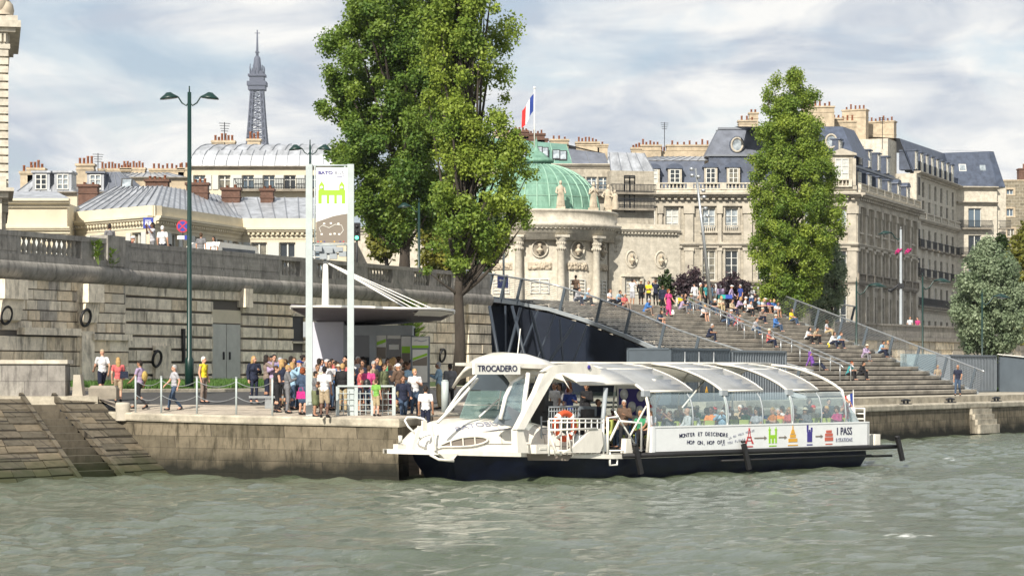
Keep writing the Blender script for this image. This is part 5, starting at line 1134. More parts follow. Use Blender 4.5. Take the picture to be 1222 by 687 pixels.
tree('street_tree', (PX(1196,350,230).x, 230, 6.3), [(0,0,-.2),(.1,0,2),(0,0,5)], prof_px([(400,1183,1215),(350,1181,1212),(310,1183,1210),(284,1188,1204)], 1196, 230, 6.3), 40, (.6,.9), 130, .32, F_dark, 'dark green tree between the rubble wall and the silvery tree', seed=16, limbs=6, r0=.18)
# trees and bushes behind the balustrade and behind the stairs
tree('garden_tree', (PX(462,330,158).x, 158, 7.95), [(0,0,-.2),(0,0,3),(0,0,6)], prof_px([(300,440,480),(285,436,486),(265,438,488),(245,446,484),(225,452,476)], 462, 158, 7.95), 40, (.5,.8), 120, .27, F_yellow, 'yellow green tree seen low through the gap left of the two tall trees', seed=31, limbs=8, r0=.15)
tree('garden_tree', (PX(522,330,165).x, 165, 7.95), [(0,0,-.2),(0,0,3),(0,0,8)], prof_px([(325,498,548),(305,495,556),(270,496,556),(235,502,550),(215,510,540)], 522, 165, 7.95), 60, (.6,1.0), 110, .28, F_yellow, 'mid green tree filling the gap between the two tall trunks', seed=32, limbs=8, r0=.15)
tree('garden_tree', (PX(575,330,160).x, 160, 7.95), [(0,0,-.2),(0,0,3),(0,0,5)], prof_px([(325,555,598),(305,552,602),(280,556,604),(255,562,598),(240,572,590)], 575, 160, 7.95), 50, (.5,.9), 120, .27, F_dark, 'dark green tree close beside the left of the rotunda', seed=33, limbs=8, r0=.15)
def bush(name, px, y0, y1, w, D, mt, lab, seed, zb=7.95, n=26):
    k = D/F; z1 = CZ+(HZ-y1)*k-zb; h = z1
    tree(name, (PX(px,0,D).x, D, zb), [(0,0,-.1),(0,0,h*.35),(0,0,h*.7)], [(h*.05,-w*k/2*.7,w*k/2*.7),(h*.35,-w*k/2,w*k/2),(h*.7,-w*k/2*.8,w*k/2*.8),(h,-w*k/2*.3,w*k/2*.3)], n, (.3,.6), 170, .2, mt, lab, 'shrub', seed, 8, .06, None, .6)
bush('green_shrub', 795, 355, 323, 26, 172, F_dark, 'dark green shrub left of the purple shrubs at the top of the stairs', 41)
bush('purple_shrub', 826, 355, 322, 60, 171, F_purple, 'larger dusky purple shrub in front of the mansion windows', 42, n=60)
bush('purple_shrub', 876, 355, 327, 58, 172, F_purple, 'dusky purple shrub nearest the tall poplar', 43, n=55)
# ---------------- lettering ----------------
FCACHE = {}
def text_mesh(s, size, depth=.01, bold=0.0, shear=0.0, sx=1.0):
    c = bpy.data.curves.new('lettering', 'FONT'); c.body = s; c.size = size; c.extrude = depth; c.offset = bold; c.shear = shear; c.align_x = 'CENTER'; c.align_y = 'CENTER'; c.resolution_u = 3
    o = bpy.data.objects.new('tmp_text', c); COL.objects.link(o); dg = bpy.context.evaluated_depsgraph_get(); dg.update(); me = bpy.data.meshes.new_from_object(o.evaluated_get(dg)); bpy.data.objects.remove(o)
    me.transform(Matrix.Diagonal((sx, 1, 1, 1)) ); me.transform(Matrix.Rotation(R(90), 4, 'X')); return me     # reads in XZ, faces -Y
def lettering(s, size, mt, parent, loc, rz=0, rx=0, name='lettering', **k):
    me = text_mesh(s, size, **k); me.materials.clear(); me.materials.append(mt); o = bpy.data.objects.new(name, me); COL.objects.link(o); o.parent = parent; o.location = loc; o.rotation_euler = (rx, 0, rz); return o
M_ink = mat('navy_ink', (.02,.02,.06), .6); M_inkgrey = mat('grey_ink', (.25,.26,.33), .6); M_red = mat('red_print', (.5,.05,.05), .6); M_lime = mat('lime_print', (.28,.55,.03), .6)
M_amber = mat('amber_print', (.65,.35,.05), .6); M_violet = mat('violet_print', (.05,.04,.22), .6); M_brickp = mat('brick_print', (.5,.12,.08), .6); M_taupe = mat('taupe_print', (.20,.17,.14), .7)
M_banner = mat('banner_white', (.72,.74,.74), .5, var=.05, vscale=3); M_paper = mat('printed_panel', (.66,.66,.62), .6, var=.06, vscale=3)

# ---------------- the river bus ----------------
boat = thing('river_bus', 'long white glass sided river bus with navy hull moored beside the quay', 'boat', (B0[0], B0[1], 0), BR)
def BP(x, y, z): return (x, y, z)
def bw(x): return min(3.0, 3.0*(x/7.0)**.62) if x > 0 else 0.0     # half width of the deck
def dz(x): return .98-.30*min(1, x/8)                              # deck height falls aft a little
h = MB(); secs = [2.0,2.2,2.4,2.8,3.4,4.6,6,7.5,9,12,15,18,20,21.3]; h.smooth = True
G_ = []
for x in secs:
    w = bw(x)*(.97-.5*max(0,(3.4-x)/3.4)); wl = w*(.80 if x < 6 else .94); G_.append([(x,-w,dz(x)-.12),(x+.1,-w*.99,dz(x)-.35),(x+.35 if x < 6 else x,-wl,.05),(x+.5 if x < 6 else x,-wl*.85,-.5),(x+.5,0,-.6),(x+.5 if x < 6 else x,wl*.85,-.5),(x+.35 if x < 6 else x,wl,.05),(x+.1,w*.99,dz(x)-.35),(x,w,dz(x)-.12)])
h.grid(G_); h.smooth = False; h.add(G_[-1], [tuple(range(9))]); h.add(G_[0], [tuple(range(9))[::-1]]); h.build('hull', M_boatdark, boat)
d = MB(); xs = [0.0,.2,.6,1.2,2,3,4,5.2,6.4,7.6,9,12,15,18,21.4]; top = [(x, -bw(x)-.02, dz(x)) for x in xs]; fr_ = [(x, bw(x)+.02, dz(x)) for x in xs]
d.grid([top, fr_]); d.grid([[(a[0],a[1]-.05,a[2]+.02) for a in top],[(a[0],a[1]-.05,a[2]-.13) for a in top]]); d.grid([[(a[0],a[1],a[2]+.02) for a in top],[(a[0],a[1]-.05,a[2]+.02) for a in top]]); d.grid([[(a[0],a[1]+.05,a[2]-.13) for a in fr_],[(a[0],a[1]+.05,a[2]+.02) for a in fr_]])
d.grid([[(a[0],a[1]-.05,a[2]-.13) for a in top],[(a[0],a[1]+.05,a[2]-.13) for a in fr_]]); d.build('deck', M_boat, boat)
# rubbing strakes and fender posts
m = MB(); m.tube([(x,-3.12,.66) for x in (8,12,16,21.4,22.9)], .085, 8); m.tube([(x,-3.10,.36) for x in (13,21.4)], .04, 6); m.tube([(22.9,-3.12,.66),(22.9,1.5,.66)], .07, 6); m.tube([(21.4,-2.6,.3),(22.9,-2.9,.3)], .05, 6); m.build('rubbing_strake', M_rubber, boat)
for i, x in enumerate((8.55, 14.1, 22.9)):
    m = MB(); m.bar((x-.06,-3.22,1.02 if i != 1 else .95),(x+.18,-3.28,.02+.1*(i == 2)), .15, .15); m.tube([(x-.07,-3.22,.99),(x-.08,-3.22,1.07)], .09, 8); m.build('fender_post', M_rubber, boat)
m = MB(); m.ext([(8.15,-3.1,.75),(8.5,-3.1,.75),(8.4,-3.1,1.25),(8.2,-3.1,1.25)], (0,.25,0)); m.build('bollard', M_boat, boat); m = MB(); m.box(21.9,22.2,-2.9,-2.6,.7,1.15); m.build('bollard', M_boat, boat)
# bow hood: a smooth white cowl with an oval opening
hd = MB(); hd.smooth = True; G_ = []
hx = [1.35,1.5,1.78,2.2,2.8,3.6,4.5,5.3,6.0,6.25]; hz_ = [1.05,1.35,1.58,1.78,1.93,2.00,1.98,1.88,1.72,1.5]
for x, z in zip(hx, hz_):
    w = min(2.6, bw(x)*.93); zb = dz(x)+.01; row = []
    for i in range(17):
        a = math.pi*i/16; c = -math.cos(a); s_ = math.sin(a); row.append((x-.35*(1-abs(s_))*0, w*math.copysign(abs(c)**.62, c), zb+(z-zb)*s_**.55))
    G_.append(row)
hd.grid(G_); hd.smooth = False; hd.add(G_[0], [tuple(range(17))]); hd.add(G_[-1], [tuple(range(17))[::-1]]); cowl = hd.build('bow_hood', M_boat, boat)
cowl.data.flip_normals() if False else None
def surf(x, f):   # point on the near side of the cowl, f 0 (deck) .. 1 (top)
    z = float(np.interp(x, hx, hz_)); w = min(2.6, bw(x)*.93); zb = dz(x)+.01; a = f*math.pi/2
    return Vector((x, -w*abs(math.cos(a))**.62, zb+(z-zb)*math.sin(a)**.55))
def onsurf(poly, lift=.02):   # (x,f) polygon laid on the cowl
    return [surf(x, f)+Vector((-.01,-lift,lift*.5)) for x, f in poly]
m = MB(); k = 20; pts = []
for i in range(k): a = 2*math.pi*i/k; pts.append((2.2+.85*math.cos(a), .10+.085*math.sin(a)*(1.0 if math.sin(a) > 0 else .9)))
m.add(onsurf(pts, .012), [tuple(range(k))]); vent = m.build('vent_opening', M_taupe, boat); m = MB(); m.tube(onsurf(pts+[pts[0]], .03), .035, 6, False)
for x in (1.8,2.2,2.6): m.tube([surf(x,.03)+Vector((0,-.05,0)), surf(x,.18)+Vector((0,-.05,0))], .025, 5)
q = m.build('vent_bars', M_boat, vent); m = MB()
for xs_ in (3.55, 5.1): m.tube([surf(xs_, f)+Vector((0,-.004,.004)) for f in np.linspace(.04,.95,12)], .008, 4)
m.tube([surf(x, .05)+Vector((0,-.006,0)) for x in np.linspace(1.9,6.0,12)], .008, 4); m.build('panel_seam', M_taupe, boat)
# lettering on the hood follows its surface
def wrap(me, x0, f0, sc, slant=0):
    for v in me.vertices:
        x, y, z = v.co; p = surf(x0+x, max(.05, min(.98, f0+z*sc+slant*x))); n_ = Vector((0,-.9,.45)).normalized(); v.co = p+n_*(.022-y*.5)
me = text_mesh('BATOBUS', .28, .004, .002, .25, 1.4); wrap(me, 2.95, .52, .9, -.01); me.materials.clear(); me.materials.append(M_inkgrey); o = bpy.data.objects.new('lettering', me); COL.objects.link(o); o.parent = boat
m = MB(); m.tube([surf(x, .33+.05*(x-3.9)) +Vector((0,-.03,.01)) for x in np.linspace(2.9, 4.6, 9)], [.004,.012,.018,.02,.02,.018,.014,.01,.003], 5); m.build('lettering_swash', M_inkgrey, boat)
# bow fittings
m = MB(); m.tube([(.95,-.7,1.3),(.55,-.5,1.75),(.45,-.45,1.95),(.55,-.45,2.05),(.8,-.6,2.05),(1.0,-.75,2.0),(1.05,-.85,1.9)], .035, 8); m.build('bow_rail', M_white, boat)
m = MB(); m.bar((.85,-.75,1.75),(.60,-.7,1.0), .06,.14); m.box(.86,1.04,-.90,-.82,1.6,1.95); m.build('davit', M_boat, boat); m = MB(); m.bar((1.12,-1.0,1.9),(1.18,-1.15,.95), .05,.08); m.build('davit', M_boat, boat); m = MB(); m.box(.2,.55,-.42,-.15,.98,1.16); m.tube([(.3,-.4,1.2),(.3,-.4,1.45)], .07, 8); m.build('bow_fitting', M_boat, boat)
m = MB(); m.tube([(1.0,-1.1,.82),(1.2,-1.3,.66),(1.7,-1.5,.6)], .05, 6); m.ext([(1.3,-1.25,.84),(1.9,-1.5,.84),(1.75,-1.4,.62),(1.55,-1.3,.62)], (0,.2,0)); m.k = 1; m.ext([(4.2,-2.55,.80),(5.8,-2.95,.76),(5.6,-2.9,.55),(4.3,-2.5,.58)], (0,.2,0)); m.build('deck_bracket', [M_boat, M_taupe], boat)
# wheelhouse: windscreen, frame, dark header, sign
def BQ(px, y, yb):   # point of the boat seen at px,y lying at local offset yb across the boat
    d = BU; x = frame_x(px, B0, BU, yb); D = B0[1]+d[1]*x+d[0]*yb; return Vector((x, yb, CZ+(HZ-y)/F*D))
def pl4(pts, mt, name, th=(0,.04,0)): m = MB(); m.ext(pts, th); return m.build(name, mt, boat)
a = [BQ(549,498.5,-.5), BQ(596,502,-.9), BQ(606,466,-.8), BQ(561,466,-.5)]
pl4(a, M_glassg, 'windscreen')
m = MB(); m.ext([BQ(561,465,-.5), BQ(606,465,-.8), BQ(616,444,-.8), BQ(572,444,-.5)], (0,.05,0)); m.build('windscreen_header', M_contain, boat)
m = MB(); m.ext([BQ(553,483,-.95), BQ(600,484,-.95), BQ(600,483,-.95), BQ(553,482,-.95)], (0,.02,0)); m.tube([BQ(572,497,-1.2), BQ(595,476,-1.2)], .03, 6); m.tube([BQ(594,488,-1.2), BQ(598,466,-1.2)], .022, 6); m.build('wiper', M_white, boat)
m = MB(); m.tube([BQ(522,504,-1.5), BQ(536,490,-1.5), BQ(556,468,-1.4), BQ(570,452,-1.2)], .055, 6); m.tube([BQ(532,492,.2), BQ(550,466,.2), BQ(568,449,.1), BQ(590,440,.1)], .05, 6); m.build('windscreen_frame', M_white, boat)
m = MB(); m.tube([BQ(597,500,-2.3), BQ(603,474,-2.25), BQ(611,457,-2.1), BQ(625,448,-2.0)], .07, 6); m.tube([BQ(624,498,-2.4), BQ(630,445,-2.2)], .09, 6); m.build('cabin_frame', M_white, boat)
pl4([BQ(600,500,-2.3), BQ(622,500,-2.35), BQ(628,450,-2.2), BQ(614,456,-2.2), BQ(604,474,-2.25)], M_glass, 'side_window', (0,.03,0))
pl4([BQ(592,505,-2.2), BQ(622,510,-2.4), BQ(621,492,-2.4), BQ(607,484,-2.3), BQ(600,494,-2.25)], M_contain2, 'console_panel', (0,.2,0))
m = MB(); m.box(6.0,6.5,-1.2,-.6,1.0,2.55); m.box(5.9,6.1,-1.4,-.5,2.2,3.0); m.build('helm_seat', M_black, boat)
# roof: flat brow, domed pod, side brow plate
m = MB(); p = [BQ(554,436,-2.3), BQ(652,440,-2.3), BQ(660,435,-2.3), BQ(554,432.5,-2.3)]; m.ext(p, (.25,.75,0)); m.ext([BQ(600,436,-1.5), BQ(652,440,-1.5), BQ(660,435,-1.5), BQ(600,432.5,-1.5)], (.25,1.4,0)); m.build('brow', M_boat, boat)
s0, s1 = BQ(566,446.5,-2.42), BQ(621,446.5,-2.42); st_ = BQ(566,433,-2.42).z; m = MB(); m.ext([s0, s1, Vector((s1.x,s1.y,st_)), Vector((s0.x,s0.y,st_))], (0,.1,0)); sg = m.build('destination_board', M_white, boat)
lettering('TROCADERO', .285, M_ink, sg, ((s0.x+s1.x)/2, -2.425, (s0.z+st_)/2), bold=.004, sx=1.02)
m = MB(); sw = [BQ(604,438,-1.4), BQ(612,427,-1.2), BQ(625,422.5,-1.0), BQ(645,424,-1.0), BQ(665,430,-1.2), BQ(672,439,-1.5)]; m.smooth = True
m.grid([[Vector((p.x+.12*t, p.y+t, p.z-.0+(-.35*abs(2*t/2.8-1)**3 if 1 else 0))) for t in np.linspace(-.4, 3.2, 12)] for p in sw]); q = m.build('roof_pod', M_boat, boat)
md = q.modifiers.new('s', 'SOLIDIFY'); md.thickness = .08
m = MB(); m.tube([BQ(617,436,.5), BQ(618,425,.5)], .03, 5); m.tube([BQ(585,440,0), BQ(585,431,0),BQ(590,429,0),BQ(592,436,0)], .04, 6); m.tube([BQ(617,428,.2), BQ(621,392,.2)], .018, 5); m.build('mast', M_white, boat)
# the broad slanting strut and side brow
pl4([BQ(617,512,-2.95), BQ(626,512,-2.95), BQ(664,446,-2.75), BQ(672,444,-2.75), BQ(656,442,-2.75), BQ(649,446,-2.75), BQ(640,468,-2.8)], M_boat, 'slanting_strut', (0,.25,0))
pl4([BQ(648,443,-2.75), BQ(716,447,-2.75), BQ(718,441,-2.75), BQ(700,432,-2.75), BQ(660,436,-2.75)], M_boat, 'roof_side_plate', (0,.2,0))
pl4([BQ(618,540,-2.9), BQ(631,540,-2.9), BQ(624,512,-2.9), BQ(617,512,-2.9)], M_boat, 'strut_foot', (0,.3,0))
m = MB(); m.ell(BQ(703,438,-2.78), (.08,.03,.08)); m.build('roundel_mark', M_violet, boat)
M_film = mat('white_roof_film', (.7,.69,.65), .5); _t = M_film.node_tree; _tl = _t.nodes.new('ShaderNodeBsdfTranslucent'); _tl.inputs[0].default_value = (.75,.73,.66,1); _mx = _t.nodes.new('ShaderNodeMixShader'); _mx.inputs[0].default_value = .6; _t.links.new(_t.nodes['Principled BSDF'].outputs[0], _mx.inputs[1]); _t.links.new(_tl.outputs[0], _mx.inputs[2]); _t.links.new(_mx.outputs[0], _t.nodes['Material Output'].inputs[0])
# big arch beams and barrel canopies
def arch(x, y0=-2.75, y1=2.75, ze=2.82, zt=3.96, n=14):
    out = []
    for i in range(n+1):
        y = y0+(y1-y0)*i/n; out.append((x, y, float(np.interp(y, [-2.75,-2.45,-2.1,-1.45,-.8,-.2,.7,1.6,2.3,2.75], [2.84,3.02,3.19,3.43,3.61,3.73,3.81,3.80,3.6,3.2]))))
    return out
ARX = [9.45, 13.45, 17.0, 20.1]; CW = [2.4, 2.15, 1.7, .0]
for i, x in enumerate(ARX):
    P_ = arch(x); m = MB(); m.tube([(x-.1,-2.95,.75),(x-.02,-2.98,1.7),(x,-2.9,2.4)]+P_+[(x,2.9,2.4),(x,2.98,.75)], [.055 if i == 0 else .035]*3+[.055]*15+[.035]*2, 8); m.build('arch_rib', M_boat, boat)
    if CW[i]:
        m = MB(); m.smooth = True; m.grid([arch(x-.06)[:10], arch(x+CW[i])[:10]]); m.smooth = False; o = m.build('canopy_panel', M_zinc if False else mat('canopy_film_%d' % i, (.24,.25,.255), .35, var=.2, vscale=1.5, coat=.3), boat)
        md = o.modifiers.new('s', 'SOLIDIFY'); md.thickness = .05
        f = MB(); 
        for a in (-.06, CW[i]): f.tube([(p[0], p[1], p[2]+.03) for p in arch(x+a)[:10]], .045, 6)
        for a in (CW[i]*.33, CW[i]*.66): f.tube([(p[0], p[1], p[2]+.03) for p in arch(x+a)[:10]], .014, 4)
        for j in (0, 5, 9):
            a, b = arch(x)[j], arch(x+CW[i])[j]; f.tube([(a[0],a[1],a[2]+.03),(b[0],b[1],b[2]+.03)], .045, 6)
        f.build('canopy_frame', M_boat, o)
        br = MB(); br.box(x-.15,x+.15,-2.86,-2.7,2.7,2.9); br.build('bracket', M_greysteel, o)
m = MB(); m.smooth = True; m.grid([[(x, p[1], p[2]-.05) for p in arch(0)[9:]] for x in (6.9, 9.4, 13, 17, 20.0)]); o = m.build('far_roof', M_film, boat); md = o.modifiers.new('s', 'SOLIDIFY'); md.thickness = .05
# white roof spine between the canopies + front cross roof
m = MB(); m.smooth = True; m.grid([[(x, y+1.0, 3.82) for y in (-.2,0,.2)] for x in (6.9,9,12,15,18,20.1)]); o = m.build('roof_spine', M_boat, boat); md = o.modifiers.new('s', 'SOLIDIFY'); md.thickness = .1
m = MB(); m.smooth = True; m.grid([[(x, p[1], p[2]+.02) for p in arch(0)[k0:k1]] for k0, k1 in ((1,6),) for x in (6.7,9.4)]); o = m.build('front_roof', M_boat, boat); md = o.modifiers.new('s', 'SOLIDIFY'); md.thickness = .06
m = MB(); 
for a, b in (((9.6,-2.4,1.0),(12.2,-1.2,3.4)),((12.6,-.8,1.6),(15,-.8,3.6)),((10.2,-2.5,2.9),(8.6,-2.6,1.0))): m.tube([a,b], .035, 6)
m.build('brace', M_boat, boat)
# curved glass sides, banner panel
def gsec(x, top=True):
    zt = 2.80; return [(x,-3.0,1.62),(x,-3.02,1.95),(x,-2.98,2.3),(x,-2.88,2.6),(x,-2.70,zt)]
gx = [9.55, 11.6, 13.45, 15.3, 17.0, 18.6, 20.0]
for a, b in zip(gx, gx[1:]):
    m = MB(); m.smooth = True; m.grid([gsec(a+.02), gsec(b-.02)]); m.build('side_glass', M_glass, boat)
    m = MB(); m.tube([(b, p[1]-.01, p[2]) for p in gsec(b)], .03, 6); m.build('glazing_bar', M_greysteel, boat)
m = MB(); m.smooth = True; m.grid([gsec(20.0), [(20.45,-3.0,1.62),(20.4,-3.0,1.95),(20.3,-2.96,2.25),(20.15,-2.86,2.5),(20.0,-2.70,2.80)]]); 
m.grid([[(20.9,-2.95,1.62),(20.75,-2.8,2.0),(20.35,-2.6,2.55)],[(20.9,2.9,1.62),(20.75,2.7,2.0),(20.35,2.5,2.55)]]); m.add([(20.45,-3.0,1.62),(20.9,-2.95,1.62),(20.75,-2.8,2.0),(20.35,-2.6,2.55),(20.15,-2.86,2.5),(20.3,-2.96,2.25)], [(0,1,2,3,4,5)]); m.build('side_glass', M_glass, boat)
for s in (1,):
    m = MB(); m.smooth = True; m.grid([[(x, -p[1], p[2]) for p in gsec(x)] for x in (9.6, 20.0)]); m.build('far_side_glass', M_glass, boat)
m = MB(); m.box(9.5,21.3,-3.08,-2.98,.76,1.60); m.box(9.45,9.6,-3.1,-2.9,.72,1.64); m.box(21.2,21.32,-3.08,0,.76,1.6); m.box(9.5,21.3,-3.1,-2.96,1.6,1.65); bn = m.build('side_banner', M_banner, boat)
m = MB(); m.box(9.5,21.3,2.98,3.08,.76,1.6); m.box(21.2,21.3,0,3.0,.76,1.6); m.build('far_side_panel', M_banner, boat)
def arc_text(s, size, mt, xa, za, amp, bold=.004, step=.78, ph=0.0, slope=0.0):
    x = xa
    for i, ch in enumerate(s):
        if ch != ' ':
            a = (x-xa)*1.15+ph; me = text_mesh(ch, size, .004, bold); me.transform(Matrix.Rotation(-(amp*1.15*math.cos(a)+slope), 4, 'Y')); me.materials.clear(); me.materials.append(mt)
            yield me, x, za+amp*math.sin(a)+slope*(x-xa)
        x += size*(step if ch not in 'I1,' else step*.55)
def arctext(parent, *a, **k):
    import bmesh
    B_ = bmesh.new(); mt = a[2]
    for me, x, z in arc_text(*a, **k): me.transform(Matrix.Translation((x, -3.09, z))); B_.from_mesh(me)
    me = bpy.data.meshes.new('lettering'); B_.to_mesh(me); me.materials.append(mt); o = bpy.data.objects.new('lettering', me); COL.objects.link(o); o.parent = parent
def bx(px): return frame_x(px, B0, BU, -3.08)
arctext(bn, 'MONTER ET DESCENDRE', .19, M_ink, bx(812), 1.27, .07, ph=.3, bold=.002, step=.70); arctext(bn, 'HOP ON, HOP OFF', .19, M_ink, bx(821), 1.07, -.05, ph=.2, bold=.002, step=.72)
arctext(bn, 'LA OU VOUS VOULEZ', .105, M_inkgrey, bx(870), 1.16, .05, bold=0, ph=.2, slope=.16); arctext(bn, 'AS YOU PLEASE', .125, M_inkgrey, bx(862), .90, .05, bold=0, ph=1, slope=.14)
lettering('1 PASS', .40, M_ink, bn, (bx(1007), -3.09, 1.30), sx=.82, bold=0); lettering('8 STATIONS', .20, M_inkgrey, bn, (bx(1007), -3.09, .98), bold=0, sx=.9)
def icon(px, mt, shapes, name='printed_icon', s=1.0):
    m = MB(); x0 = bx(px)
    for sh in shapes: m.ext([(x0+x*s, -3.085, .82+z*s) for x, z in sh], (0,-.008,0))
    m.build(name, mt, bn)
rc_ = lambda x0,x1,z0,z1: [(x0,z0),(x1,z0),(x1,z1),(x0,z1)]
icon(894, M_red, [[(-.24,.12),(-.14,.12),(-.05,.38),(0,.62),(-.03,.72),(-.07,.4)],[(.24,.12),(.14,.12),(.05,.38),(0,.62),(.03,.72),(.07,.4)],rc_(-.12,.12,.33,.38),rc_(-.2,.2,.0,.04),rc_(-.15,.15,.22,.25)])
icon(922, M_lime, [rc_(-.22,-.13,.12,.6),rc_(.13,.22,.12,.6),rc_(-.13,.13,.3,.42),rc_(-.24,-.1,.6,.64),rc_(.1,.24,.6,.64),rc_(-.19,-.16,.64,.72),rc_(.16,.19,.64,.72),rc_(-.06,.06,.12,.3),rc_(-.2,.2,0,.04)])
icon(946, M_amber, [rc_(-.25,.25,.14,.27),rc_(-.16,.16,.3,.42),[(-.13,.44),(.13,.44),(.06,.6),(-.06,.6)],rc_(-.025,.025,.6,.74),rc_(-.28,.28,0,.04)])
icon(966, M_violet, [rc_(-.14,.14,.12,.5),rc_(-.16,-.07,.5,.75),rc_(.07,.16,.5,.66),rc_(-.04,.04,.5,.58),rc_(-.16,.16,0,.04)])
icon(989, M_brickp, [rc_(-.24,.24,.14,.28),rc_(-.22,.22,.31,.42),rc_(-.16,.16,.44,.54),rc_(-.2,.2,0,.04)])
for a, b in ((900,915),(929,939),(973,982)): icon(a, M_taupe, [rc_(0,bx(b)-bx(a)-.12,.30,.345),[(bx(b)-bx(a)-.14,.25),(bx(b)-bx(a),.32),(bx(b)-bx(a)-.14,.39)]], 'printed_arrow')
# boarding deck rails, gates, boxes
r_ = MB()
def rails(m, pts, zs, r=.03):
    for z in zs: m.tube([(p[0], p[1], p[2]+z) for p in pts], r, 6)
fx = lambda px, yb=-2.95: frame_x(px, B0, BU, yb)
p = [(fx(655),-2.95,.78),(fx(720),-2.95,.74)]
m = MB(); rails(m, p, (.12,1.08,1.2)); n = 9
for i in range(n+1): x = p[0][0]+(p[1][0]-p[0][0])*i/n; m.tube([(x,-2.95,.74),(x,-2.95,1.94)], .022 if i not in (0, n) else .04, 6)
m.build('boarding_rail', M_white, boat)
m = MB(); m.tube([BQ(655,514,-3.05),BQ(663,540,-3.05),BQ(668,542,-3.05)], .04, 6); m.ext([BQ(672,540,-3.05),BQ(716,540,-3.05),BQ(720,530,-3.05),BQ(718,511,-3.05),BQ(706,511,-3.05),BQ(694,524,-3.05),BQ(682,535,-3.05)], (0,.12,0)); m.tube([BQ(655,513,-3.05),BQ(712,511,-3.05)], .045, 6); m.tube([BQ(676,512,-3.05),BQ(682,538,-3.05)], .03, 6); m.build('gangway_gate', M_boat, boat)
m = MB(); a = fx(724); b = fx(764)
m.tube([(a,-3.0,.74),(a,-3.0,1.98),(a+.5,-3.0,2.0),(a+.55,-3.0,1.85),(a+.1,-3.0,1.2)], .05, 6); m.tube([(a+.6,-3.0,1.86),(b,-3.0,1.78),(b,-3.0,.78)], .04, 6); m.tube([(a,-3.0,.85),(b,-3.0,.82)], .03, 6); m.tube([(a+.1,-3.0,.8),(a+.1,-3.0,.35),(a+.45,-3.0,.35),(a+.45,-3.0,.6)], .04, 6); m.tube([(b-1.2,-2.9,2.2),(b-.1,-2.9,.9)], .03, 6); m.build('door_rail', M_white, boat)
m = MB(); x = fx(640); m.box(x,x+.6,-2.95,-2.55,.82,1.12); m.box(x+.15,x+.45,-2.97,-2.9,.95,1.02); m.build('mooring_box', M_boat, boat)
m = MB(); 
for dx in (0,.34): m.tube([(fx(646,-2.2)+dx,-2.2,.8),(fx(646,-2.2)+dx,-2.2,2.05)], .03, 6)
for i in range(5): m.tube([(fx(646,-2.2),-2.2,1+.22*i),(fx(646,-2.2)+.34,-2.2,1+.22*i)], .02, 6)
m.build('ladder', M_greysteel, boat); m = MB(); m.tube([(fx(655,-1.5),-1.5,2.35),(fx(690,-1.5),-1.5,2.35)], .04, 6); m.tube([(fx(655,-1.5),-1.5,2.2),(fx(690,-1.5),-1.5,2.2)], .02, 6)
for i in range(12): x = fx(655,-1.5)+(fx(690,-1.5)-fx(655,-1.5))*i/11; m.tube([(x,-1.5,.8),(x,-1.5,2.35)], .018, 5)
m.build('inner_rail', M_greysteel, boat)
m = MB(); m.box(5.2,8.6,-1.7,2.6,.76,1.36); m.build('raised_floor', M_greysteel, boat)
# cabin bulkhead with door, round lamps panel, partition
m = MB(); x = fx(755,-1.0); m.box(x,x+.08,-2.1,-.2,.78,3.3); m.build('bulkhead', M_white, boat)
m = MB(); m.k = 0
for (y, z) in ((-1.45,2.7),(-1.0,2.3),(-.6,2.75),(-1.4,2.15),(-.5,2.2)): m.tube([(x-.02,y,z),(x-.05,y,z)], .2, 14)
o = m.build('round_panel', M_banner, boat); m = MB(); m.box(x-.015,x,-1.7,-.3,2.0,2.95); m.build('poster', M_violet, boat); m = MB(); m.tube([(x-.03,-1.95,2.3),(x-.05,-1.95,2.3)], .1, 12); m.build('red_button', M_red, boat)
m = MB(); m.box(fx(693,-1.2),fx(712,-1.2),-1.2,-1.1,.8,2.35); m.build('partition', M_contain2, boat); m = MB(); m.box(fx(700,-1.6),fx(716,-1.6),-1.6,-1.2,.8,2.0); m.box(fx(702,-1.6),fx(712,-1.6),-1.5,-1.2,2.0,2.25); m.build('crew_seat', M_black, boat)
for a, b, r in (((fx(716,-2.4),-2.4,.8),(fx(723,-2.4),-2.4,3.0),.08),((fx(678,-.8),-.8,.8),(fx(678,-.8),-.8,3.2),.04),((fx(640,.5),.5,1.0),(fx(640,.5),.5,3.4),.04),((fx(700,1.8),1.8,1),(fx(700,1.8),1.8,3.4),.05)): m = MB(); m.tube([a, b], r, 8); m.build('cabin_post', M_greysteel, boat)
pl4([(6.6,2.7,.9),(9.4,2.7,.9),(9.4,2.7,3.0),(6.6,2.7,3.0)], M_glass, 'far_side_glass', (0,.03,0))
m = MB(); m.k = 0
for rx in np.arange(10.1, 20.4, .95):
    for yc in (-2.25,-1.2,1.2,2.25):
        pass
m = MB(); m.add([(9.5,-2.95,.80),(21.2,-2.95,.80),(21.2,2.95,.80),(9.5,2.95,.80)], [(0,1,2,3)]); m.build('cabin_floor', M_contain2, boat)
sm = MB(); sm.box(-.22,.22,-.23,.23,.42,.50); sm.ext([(.17,-.22,.48),(.23,-.22,.48),(.31,-.22,1.0),(.25,-.22,1.0)], (0,.44,0)); sm.tube([(0,0,0),(0,0,.42)], .04, 6); smesh = sm.mesh('seat'); smesh.materials.append(M_seat)
SEATS = []
for j, rx in enumerate(np.arange(10.05, 20.6, .92)):
    for yc in (-2.45,-1.9,-1.25,.9,1.6,2.3):
        o = bpy.data.objects.new('passenger_seat', smesh); COL.objects.link(o); o.parent = boat; o.location = (rx, yc, .8); SEATS.append((rx, yc))
m = MB(); m.box(20.9,20.96,-2.7,-2.2,1.6,2.2); 
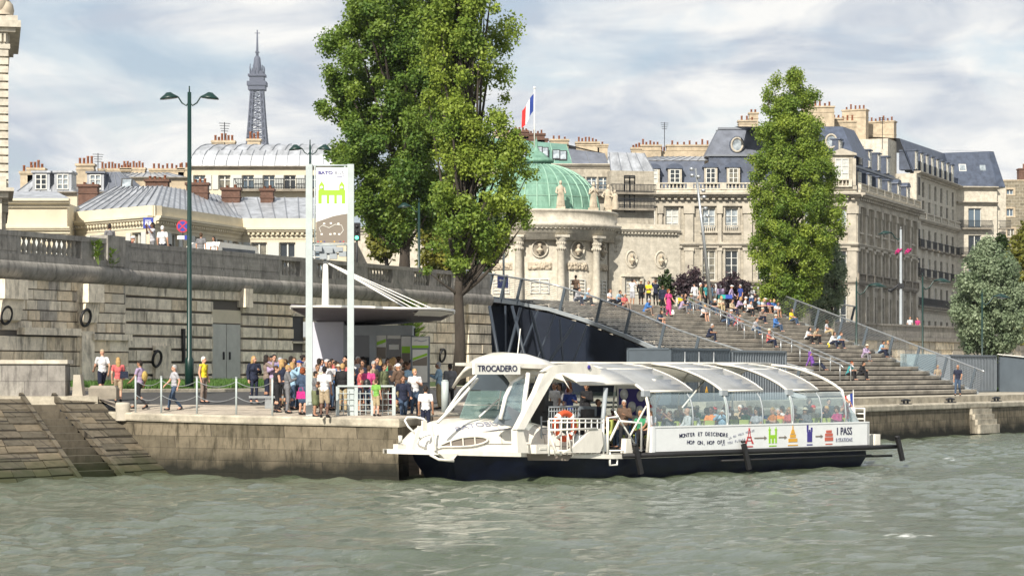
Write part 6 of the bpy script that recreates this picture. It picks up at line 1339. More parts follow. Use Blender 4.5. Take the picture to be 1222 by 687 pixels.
for z in (1.75,1.95,2.15): m.tube([(21.25,-2.9,z),(21.25,-1.6,z)], .025, 6)
for y in (-2.9,-1.6): m.tube([(21.25,y,1.6),(21.25,y,2.17)], .03, 6)
m.build('stern_rail', M_white, boat)
fl = MB()
for s in range(3):
    fl.k = s; fl.grid([[(21.3+.03*math.sin(g*6), -2.3+(s+i/3)/3*.5, 2.75-g*.7-(s+i/3)*.06) for i in range(4)] for g in (0,.33,.66,1)])
sf = thing('stern_flag', 'small blue white and red flag on a staff at the stern of the boat', 'flag', (B0[0], B0[1], 0), BR); fl.build('flag', FM, sf); m = MB(); m.tube([(21.3,-2.32,1.6),(21.3,-2.3,2.85)], .02, 5); m.build('staff', M_white, sf)
# life rings
def lifering(world, rz, lab, r=.38, tilt=0):
    t = thing('life_ring', lab, 'life ring', world, rz, 'orange life rings'); m = MB(); k = 24; m.tube([(r*math.cos(2*math.pi*i/k),0,r*math.sin(2*math.pi*i/k)) for i in range(k+1)], r*.24, 8, False); m.build('ring', M_orange, t)
    for q in range(4):
        b = MB(); a = math.pi/4+q*math.pi/2; b.tube([(r*math.cos(a-.14),0,r*math.sin(a-.14)),(r*math.cos(a),0,r*math.sin(a)),(r*math.cos(a+.14),0,r*math.sin(a+.14))], r*.26, 8); b.build('band', M_white, t)
def bworld(x, y, z): return (B0[0]+BU[0]*x-BU[1]*y, B0[1]+BU[1]*x+BU[0]*y, z)
v = BQ(674,508,-2.8); lifering(bworld(v.x, -2.8, v.z), BR, 'orange life ring hanging on the white boarding rail of the boat', .44)
# ---------------- street furniture and kiosks ----------------
def ground_ray(px, y, D0=80.5, D1=118):   # where the ray through a photo point meets the left quay floor
    best = None
    for k in range(160):
        D = D0+(D1-D0)*k/159; p = PX(px, y, D); best = None if best is None else best
        g = fzc(p.x, D)
        if g is None: continue
        e = abs(g-p.z)
        if best is None or e < best[0]: best = (e, Vector((p.x, D, g)))
    return best[1]
_FT = []
for i in range(len(EDGE)-1):
    for s in np.linspace(0, 1, 50):
        a = floorpt(i, s); b = floorpt(i+1, s)
        for f in (0, .25, .5, .75): _FT.append([a[j]+(b[j]-a[j])*f for j in range(3)])
_FT = np.array(_FT)
def fzc(x, y):
    d = (_FT[:,0]-x)**2+(_FT[:,1]-y)**2; i = int(d.argmin()); return None if d[i] > .6 else float(_FT[i,2])
def post_thing(name, label, cat, loc, group=None): return thing(name, label, cat, loc, 0, group)
# double armed lamp on the quay
def lamp_head(px_, z, d, root, sz_=1.0, flat=False):
    m = MB(); s = 1 if d > 0 else -1
    m.tube([(0,0,z-.55*sz_),(.18*s*sz_,0,z-.75*sz_),(.42*s*sz_,0,z-.60*sz_),(.62*s*sz_,0,z-.28*sz_),(.9*s*sz_,0,z-.2*sz_)], .045*sz_, 6); m.build('arm', M_green, root)
    m = MB(); q = Matrix.Rotation(.12*s, 4, 'Y'); m.X = Matrix.Translation((1.15*s*sz_,0,z-.22*sz_)) @ q; m.lathe([(0,.16),(.12,.15),(.22,.08),(.44,-.04),(.46,-.1),(.42,-.1),(0,-.06)], (0,0,0), 16, sx=1.15*sz_, sy=.75*sz_); m.X = None; o = m.build('lamp_shade', M_green, root)
    m = MB(); m.ell((1.15*s*sz_,0,z-.33*sz_), (.3*sz_,.2*sz_,.06*sz_), 10); b = m.build('lamp_glass', M_panelt, o)
def street_lamp(loc, h, lab, arms=(1,), r=.085, group='dark green street lamps', sz_=1.0, mt=None):
    t = post_thing('street_lamp', lab, 'street lamp', loc, group); m = MB(); m.tube([(0,0,-.1),(0,0,1.0),(0,0,1.1),(0,0,h)], [r*1.7,r*1.7,r*1.05,r*.75], 10); m.tube([(0,0,h),(0,0,h+.25)], .03, 6); m.build('pole', mt or M_green, t)
    for a in arms: lamp_head(0, h, a, t, sz_)
    return t
street_lamp(PX(226,458,95)*1.0, 11.8, 'very tall dark green lamp post with two curved lamp heads on the quay at left', (1,-1), .105, sz_=.72)
t = street_lamp((PX(370,330,114).x, 114, 7.95), 6.6, 'dark double armed lamp rising behind the tall river bus sign', (1,-1), .06, sz_=.62)
street_lamp((PX(500,330,128).x, 128, 7.95), 4.8, 'green lamp pole half hidden between the two tall trees', (-1,), .08, sz_=.7)
D=170; street_lamp((PX(1022,430,160).x, 160, 2.2+.9), 6.6, 'green street lamp behind the right railing of the stairs, leftmost of the right hand lamps', (1,), .075, sz_=1.25)
street_lamp((PX(1101,430,170).x, 170, 2.1), 8.3, 'green street lamp in front of the stone street wall, just left of the silvery tree', (1,), .075, sz_=1.25)
street_lamp((PX(1172,430,165).x, 165, 2.1), 7.0, 'green street lamp standing in front of the silvery tree', (1,), .07, sz_=1.2)
t = street_lamp((PX(1075,385,205).x, 205, 6.3), 9.6, 'tall grey lamp mast with magenta flower baskets in front of the mansion', (-1,), .13, sz_=1.2, mt=M_greysteel, group=None)
m = MB(); m.tube([(-.9,0,4.2),(.0,0,5.0),(.2,0,4.6)], .1, 6); m.ell((-.9,0,4.3), (.25,.2,.15)); m.box(-.25,.25,-.2,.2,4.5,4.9); m.build('arm', M_iron, t)
M_mag = mat('magenta_flowers', (.45,.02,.16), .7, var=.5, vscale=9)
for dx in (-.2, .65):
    m = MB(); rr_ = random.Random(3)
    for i in range(26): m.ell((dx+rr_.gauss(0,.11), rr_.gauss(0,.1), 7.75+rr_.gauss(0,.09)), (.08,.08,.07), 6)
    m.build('flower_basket', M_mag, t)
# slender masts at the stairs top
m = MB(); t = thing('floodlight_mast', 'thin leaning grey floodlight mast rising in front of the mansion windows', 'mast', PX(848,352,165)); m.tube([(0,0,-.4),(-1.05,0,8.9)], [.14,.07], 8); m.build('pole', M_steel, t)
for i, (f, dx) in enumerate(((.99,-.3),(.94,-.32),(.93,.12),(.82,.35),(.77,.35),(.68,.35),(.62,.42))):
    m = MB(); x, z = -1.05*f, 8.9*f; m.bar((x,0,z),(x+dx,-.1,z+.02), .05); m.lathe([(.0,0),(.13,.02),(.16,.22),(.0,.24)], (x+dx,-.1,z-.1), 8); m.build('floodlight', M_steel, t)
m = MB(); m.tube([(0,0,-.2),(0,0,6.2)], .07, 8); o = m.build('flag_mast', M_polesteel); place(o, PX(601,352,146)); tag(o, 'plain pale pole standing left of the rotunda behind the stair landing', 'pole')
# signs along the street
t = thing('parking_sign', 'round blue and red no parking sign on the street above the wall', 'road sign', (PX(218,300,112).x, 112, 7.95)); m = MB(); m.tube([(0,.03,0),(0,.03,2.4)], .035, 6); m.build('pole', M_iron, t)
zc = CZ+(HZ-270)*112/F-7.95; sgn = MB()
k = 28; circ = lambda r, y: [(r*math.cos(2*math.pi*i/k), y, zc+r*math.sin(2*math.pi*i/k)) for i in range(k)]
sgn.ext(circ(.30,0), (0,.02,0)); sgn.k = 1; sgn.ext(circ(.235,-.004), (0,-.004,0)); sgn.k = 0; sgn.bar((-.17,-.012,zc+.17),(.17,-.012,zc-.17), .06, .006, up=(0,1,0)); sgn.bar((.17,-.016,zc+.17),(-.17,-.016,zc-.17), .06, .006, up=(0,1,0)); sgn.build('sign_face', [mat('sign_red', (.45,.03,.05), .4), mat('sign_blue', (.03,.05,.30), .4)], t)
m = MB(); m.k = 0; m.box(-.26,.08,-.01,.02,zc-.62,zc-.45); m.k = 1; m.box(.08,.24,-.01,.02,zc-.64,zc-.43); m.build('sub_plate', [M_white, MATS['sign_blue']], t)
t = thing('blue_panel_sign', 'square blue street sign with white writing beside the men at the parapet', 'sign', (PX(177,300,110).x, 110, 7.95)); m = MB(); m.tube([(.28,.03,0),(.28,.03,2.4)], .04, 6); m.build('pole', M_iron, t); zc = CZ+(HZ-266)*110/F-7.95; m = MB(); m.box(-.24,.24,-.02,.02,zc-.25,zc+.25); f = m.build('sign_face', MATS['sign_blue'], t); m = MB(); m.box(-.15,-.02,-.03,-.02,zc-.12,zc+.05); m.box(.02,.15,-.03,-.02,zc-.12,zc+.05); m.box(-.15,.12,-.03,-.02,zc+.1,zc+.13); m.build('pictogram', M_white, f)
t = thing('arrow_sign', 'small square blue sign with a white arrow on the stair landing', 'sign', (PX(600,355,142).x, 142, 7.95)); m = MB(); m.tube([(0,.03,0),(0,.03,1.3)], .03, 6); m.build('pole', M_steel, t); zc = CZ+(HZ-335.5)*142/F-7.95; m = MB(); m.box(-.33,.33,-.02,.02,zc-.42,zc+.38); f = m.build('sign_face', MATS['sign_blue'], t); m = MB(); m.tube([(.1,-.03,zc-.25),(.1,-.03,zc+.05),(-.12,-.03,zc+.05)], .035, 5); m.ext([(-.1,-.04,zc-.06),(-.1,-.04,zc+.16),(-.24,-.04,zc+.05)], (0,.02,0)); m.build('arrow', M_white, f)
t = thing('traffic_light', 'traffic light showing green behind the balustrade', 'traffic light', (PX(426,310,118).x, 118, 7.95)); m = MB(); m.tube([(0,0,0),(0,0,2.6)], .05, 8); m.build('pole', M_iron, t); zc = CZ+(HZ-279)*118/F-7.95; m = MB(); m.box(-.17,.17,-.12,.12,zc-.35,zc+.55); m.build('housing', M_black, t)
GL = mat('green_signal', (.05,.6,.3), .5, emis=(.1,1,.5,3)); 
for i, mt in enumerate((GL, M_black, M_black)): m = MB(); m.tube([(0,-.12,zc-.2+i*.28),(0,-.16,zc-.2+i*.28)], .09, 12); m.build('signal_lens', mt, t)
# white van on the street
t = thing('parked_van', 'white van of which only the roof shows above the parapet', 'van', (PX(272,300,115).x, 115, 7.95), WR); m = MB(); m.ext([(-2.4,-.9,.35),(2.4,-.9,.35),(2.45,-.9,1.0),(1.7,-.9,1.15),(1.2,-.9,1.75),(-2.2,-.9,1.82),(-2.4,-.9,1.5)], (0,1.8,0)); m.build('body', M_white, t); m = MB(); m.box(-2.0,1.05,-.92,-.905,1.1,1.55); m.build('side_window', M_pane, t)
for x in (-1.6,1.5):
    m = MB(); m.tube([(x,-.95,.34),(x,-.75,.34)], .34, 14); m.build('wheel', M_rubber, t)
# chain posts along the platform edge
cp = []
for i, px in enumerate((161.8,192.5,235,282,325)):
    xx = PX(px,0,84).x; 
    f = np.interp(xx, [e[0][0] for e in EDGE[3:9]], [0,1,2,3,4,5]); i0 = min(4, int(f)); a = Vector(EDGE[3+i0][0]); b = Vector(EDGE[4+i0][0]); p = a.lerp(b, f-i0); p = Vector((PX(px,0,p.y+.35).x, p.y+.35, p.z+.05)); cp.append(p)
    m = MB(); m.tube([(0,0,-.1),(0,0,1.28)], .035, 8); m.tube([(0,0,1.28),(0,0,1.31)], .045, 8); o = m.build('chain_post', M_polesteel); place(o, p); tag(o, ['slim grey chain post nearest the rounded bollard','slim grey chain post left of the walking grey haired person','slim grey chain post left of the person in the yellow vest','slim grey chain post right of the person in the yellow vest','slim grey chain post beside the bench and the waiting crowd'][i], 'post', 'posts along the quay edge')
for i in range(4):
    m = MB()
    for hh in (1.15, .62):
        A_, B_ = cp[i]+Vector((0,0,hh)), cp[i+1]+Vector((0,0,hh)); m.tube([A_.lerp(B_, k/10)-Vector((0,0,.20*(1-(k/5-1)**2))) for k in range(11)], .012, 4)
    o = m.build('chain', M_steel); tag(o, ['pair of sagging chains at the left end of the quay edge','pair of sagging chains crossed by the walking grey haired person','pair of sagging chains in front of the person in the yellow vest','pair of sagging chains between the yellow vest and the crowd'][i], 'chain', 'chains along the quay edge')
# bench
m = MB(); g = ground_ray(322,487); t = thing('stone_bench', 'flat grey stone bench just left of the waiting crowd', 'bench', g); m.box(-.75,.75,-.2,.2,.38,.46); m.build('seat', M_steel, t)
for x in (-.05,): m = MB(); m.box(x-.12,x+.12,-.14,.14,0,.38); m.build('leg', M_steel, t)
# tall banner frame
gp0 = Vector((PX(369,0,82.3).x, 82.3, 1.98)); t = thing('banner_frame', 'tall grey twin pole frame carrying the river bus stop banner', 'sign', gp0); kx = 82.3/F
H = CZ+(HZ-196)*kx-1.98; w = 49.5*kx
for x in (0, w): m = MB(); m.box(x-.115,x+.115,-.07,.07,0,H); m.box(x-.16,x+.16,-.1,.1,0,1.7) if False else None; m.build('pole', M_polesteel, t)
zz = lambda y: CZ+(HZ-y)*kx-1.98
m = MB()
for y in (197.5, 292): m.tube([(0,0,zz(y)),(w,0,zz(y))], .035, 6)
m.tube([(.2,0,zz(197.5)),(.2,0,zz(292))], .03, 6); m.tube([(w-.2,0,zz(197.5)),(w-.2,0,zz(292))], .03, 6); m.build('crossbar', M_polesteel, t)
X0, X1_ = 8.5*kx, 45.5*kx; m = MB(); m.box(X0,X1_,-.05,-.035,zz(290.5),zz(200)); bnr = m.build('banner', M_banner, t)
m = MB()
for i in range(9): z = zz(205+i*10); m.tube([(X0,-.04,z),(.2,-.0,z+.03)], .008, 4); m.tube([(X1_,-.04,z),(w-.2,0,z+.03)], .008, 4)
m.build('lacing', M_white, t)
pts = [(X0,-.052,zz(290)),(X1_,-.052,zz(290)),(X1_,-.052,zz(255)),(X0+.9,-.052,zz(256)),(X0+.6,-.052,zz(258)),(X0+.3,-.052,zz(261.5)),(X0,-.052,zz(265))]; m = MB(); m.ext(pts, (0,-.004,0)); m.build('printed_field', M_taupe, bnr)
xc = (X0+X1_)/2; lettering('BATO', .155, M_violet, bnr, (xc-.22,-.055,zz(206.5)), bold=.004, sx=1.25); lettering('BUS', .155, M_inkgrey, bnr, (xc+.26,-.055,zz(206.5)), sx=1.25)
m = MB(); m.tube([(xc+.05,-.056,zz(210)),(xc+.3,-.056,zz(211.5)),(xc+.5,-.056,zz(209))], [.004,.012,.003], 4); m.build('lettering_swash', M_violet, bnr)
m = MB(); q = lambda px, y: ((px-369)*kx, -.055, zz(y))
for poly in ([(380,227),(412,227),(412,233),(380,233)],[(380,233),(384,233),(384,243),(380,243)],[(390,233),(393,233),(393,243),(390,243)],[(399,233),(402,233),(402,243),(399,243)],[(408,233),(412,233),(412,243),(408,243)],[(381,227),(387,227),(387,221),(385.5,219),(384,216.5),(382.5,219),(381,221)],[(405,227),(411,227),(411,221),(409.5,219),(408,216.5),(406.5,219),(405,221)]): m.ext([q(a,b) for a,b in poly], (0,-.004,0))
m.build('station_picture', M_lime, bnr)
m = MB()
for px in (384,408): m.tube([((px-369)*kx,-.060,zz(224)),((px-369)*kx,-.064,zz(224))], .055, 12)
m.tube([((x-369)*kx,-.060,zz(y)) for x,y in ((383,277),(381,272),(385,269),(393,272),(400,268),(408,269),(410,275),(407,279))], .012, 4)
for x,y in ((387,267),(395,266.5),(404,267),(384,279.5),(394.5,279.5),(399.5,279),(405,279.5)): m.box((x-370.2)*kx,(x-367.8)*kx,-.064,-.058,zz(y+1),zz(y-1))
m.box((386-369)*kx,(406-369)*kx,-.057,-.053,zz(247.5),zz(246.8)); m.build('printed_symbols', M_white, bnr)
m = MB(); 
for i,(x,mt) in enumerate(((375.5,0),(379,1),(383,2),(395,1),(402,2),(406,0))): m.k = mt; m.box((x-369)*kx+.1,(x-367.4)*kx+.1,-.06,-.057,zz(289),zz(287.6))
m.build('printed_logos', [M_red, M_amber, M_violet], bnr)
# ticket kiosk
KD = 90.0; kk = KD/F; gk = PX(440,470,KD); kb = 2.62; t = thing('ticket_kiosk', 'pale ticket kiosk with dark glazing under a leaf shaped canopy hung from a mast', 'kiosk', (PX(360,0,KD).x, KD, kb)); kxx = lambda px: (px-360)*kk; kz = lambda y: CZ+(HZ-y)*kk-kb
M_lilac = mat('lilac_panel', (.55,.55,.62), .5, var=.08, vscale=.8)
m = MB(); m.box(kxx(366),kxx(410),0,2.8,0,kz(384)); m.build('wall_panel', M_lilac, t)
m = MB(); m.box(kxx(362),kxx(370),-.1,0,kz(402),kz(384)); m.box(kxx(410),kxx(416),-.08,2.8,0,kz(388)); m.box(kxx(441),kxx(449),-.1,.1,0,kz(388)); m.box(kxx(410),kxx(492),-.06,2.8,kz(400),kz(388)); m.build('frame', M_greysteel, t)
m = MB(); m.box(kxx(411),kxx(441),.1,.15,0,kz(400)); m.box(kxx(461),kxx(479),.1,.15,0,kz(400)); m.build('glazing', M_pane, t); m = MB(); m.box(kxx(366),kxx(492),1.5,2.8,0,kz(390)); m.build('inner_room', M_contain, t)
m = MB(); m.box(kxx(449),kxx(461),0,.08,.0,kz(399)); m.box(kxx(479),kxx(490),0,.08,0,kz(401)); pn = m.build('info_panel', M_paper, t)
m = MB(); m.k = 0; m.ext([(kxx(449.5),-.005,kz(412)),(kxx(460.5),-.005,kz(408)),(kxx(460.5),-.005,kz(404)),(kxx(449.5),-.005,kz(408))], (0,-.01,0)); m.box(kxx(479.5),kxx(489.5),-.012,-.004,kz(421),kz(413)); m.k = 1; m.box(kxx(449.5),kxx(460.5),-.012,-.004,kz(428),kz(414)); m.box(kxx(479.5),kxx(489.5),-.013,-.004,kz(440),kz(421)); m.build('printed_field', [M_lime, M_taupe], pn)
m = MB(); m.box(kxx(464),kxx(476),.06,.09,kz(417),kz(411)); m.box(kxx(462),kxx(478),.04,.09,kz(404),kz(400)); m.build('notice', M_paper, t)
t2 = thing('info_board', 'upright timetable board with white and lime green panels right of the kiosk', 'sign', (PX(491,0,88.6).x, 88.6, kb)); k2 = 88.6/F; q = lambda y: CZ+(HZ-y)*k2-kb; w = 21*k2
m = MB(); m.box(-.03,w+.03,.0,.08,0,q(401)); m.build('frame', M_contain2, t2); m = MB(); m.box(.02,w-.02,-.02,0,q(415),q(402)); m.box(.04,w-.06,-.02,0,q(456),q(417)); b = m.build('poster', M_paper, t2)
m = MB(); m.box(.02,w-.02,-.03,-.02,q(415),q(412)); m.ext([(.05,-.03,q(430)),(w-.07,-.03,q(424)),(w-.07,-.03,q(421)),(.05,-.03,q(427))], (0,.008,0)); m.k = 1; m.ext([(.05,-.03,q(436)),(w-.07,-.03,q(436)),(w-.07,-.03,q(425)),(.05,-.03,q(431))], (0,.008,0)); m.build('printed_field', [M_lime, M_taupe], b)
m = MB(); m.tube([(.1+.06*i,-.03,q(406.5)+.02*math.sin(i)) for i in range(9)], .012, 4); m.build('lettering_swash', M_inkgrey, b)
# canopy
cn = MB(); cn.smooth = True; back = [PX(a,y,D) for a,y,D in ((347,366,87),(385,365.5,85.5),(430,366,84.5),(466,367.5,84.5),(500,368,85),(525,368.5,86),(542,371,88))]; front = [PX(a,y,D) for a,y,D in ((347.5,367,87.3),(370,378,89.5),(393.5,388.5,91.5),(440,386.5,92),(480,384,91.5),(526,380.5,90),(541.5,373,88.4))]
rows = []
for j in range(7):
    f = j/6; rows.append([tuple(a.lerp(b, f)+Vector((0,0,.12*math.sin(math.pi*f)))) for a, b in zip(back, front)])
cn.grid(rows[::-1]); o = cn.build('canopy', mat('canopy_underside', (.16,.145,.16), .7, var=.15), t); o.parent = t; o.location = -Vector(t.location); md = o.modifiers.new('s','SOLIDIFY'); md.thickness = .07; md.offset = 1
m = MB(); m.tube(back, .05, 6); m.tube(front, .06, 6)
m.build('canopy_edge', M_white, t).location = -Vector(t.location)
m = MB(); m.smooth = True; m.grid([[back[i]+Vector((0,-.04,-.06)) for i in (4,5,6)],[back[i].lerp(front[i],.3)+Vector((0,0,-.10+.04*(i-4))) for i in (4,5,6)],[back[i].lerp(front[i],[.3,.6,1][i-4])+Vector((0,0,-.10+.04*(i-4))) for i in (4,5,6)]]); m.build('canopy_tip', M_white, t).location = -Vector(t.location)
m = MB(); a, b = PX(388.5,368,91), PX(388.5,312,91); m.tube([Vector((a.x,a.y,kb)), a, b], [.16,.16,.10], 10); m.build('mast', M_white, t).location = -Vector(t.location)
m = MB()
for x, y in ((372,302),(380,297),(393,299),(405,298),(409,303),(386,306),(398,306)): p = PX(x,y,90.8); m.box(p.x-.14,p.x+.14,p.y-.12,p.y+.12,p.z-.10,p.z+.10)
m.bar(PX(370,303,91), PX(411,303,91), .06); m.bar(PX(388,314,91), PX(388,298,91), .08); m.box(PX(389,0,91).x-.25,PX(389,0,91).x+.4,90.9,91.1,PX(0,304,91).z,PX(0,293,91).z); m.build('floodlight', M_greysteel, t).location = -Vector(t.location)
m = MB()
for x, y, D, r in ((500,376,87,.035),(517,374,90,.02),(527,373,90,.02),(507,375,91,.02)): m.tube([PX(390,313,91), PX(x,y,D)], r, 5)
m.build('stay_cable', M_white, t).location = -Vector(t.location)
# quay railing by the banner
g0 = Vector((PX(403,0,82.2).x, 82.2, 1.95)); t = thing('quay_railing', 'pale grey bar railing in front of the waiting crowd', 'railing', g0); ww = (470-403)*82.2/F
m = MB(); m.box(0,ww,-.06,.06,1.08,1.14); 
for z in (.25,.45,.65,.85): m.tube([(0,0,z),(ww,0,z)], .015, 5)
for i in range(11): x = ww*i/10; m.tube([(x,0,.1),(x,0,.95)], .015, 5)
m.build('bars', M_polesteel, t)
for x in (.0, ww*.33, ww*.62, ww): m = MB(); m.box(x-.06,x+.06,-.04,.04,0,1.1); m.build('post', M_polesteel, t)
g1 = Vector((PX(533,0,86.5).x, 86.5, 2.0)); m = MB(); m.tube([(0,0,-.05),(0,0,1.1)], .14, 10); m.tube([(0,0,1.1),(0,0,1.15)], .11, 10); o = m.build('steel_bollard', M_polesteel); place(o, PX(531,490,87)); tag(o, 'thick grey steel bollard between the man in khaki trousers and the boat', 'bollard')
# boarding steps down to the bow
m = MB()
for i in range(6): m.box(-3.75,-.6,86.2-.75*i-.8,86.2-.75*i,-.2,1.93-.16*i)
struct('boarding_steps', m, M_wood)
# containers
def container(lab, t0, n0, L_, z0, h, wd, mt, doors=False, group=None, deep=.06):
    t = thing('steel_container', lab, 'container', tuple(Q(t0, n0, z0)), QR, group)
    m = MB(); m.box(0,L_,0,wd,0,.12); m.box(0,L_,0,wd,h-.1,h)
    for x in (0,L_-.1): m.box(x,x+.1,0,.1,0,h); m.box(x,x+.1,wd-.1,wd,0,h)
    m.build('frame', mt, t)
    m = MB(); n = int(L_/.28)
    for y, s in ((.03,1),(wd-.03,-1)):
        pts = []
        for i in range(n): x = .1+(L_-.2)*i/n; st_ = (L_-.2)/n; pts += [(x,0),(x+st_*.3,0),(x+st_*.45,deep),(x+st_*.85,deep)]
        pts.append((L_-.1,0)); m.grid([[(x, y+s*d, z) for x, d in pts] for z in (.12,h-.1)])
    if doors:
        m.box(.04,.06,.1,wd-.1,.12,h-.1)
    else: m.grid([[(.04, .1+(wd-.2)*i/12, z) for i in range(13)] for z in (.12,h-.1)]); m.box(.03,.05,.1,wd-.1,.12,h-.1)
    m.box(L_-.05,L_-.04,.1,wd-.1,.12,h-.1); m.build('corrugated_side', mt, t); return t
tc_ = container('dark grey container with ribbed side behind the boat roof, right of the pair', 102.6, 53.6, 6.0, 1.99, 2.62, 2.4, M_contain2, False, 'containers behind the boat')
tc2 = container('dark slate container with flat door panels behind the boat roof, left of the pair', 96.4, 53.6, 6.0, 1.99, 2.68, 2.4, M_contain, False, 'containers behind the boat', deep=.01)
for i, x in enumerate((1.3,2.7,4.2)):
    m = MB(); m.tube([(x,-.03,.2),(x,-.03,2.5)], .04, 6); m.build('door_bar', M_steel, tc2)
m = MB(); m.ext([(3.35,-.01,.55),(3.65,-.01,.55),(3.5,-.01,.85)], (0,-.02,0)); m.build('warning_sign', M_amber, tc2); m = MB(); m.tube([(.9,-.01,.9),(.9,-.03,.9)], .2, 14); m.build('round_label', M_white, tc2)
rc2 = container('large grey corrugated container kiosk with open front at the right quay', 147, 60.5, 8.4, 2.12, 2.55, 2.4, M_contain2, False, 'containers on the right quay', deep=.09)
dt = 147+8.4; t = thing('snack_kiosk', 'dark container stall with raised white awning and open door at far right', 'kiosk', tuple(Q(dt+.05, 57.6, 2.12)), QR)
m = MB(); m.box(0,2.6,0,.08,0,2.5); m.build('open_door', M_contain, t)
m = MB(); m.box(0,.08,.1,2.8,0,2.5); m.box(.0,4.5,2.7,2.8,0,2.5); m.build('wall', M_contain, t); m = MB(); m.ext([(-.2,-.6,2.25),(4.2,-.6,2.0),(4.2,-.6,2.05),(-.2,-.6,2.30)], (0,3.4,.35)); m.build('awning', M_white, t)
m = MB(); m.box(1.0,1.9,-.02,0,1.1,2.2); m.build('serving_hatch', M_black, t)
c3 = container('dark blue grey container cut by the right edge of the photo', 163, 66, 8, 2.12, 2.5, 2.4, M_contain, False, 'containers on the right quay', deep=.09)
m = MB(); m.box(0,4.6,0,.1,0,2.55); 
o = m.build('glass_screen', M_glass); place(o, Q(142,61.8,2.15), QR-.1); tag(o, 'pale glass screen standing behind the lower right steps', 'screen')
m = MB(); m.box(0,2.2,0,1.6,0,2.6); o = m.build('white_cabin', mat('pale_cabin', (.42,.46,.46), .5, var=.1)); place(o, Q(qt(1108,63.2),63.2,2.12), QR); tag(o, 'pale cabin wall between the glass screen and the grey container', 'cabin')
lifering(Q(dt+.5,57.45,3.2), QR, 'orange life ring hanging on the dark open door of the quay stall', .42)
m = MB(); 
for i in range(900):
    pass
gp = [tuple(Q(random.uniform(156,176), random.uniform(58.5,64), 2.13)) for _ in range(5000)]
grass('lawn_patch', gp); bpy.data.objects['lawn_patch']['label'] = 'strip of green lawn beside the containers at the right edge'
# turquoise panel at the head of the stairs
m = MB(); m.k = 0; m.box(0,.55,0,.05,0,.28); m.k = 1; m.box(.55,1.05,0,.05,0,.28); o = m.build('event_panel', [mat('turquoise_panel', (.03,.38,.34), .5), mat('blue_panel', (.05,.09,.4), .5)]); place(o, Q(qt(857,79),79,8.75), .2); tag(o, 'small turquoise and blue panel at the top of the stairs', 'sign')
m = MB(); m.box(0,qt(884,80)-qt(814,80),0,.5,0,.8); o = m.build('planter_wall', M_lime2); place(o, Q(qt(814,80),80,7.95), QR); tag(o, 'low pale stone planter wall at the top of the stairs below the purple shrubs', 'planter')
# ---------------- people ----------------
CL = {}
def cloth(name, col, rough=.85):
    if name not in CL: CL[name] = mat('cloth_'+name, col, rough, var=.28, vscale=7, bump=.7, bscale=13)
    return CL[name]
COLS = dict(white=(.66,.66,.67), red=(.45,.03,.03), black=(.013,.013,.016), navy=(.012,.017,.04), yellow=(.75,.60,.03), blue=(.05,.16,.42), lightblue=(.30,.46,.60), grey=(.17,.17,.18), lightgrey=(.42,.42,.45),
  denim=(.045,.075,.13), pink=(.50,.05,.19), coral=(.55,.12,.12), beige=(.42,.33,.22), khaki=(.42,.34,.20), green=(.05,.28,.13), lime=(.17,.38,.07), brown=(.12,.075,.05), taupe=(.22,.17,.14), purple=(.16,.06,.30), teal=(.05,.30,.32), orange=(.6,.2,.04), cream=(.62,.56,.42), olive=(.14,.16,.08), mauve=(.36,.28,.42), royal=(.03,.06,.28))
HAIRC = dict(blond=(.42,.27,.11), dark=(.018,.013,.011), brown=(.07,.038,.02), grey=(.36,.36,.36), white=(.66,.65,.62), red=(.22,.06,.02), black=(.008,.008,.009))
SK = [mat('skin_light', (.50,.28,.19), .55), mat('skin_tan', (.36,.19,.115), .55), mat('skin_dark', (.12,.06,.04), .55)]
M_lip = mat('lips', (.32,.09,.07), .5)
def V3(*a): return Vector(a)
def P_(pel, chest, neck, head, sh, el, wr, hip, kn, an, toe, yaw=0): return dict(pel=pel, chest=chest, neck=neck, head=head, sh=sh, el=el, wr=wr, hip=hip, kn=kn, an=an, toe=toe, yaw=yaw)
def std(): 
    return P_(V3(0,0,.95), V3(0,.0,1.28), V3(0,.01,1.47), V3(0,-.01,1.625), [V3(-.185,.0,1.41),V3(.185,.0,1.41)], [V3(-.235,.03,1.13),V3(.235,.03,1.13)], [V3(-.24,-.05,.89),V3(.24,-.05,.89)],
              [V3(-.085,0,.92),V3(.085,0,.92)], [V3(-.10,-.02,.50),V3(.10,-.02,.50)], [V3(-.11,.03,.085),V3(.11,.03,.085)], [V3(-.14,-.14,.03),V3(.14,-.14,.03)])
POSE = {}
POSE['stand'] = std()
p = std(); p['el'][1] = V3(.25,-.02,1.15); p['wr'][1] = V3(.10,-.22,1.22); p['kn'][0] = V3(-.10,-.07,.50); p['yaw'] = .5; POSE['standbag'] = p
p = std(); p['el'] = [V3(-.22,-.10,1.15),V3(.22,-.10,1.15)]; p['wr'] = [V3(-.07,-.32,1.24),V3(.07,-.32,1.24)]; p['head'] = V3(0,-.04,1.61); POSE['phone'] = p
p = std(); p['el'] = [V3(-.27,-.15,1.28),V3(.27,-.15,1.28)]; p['wr'] = [V3(-.08,-.25,1.56),V3(.08,-.25,1.56)]; POSE['photo'] = p
p = std(); p['el'] = [V3(-.25,-.02,1.15),V3(.25,-.02,1.15)]; p['wr'] = [V3(.10,-.16,1.2),V3(-.10,-.19,1.16)]; p['kn'][1] = V3(.12,-.07,.5); p['yaw'] = -.6; POSE['folded'] = p
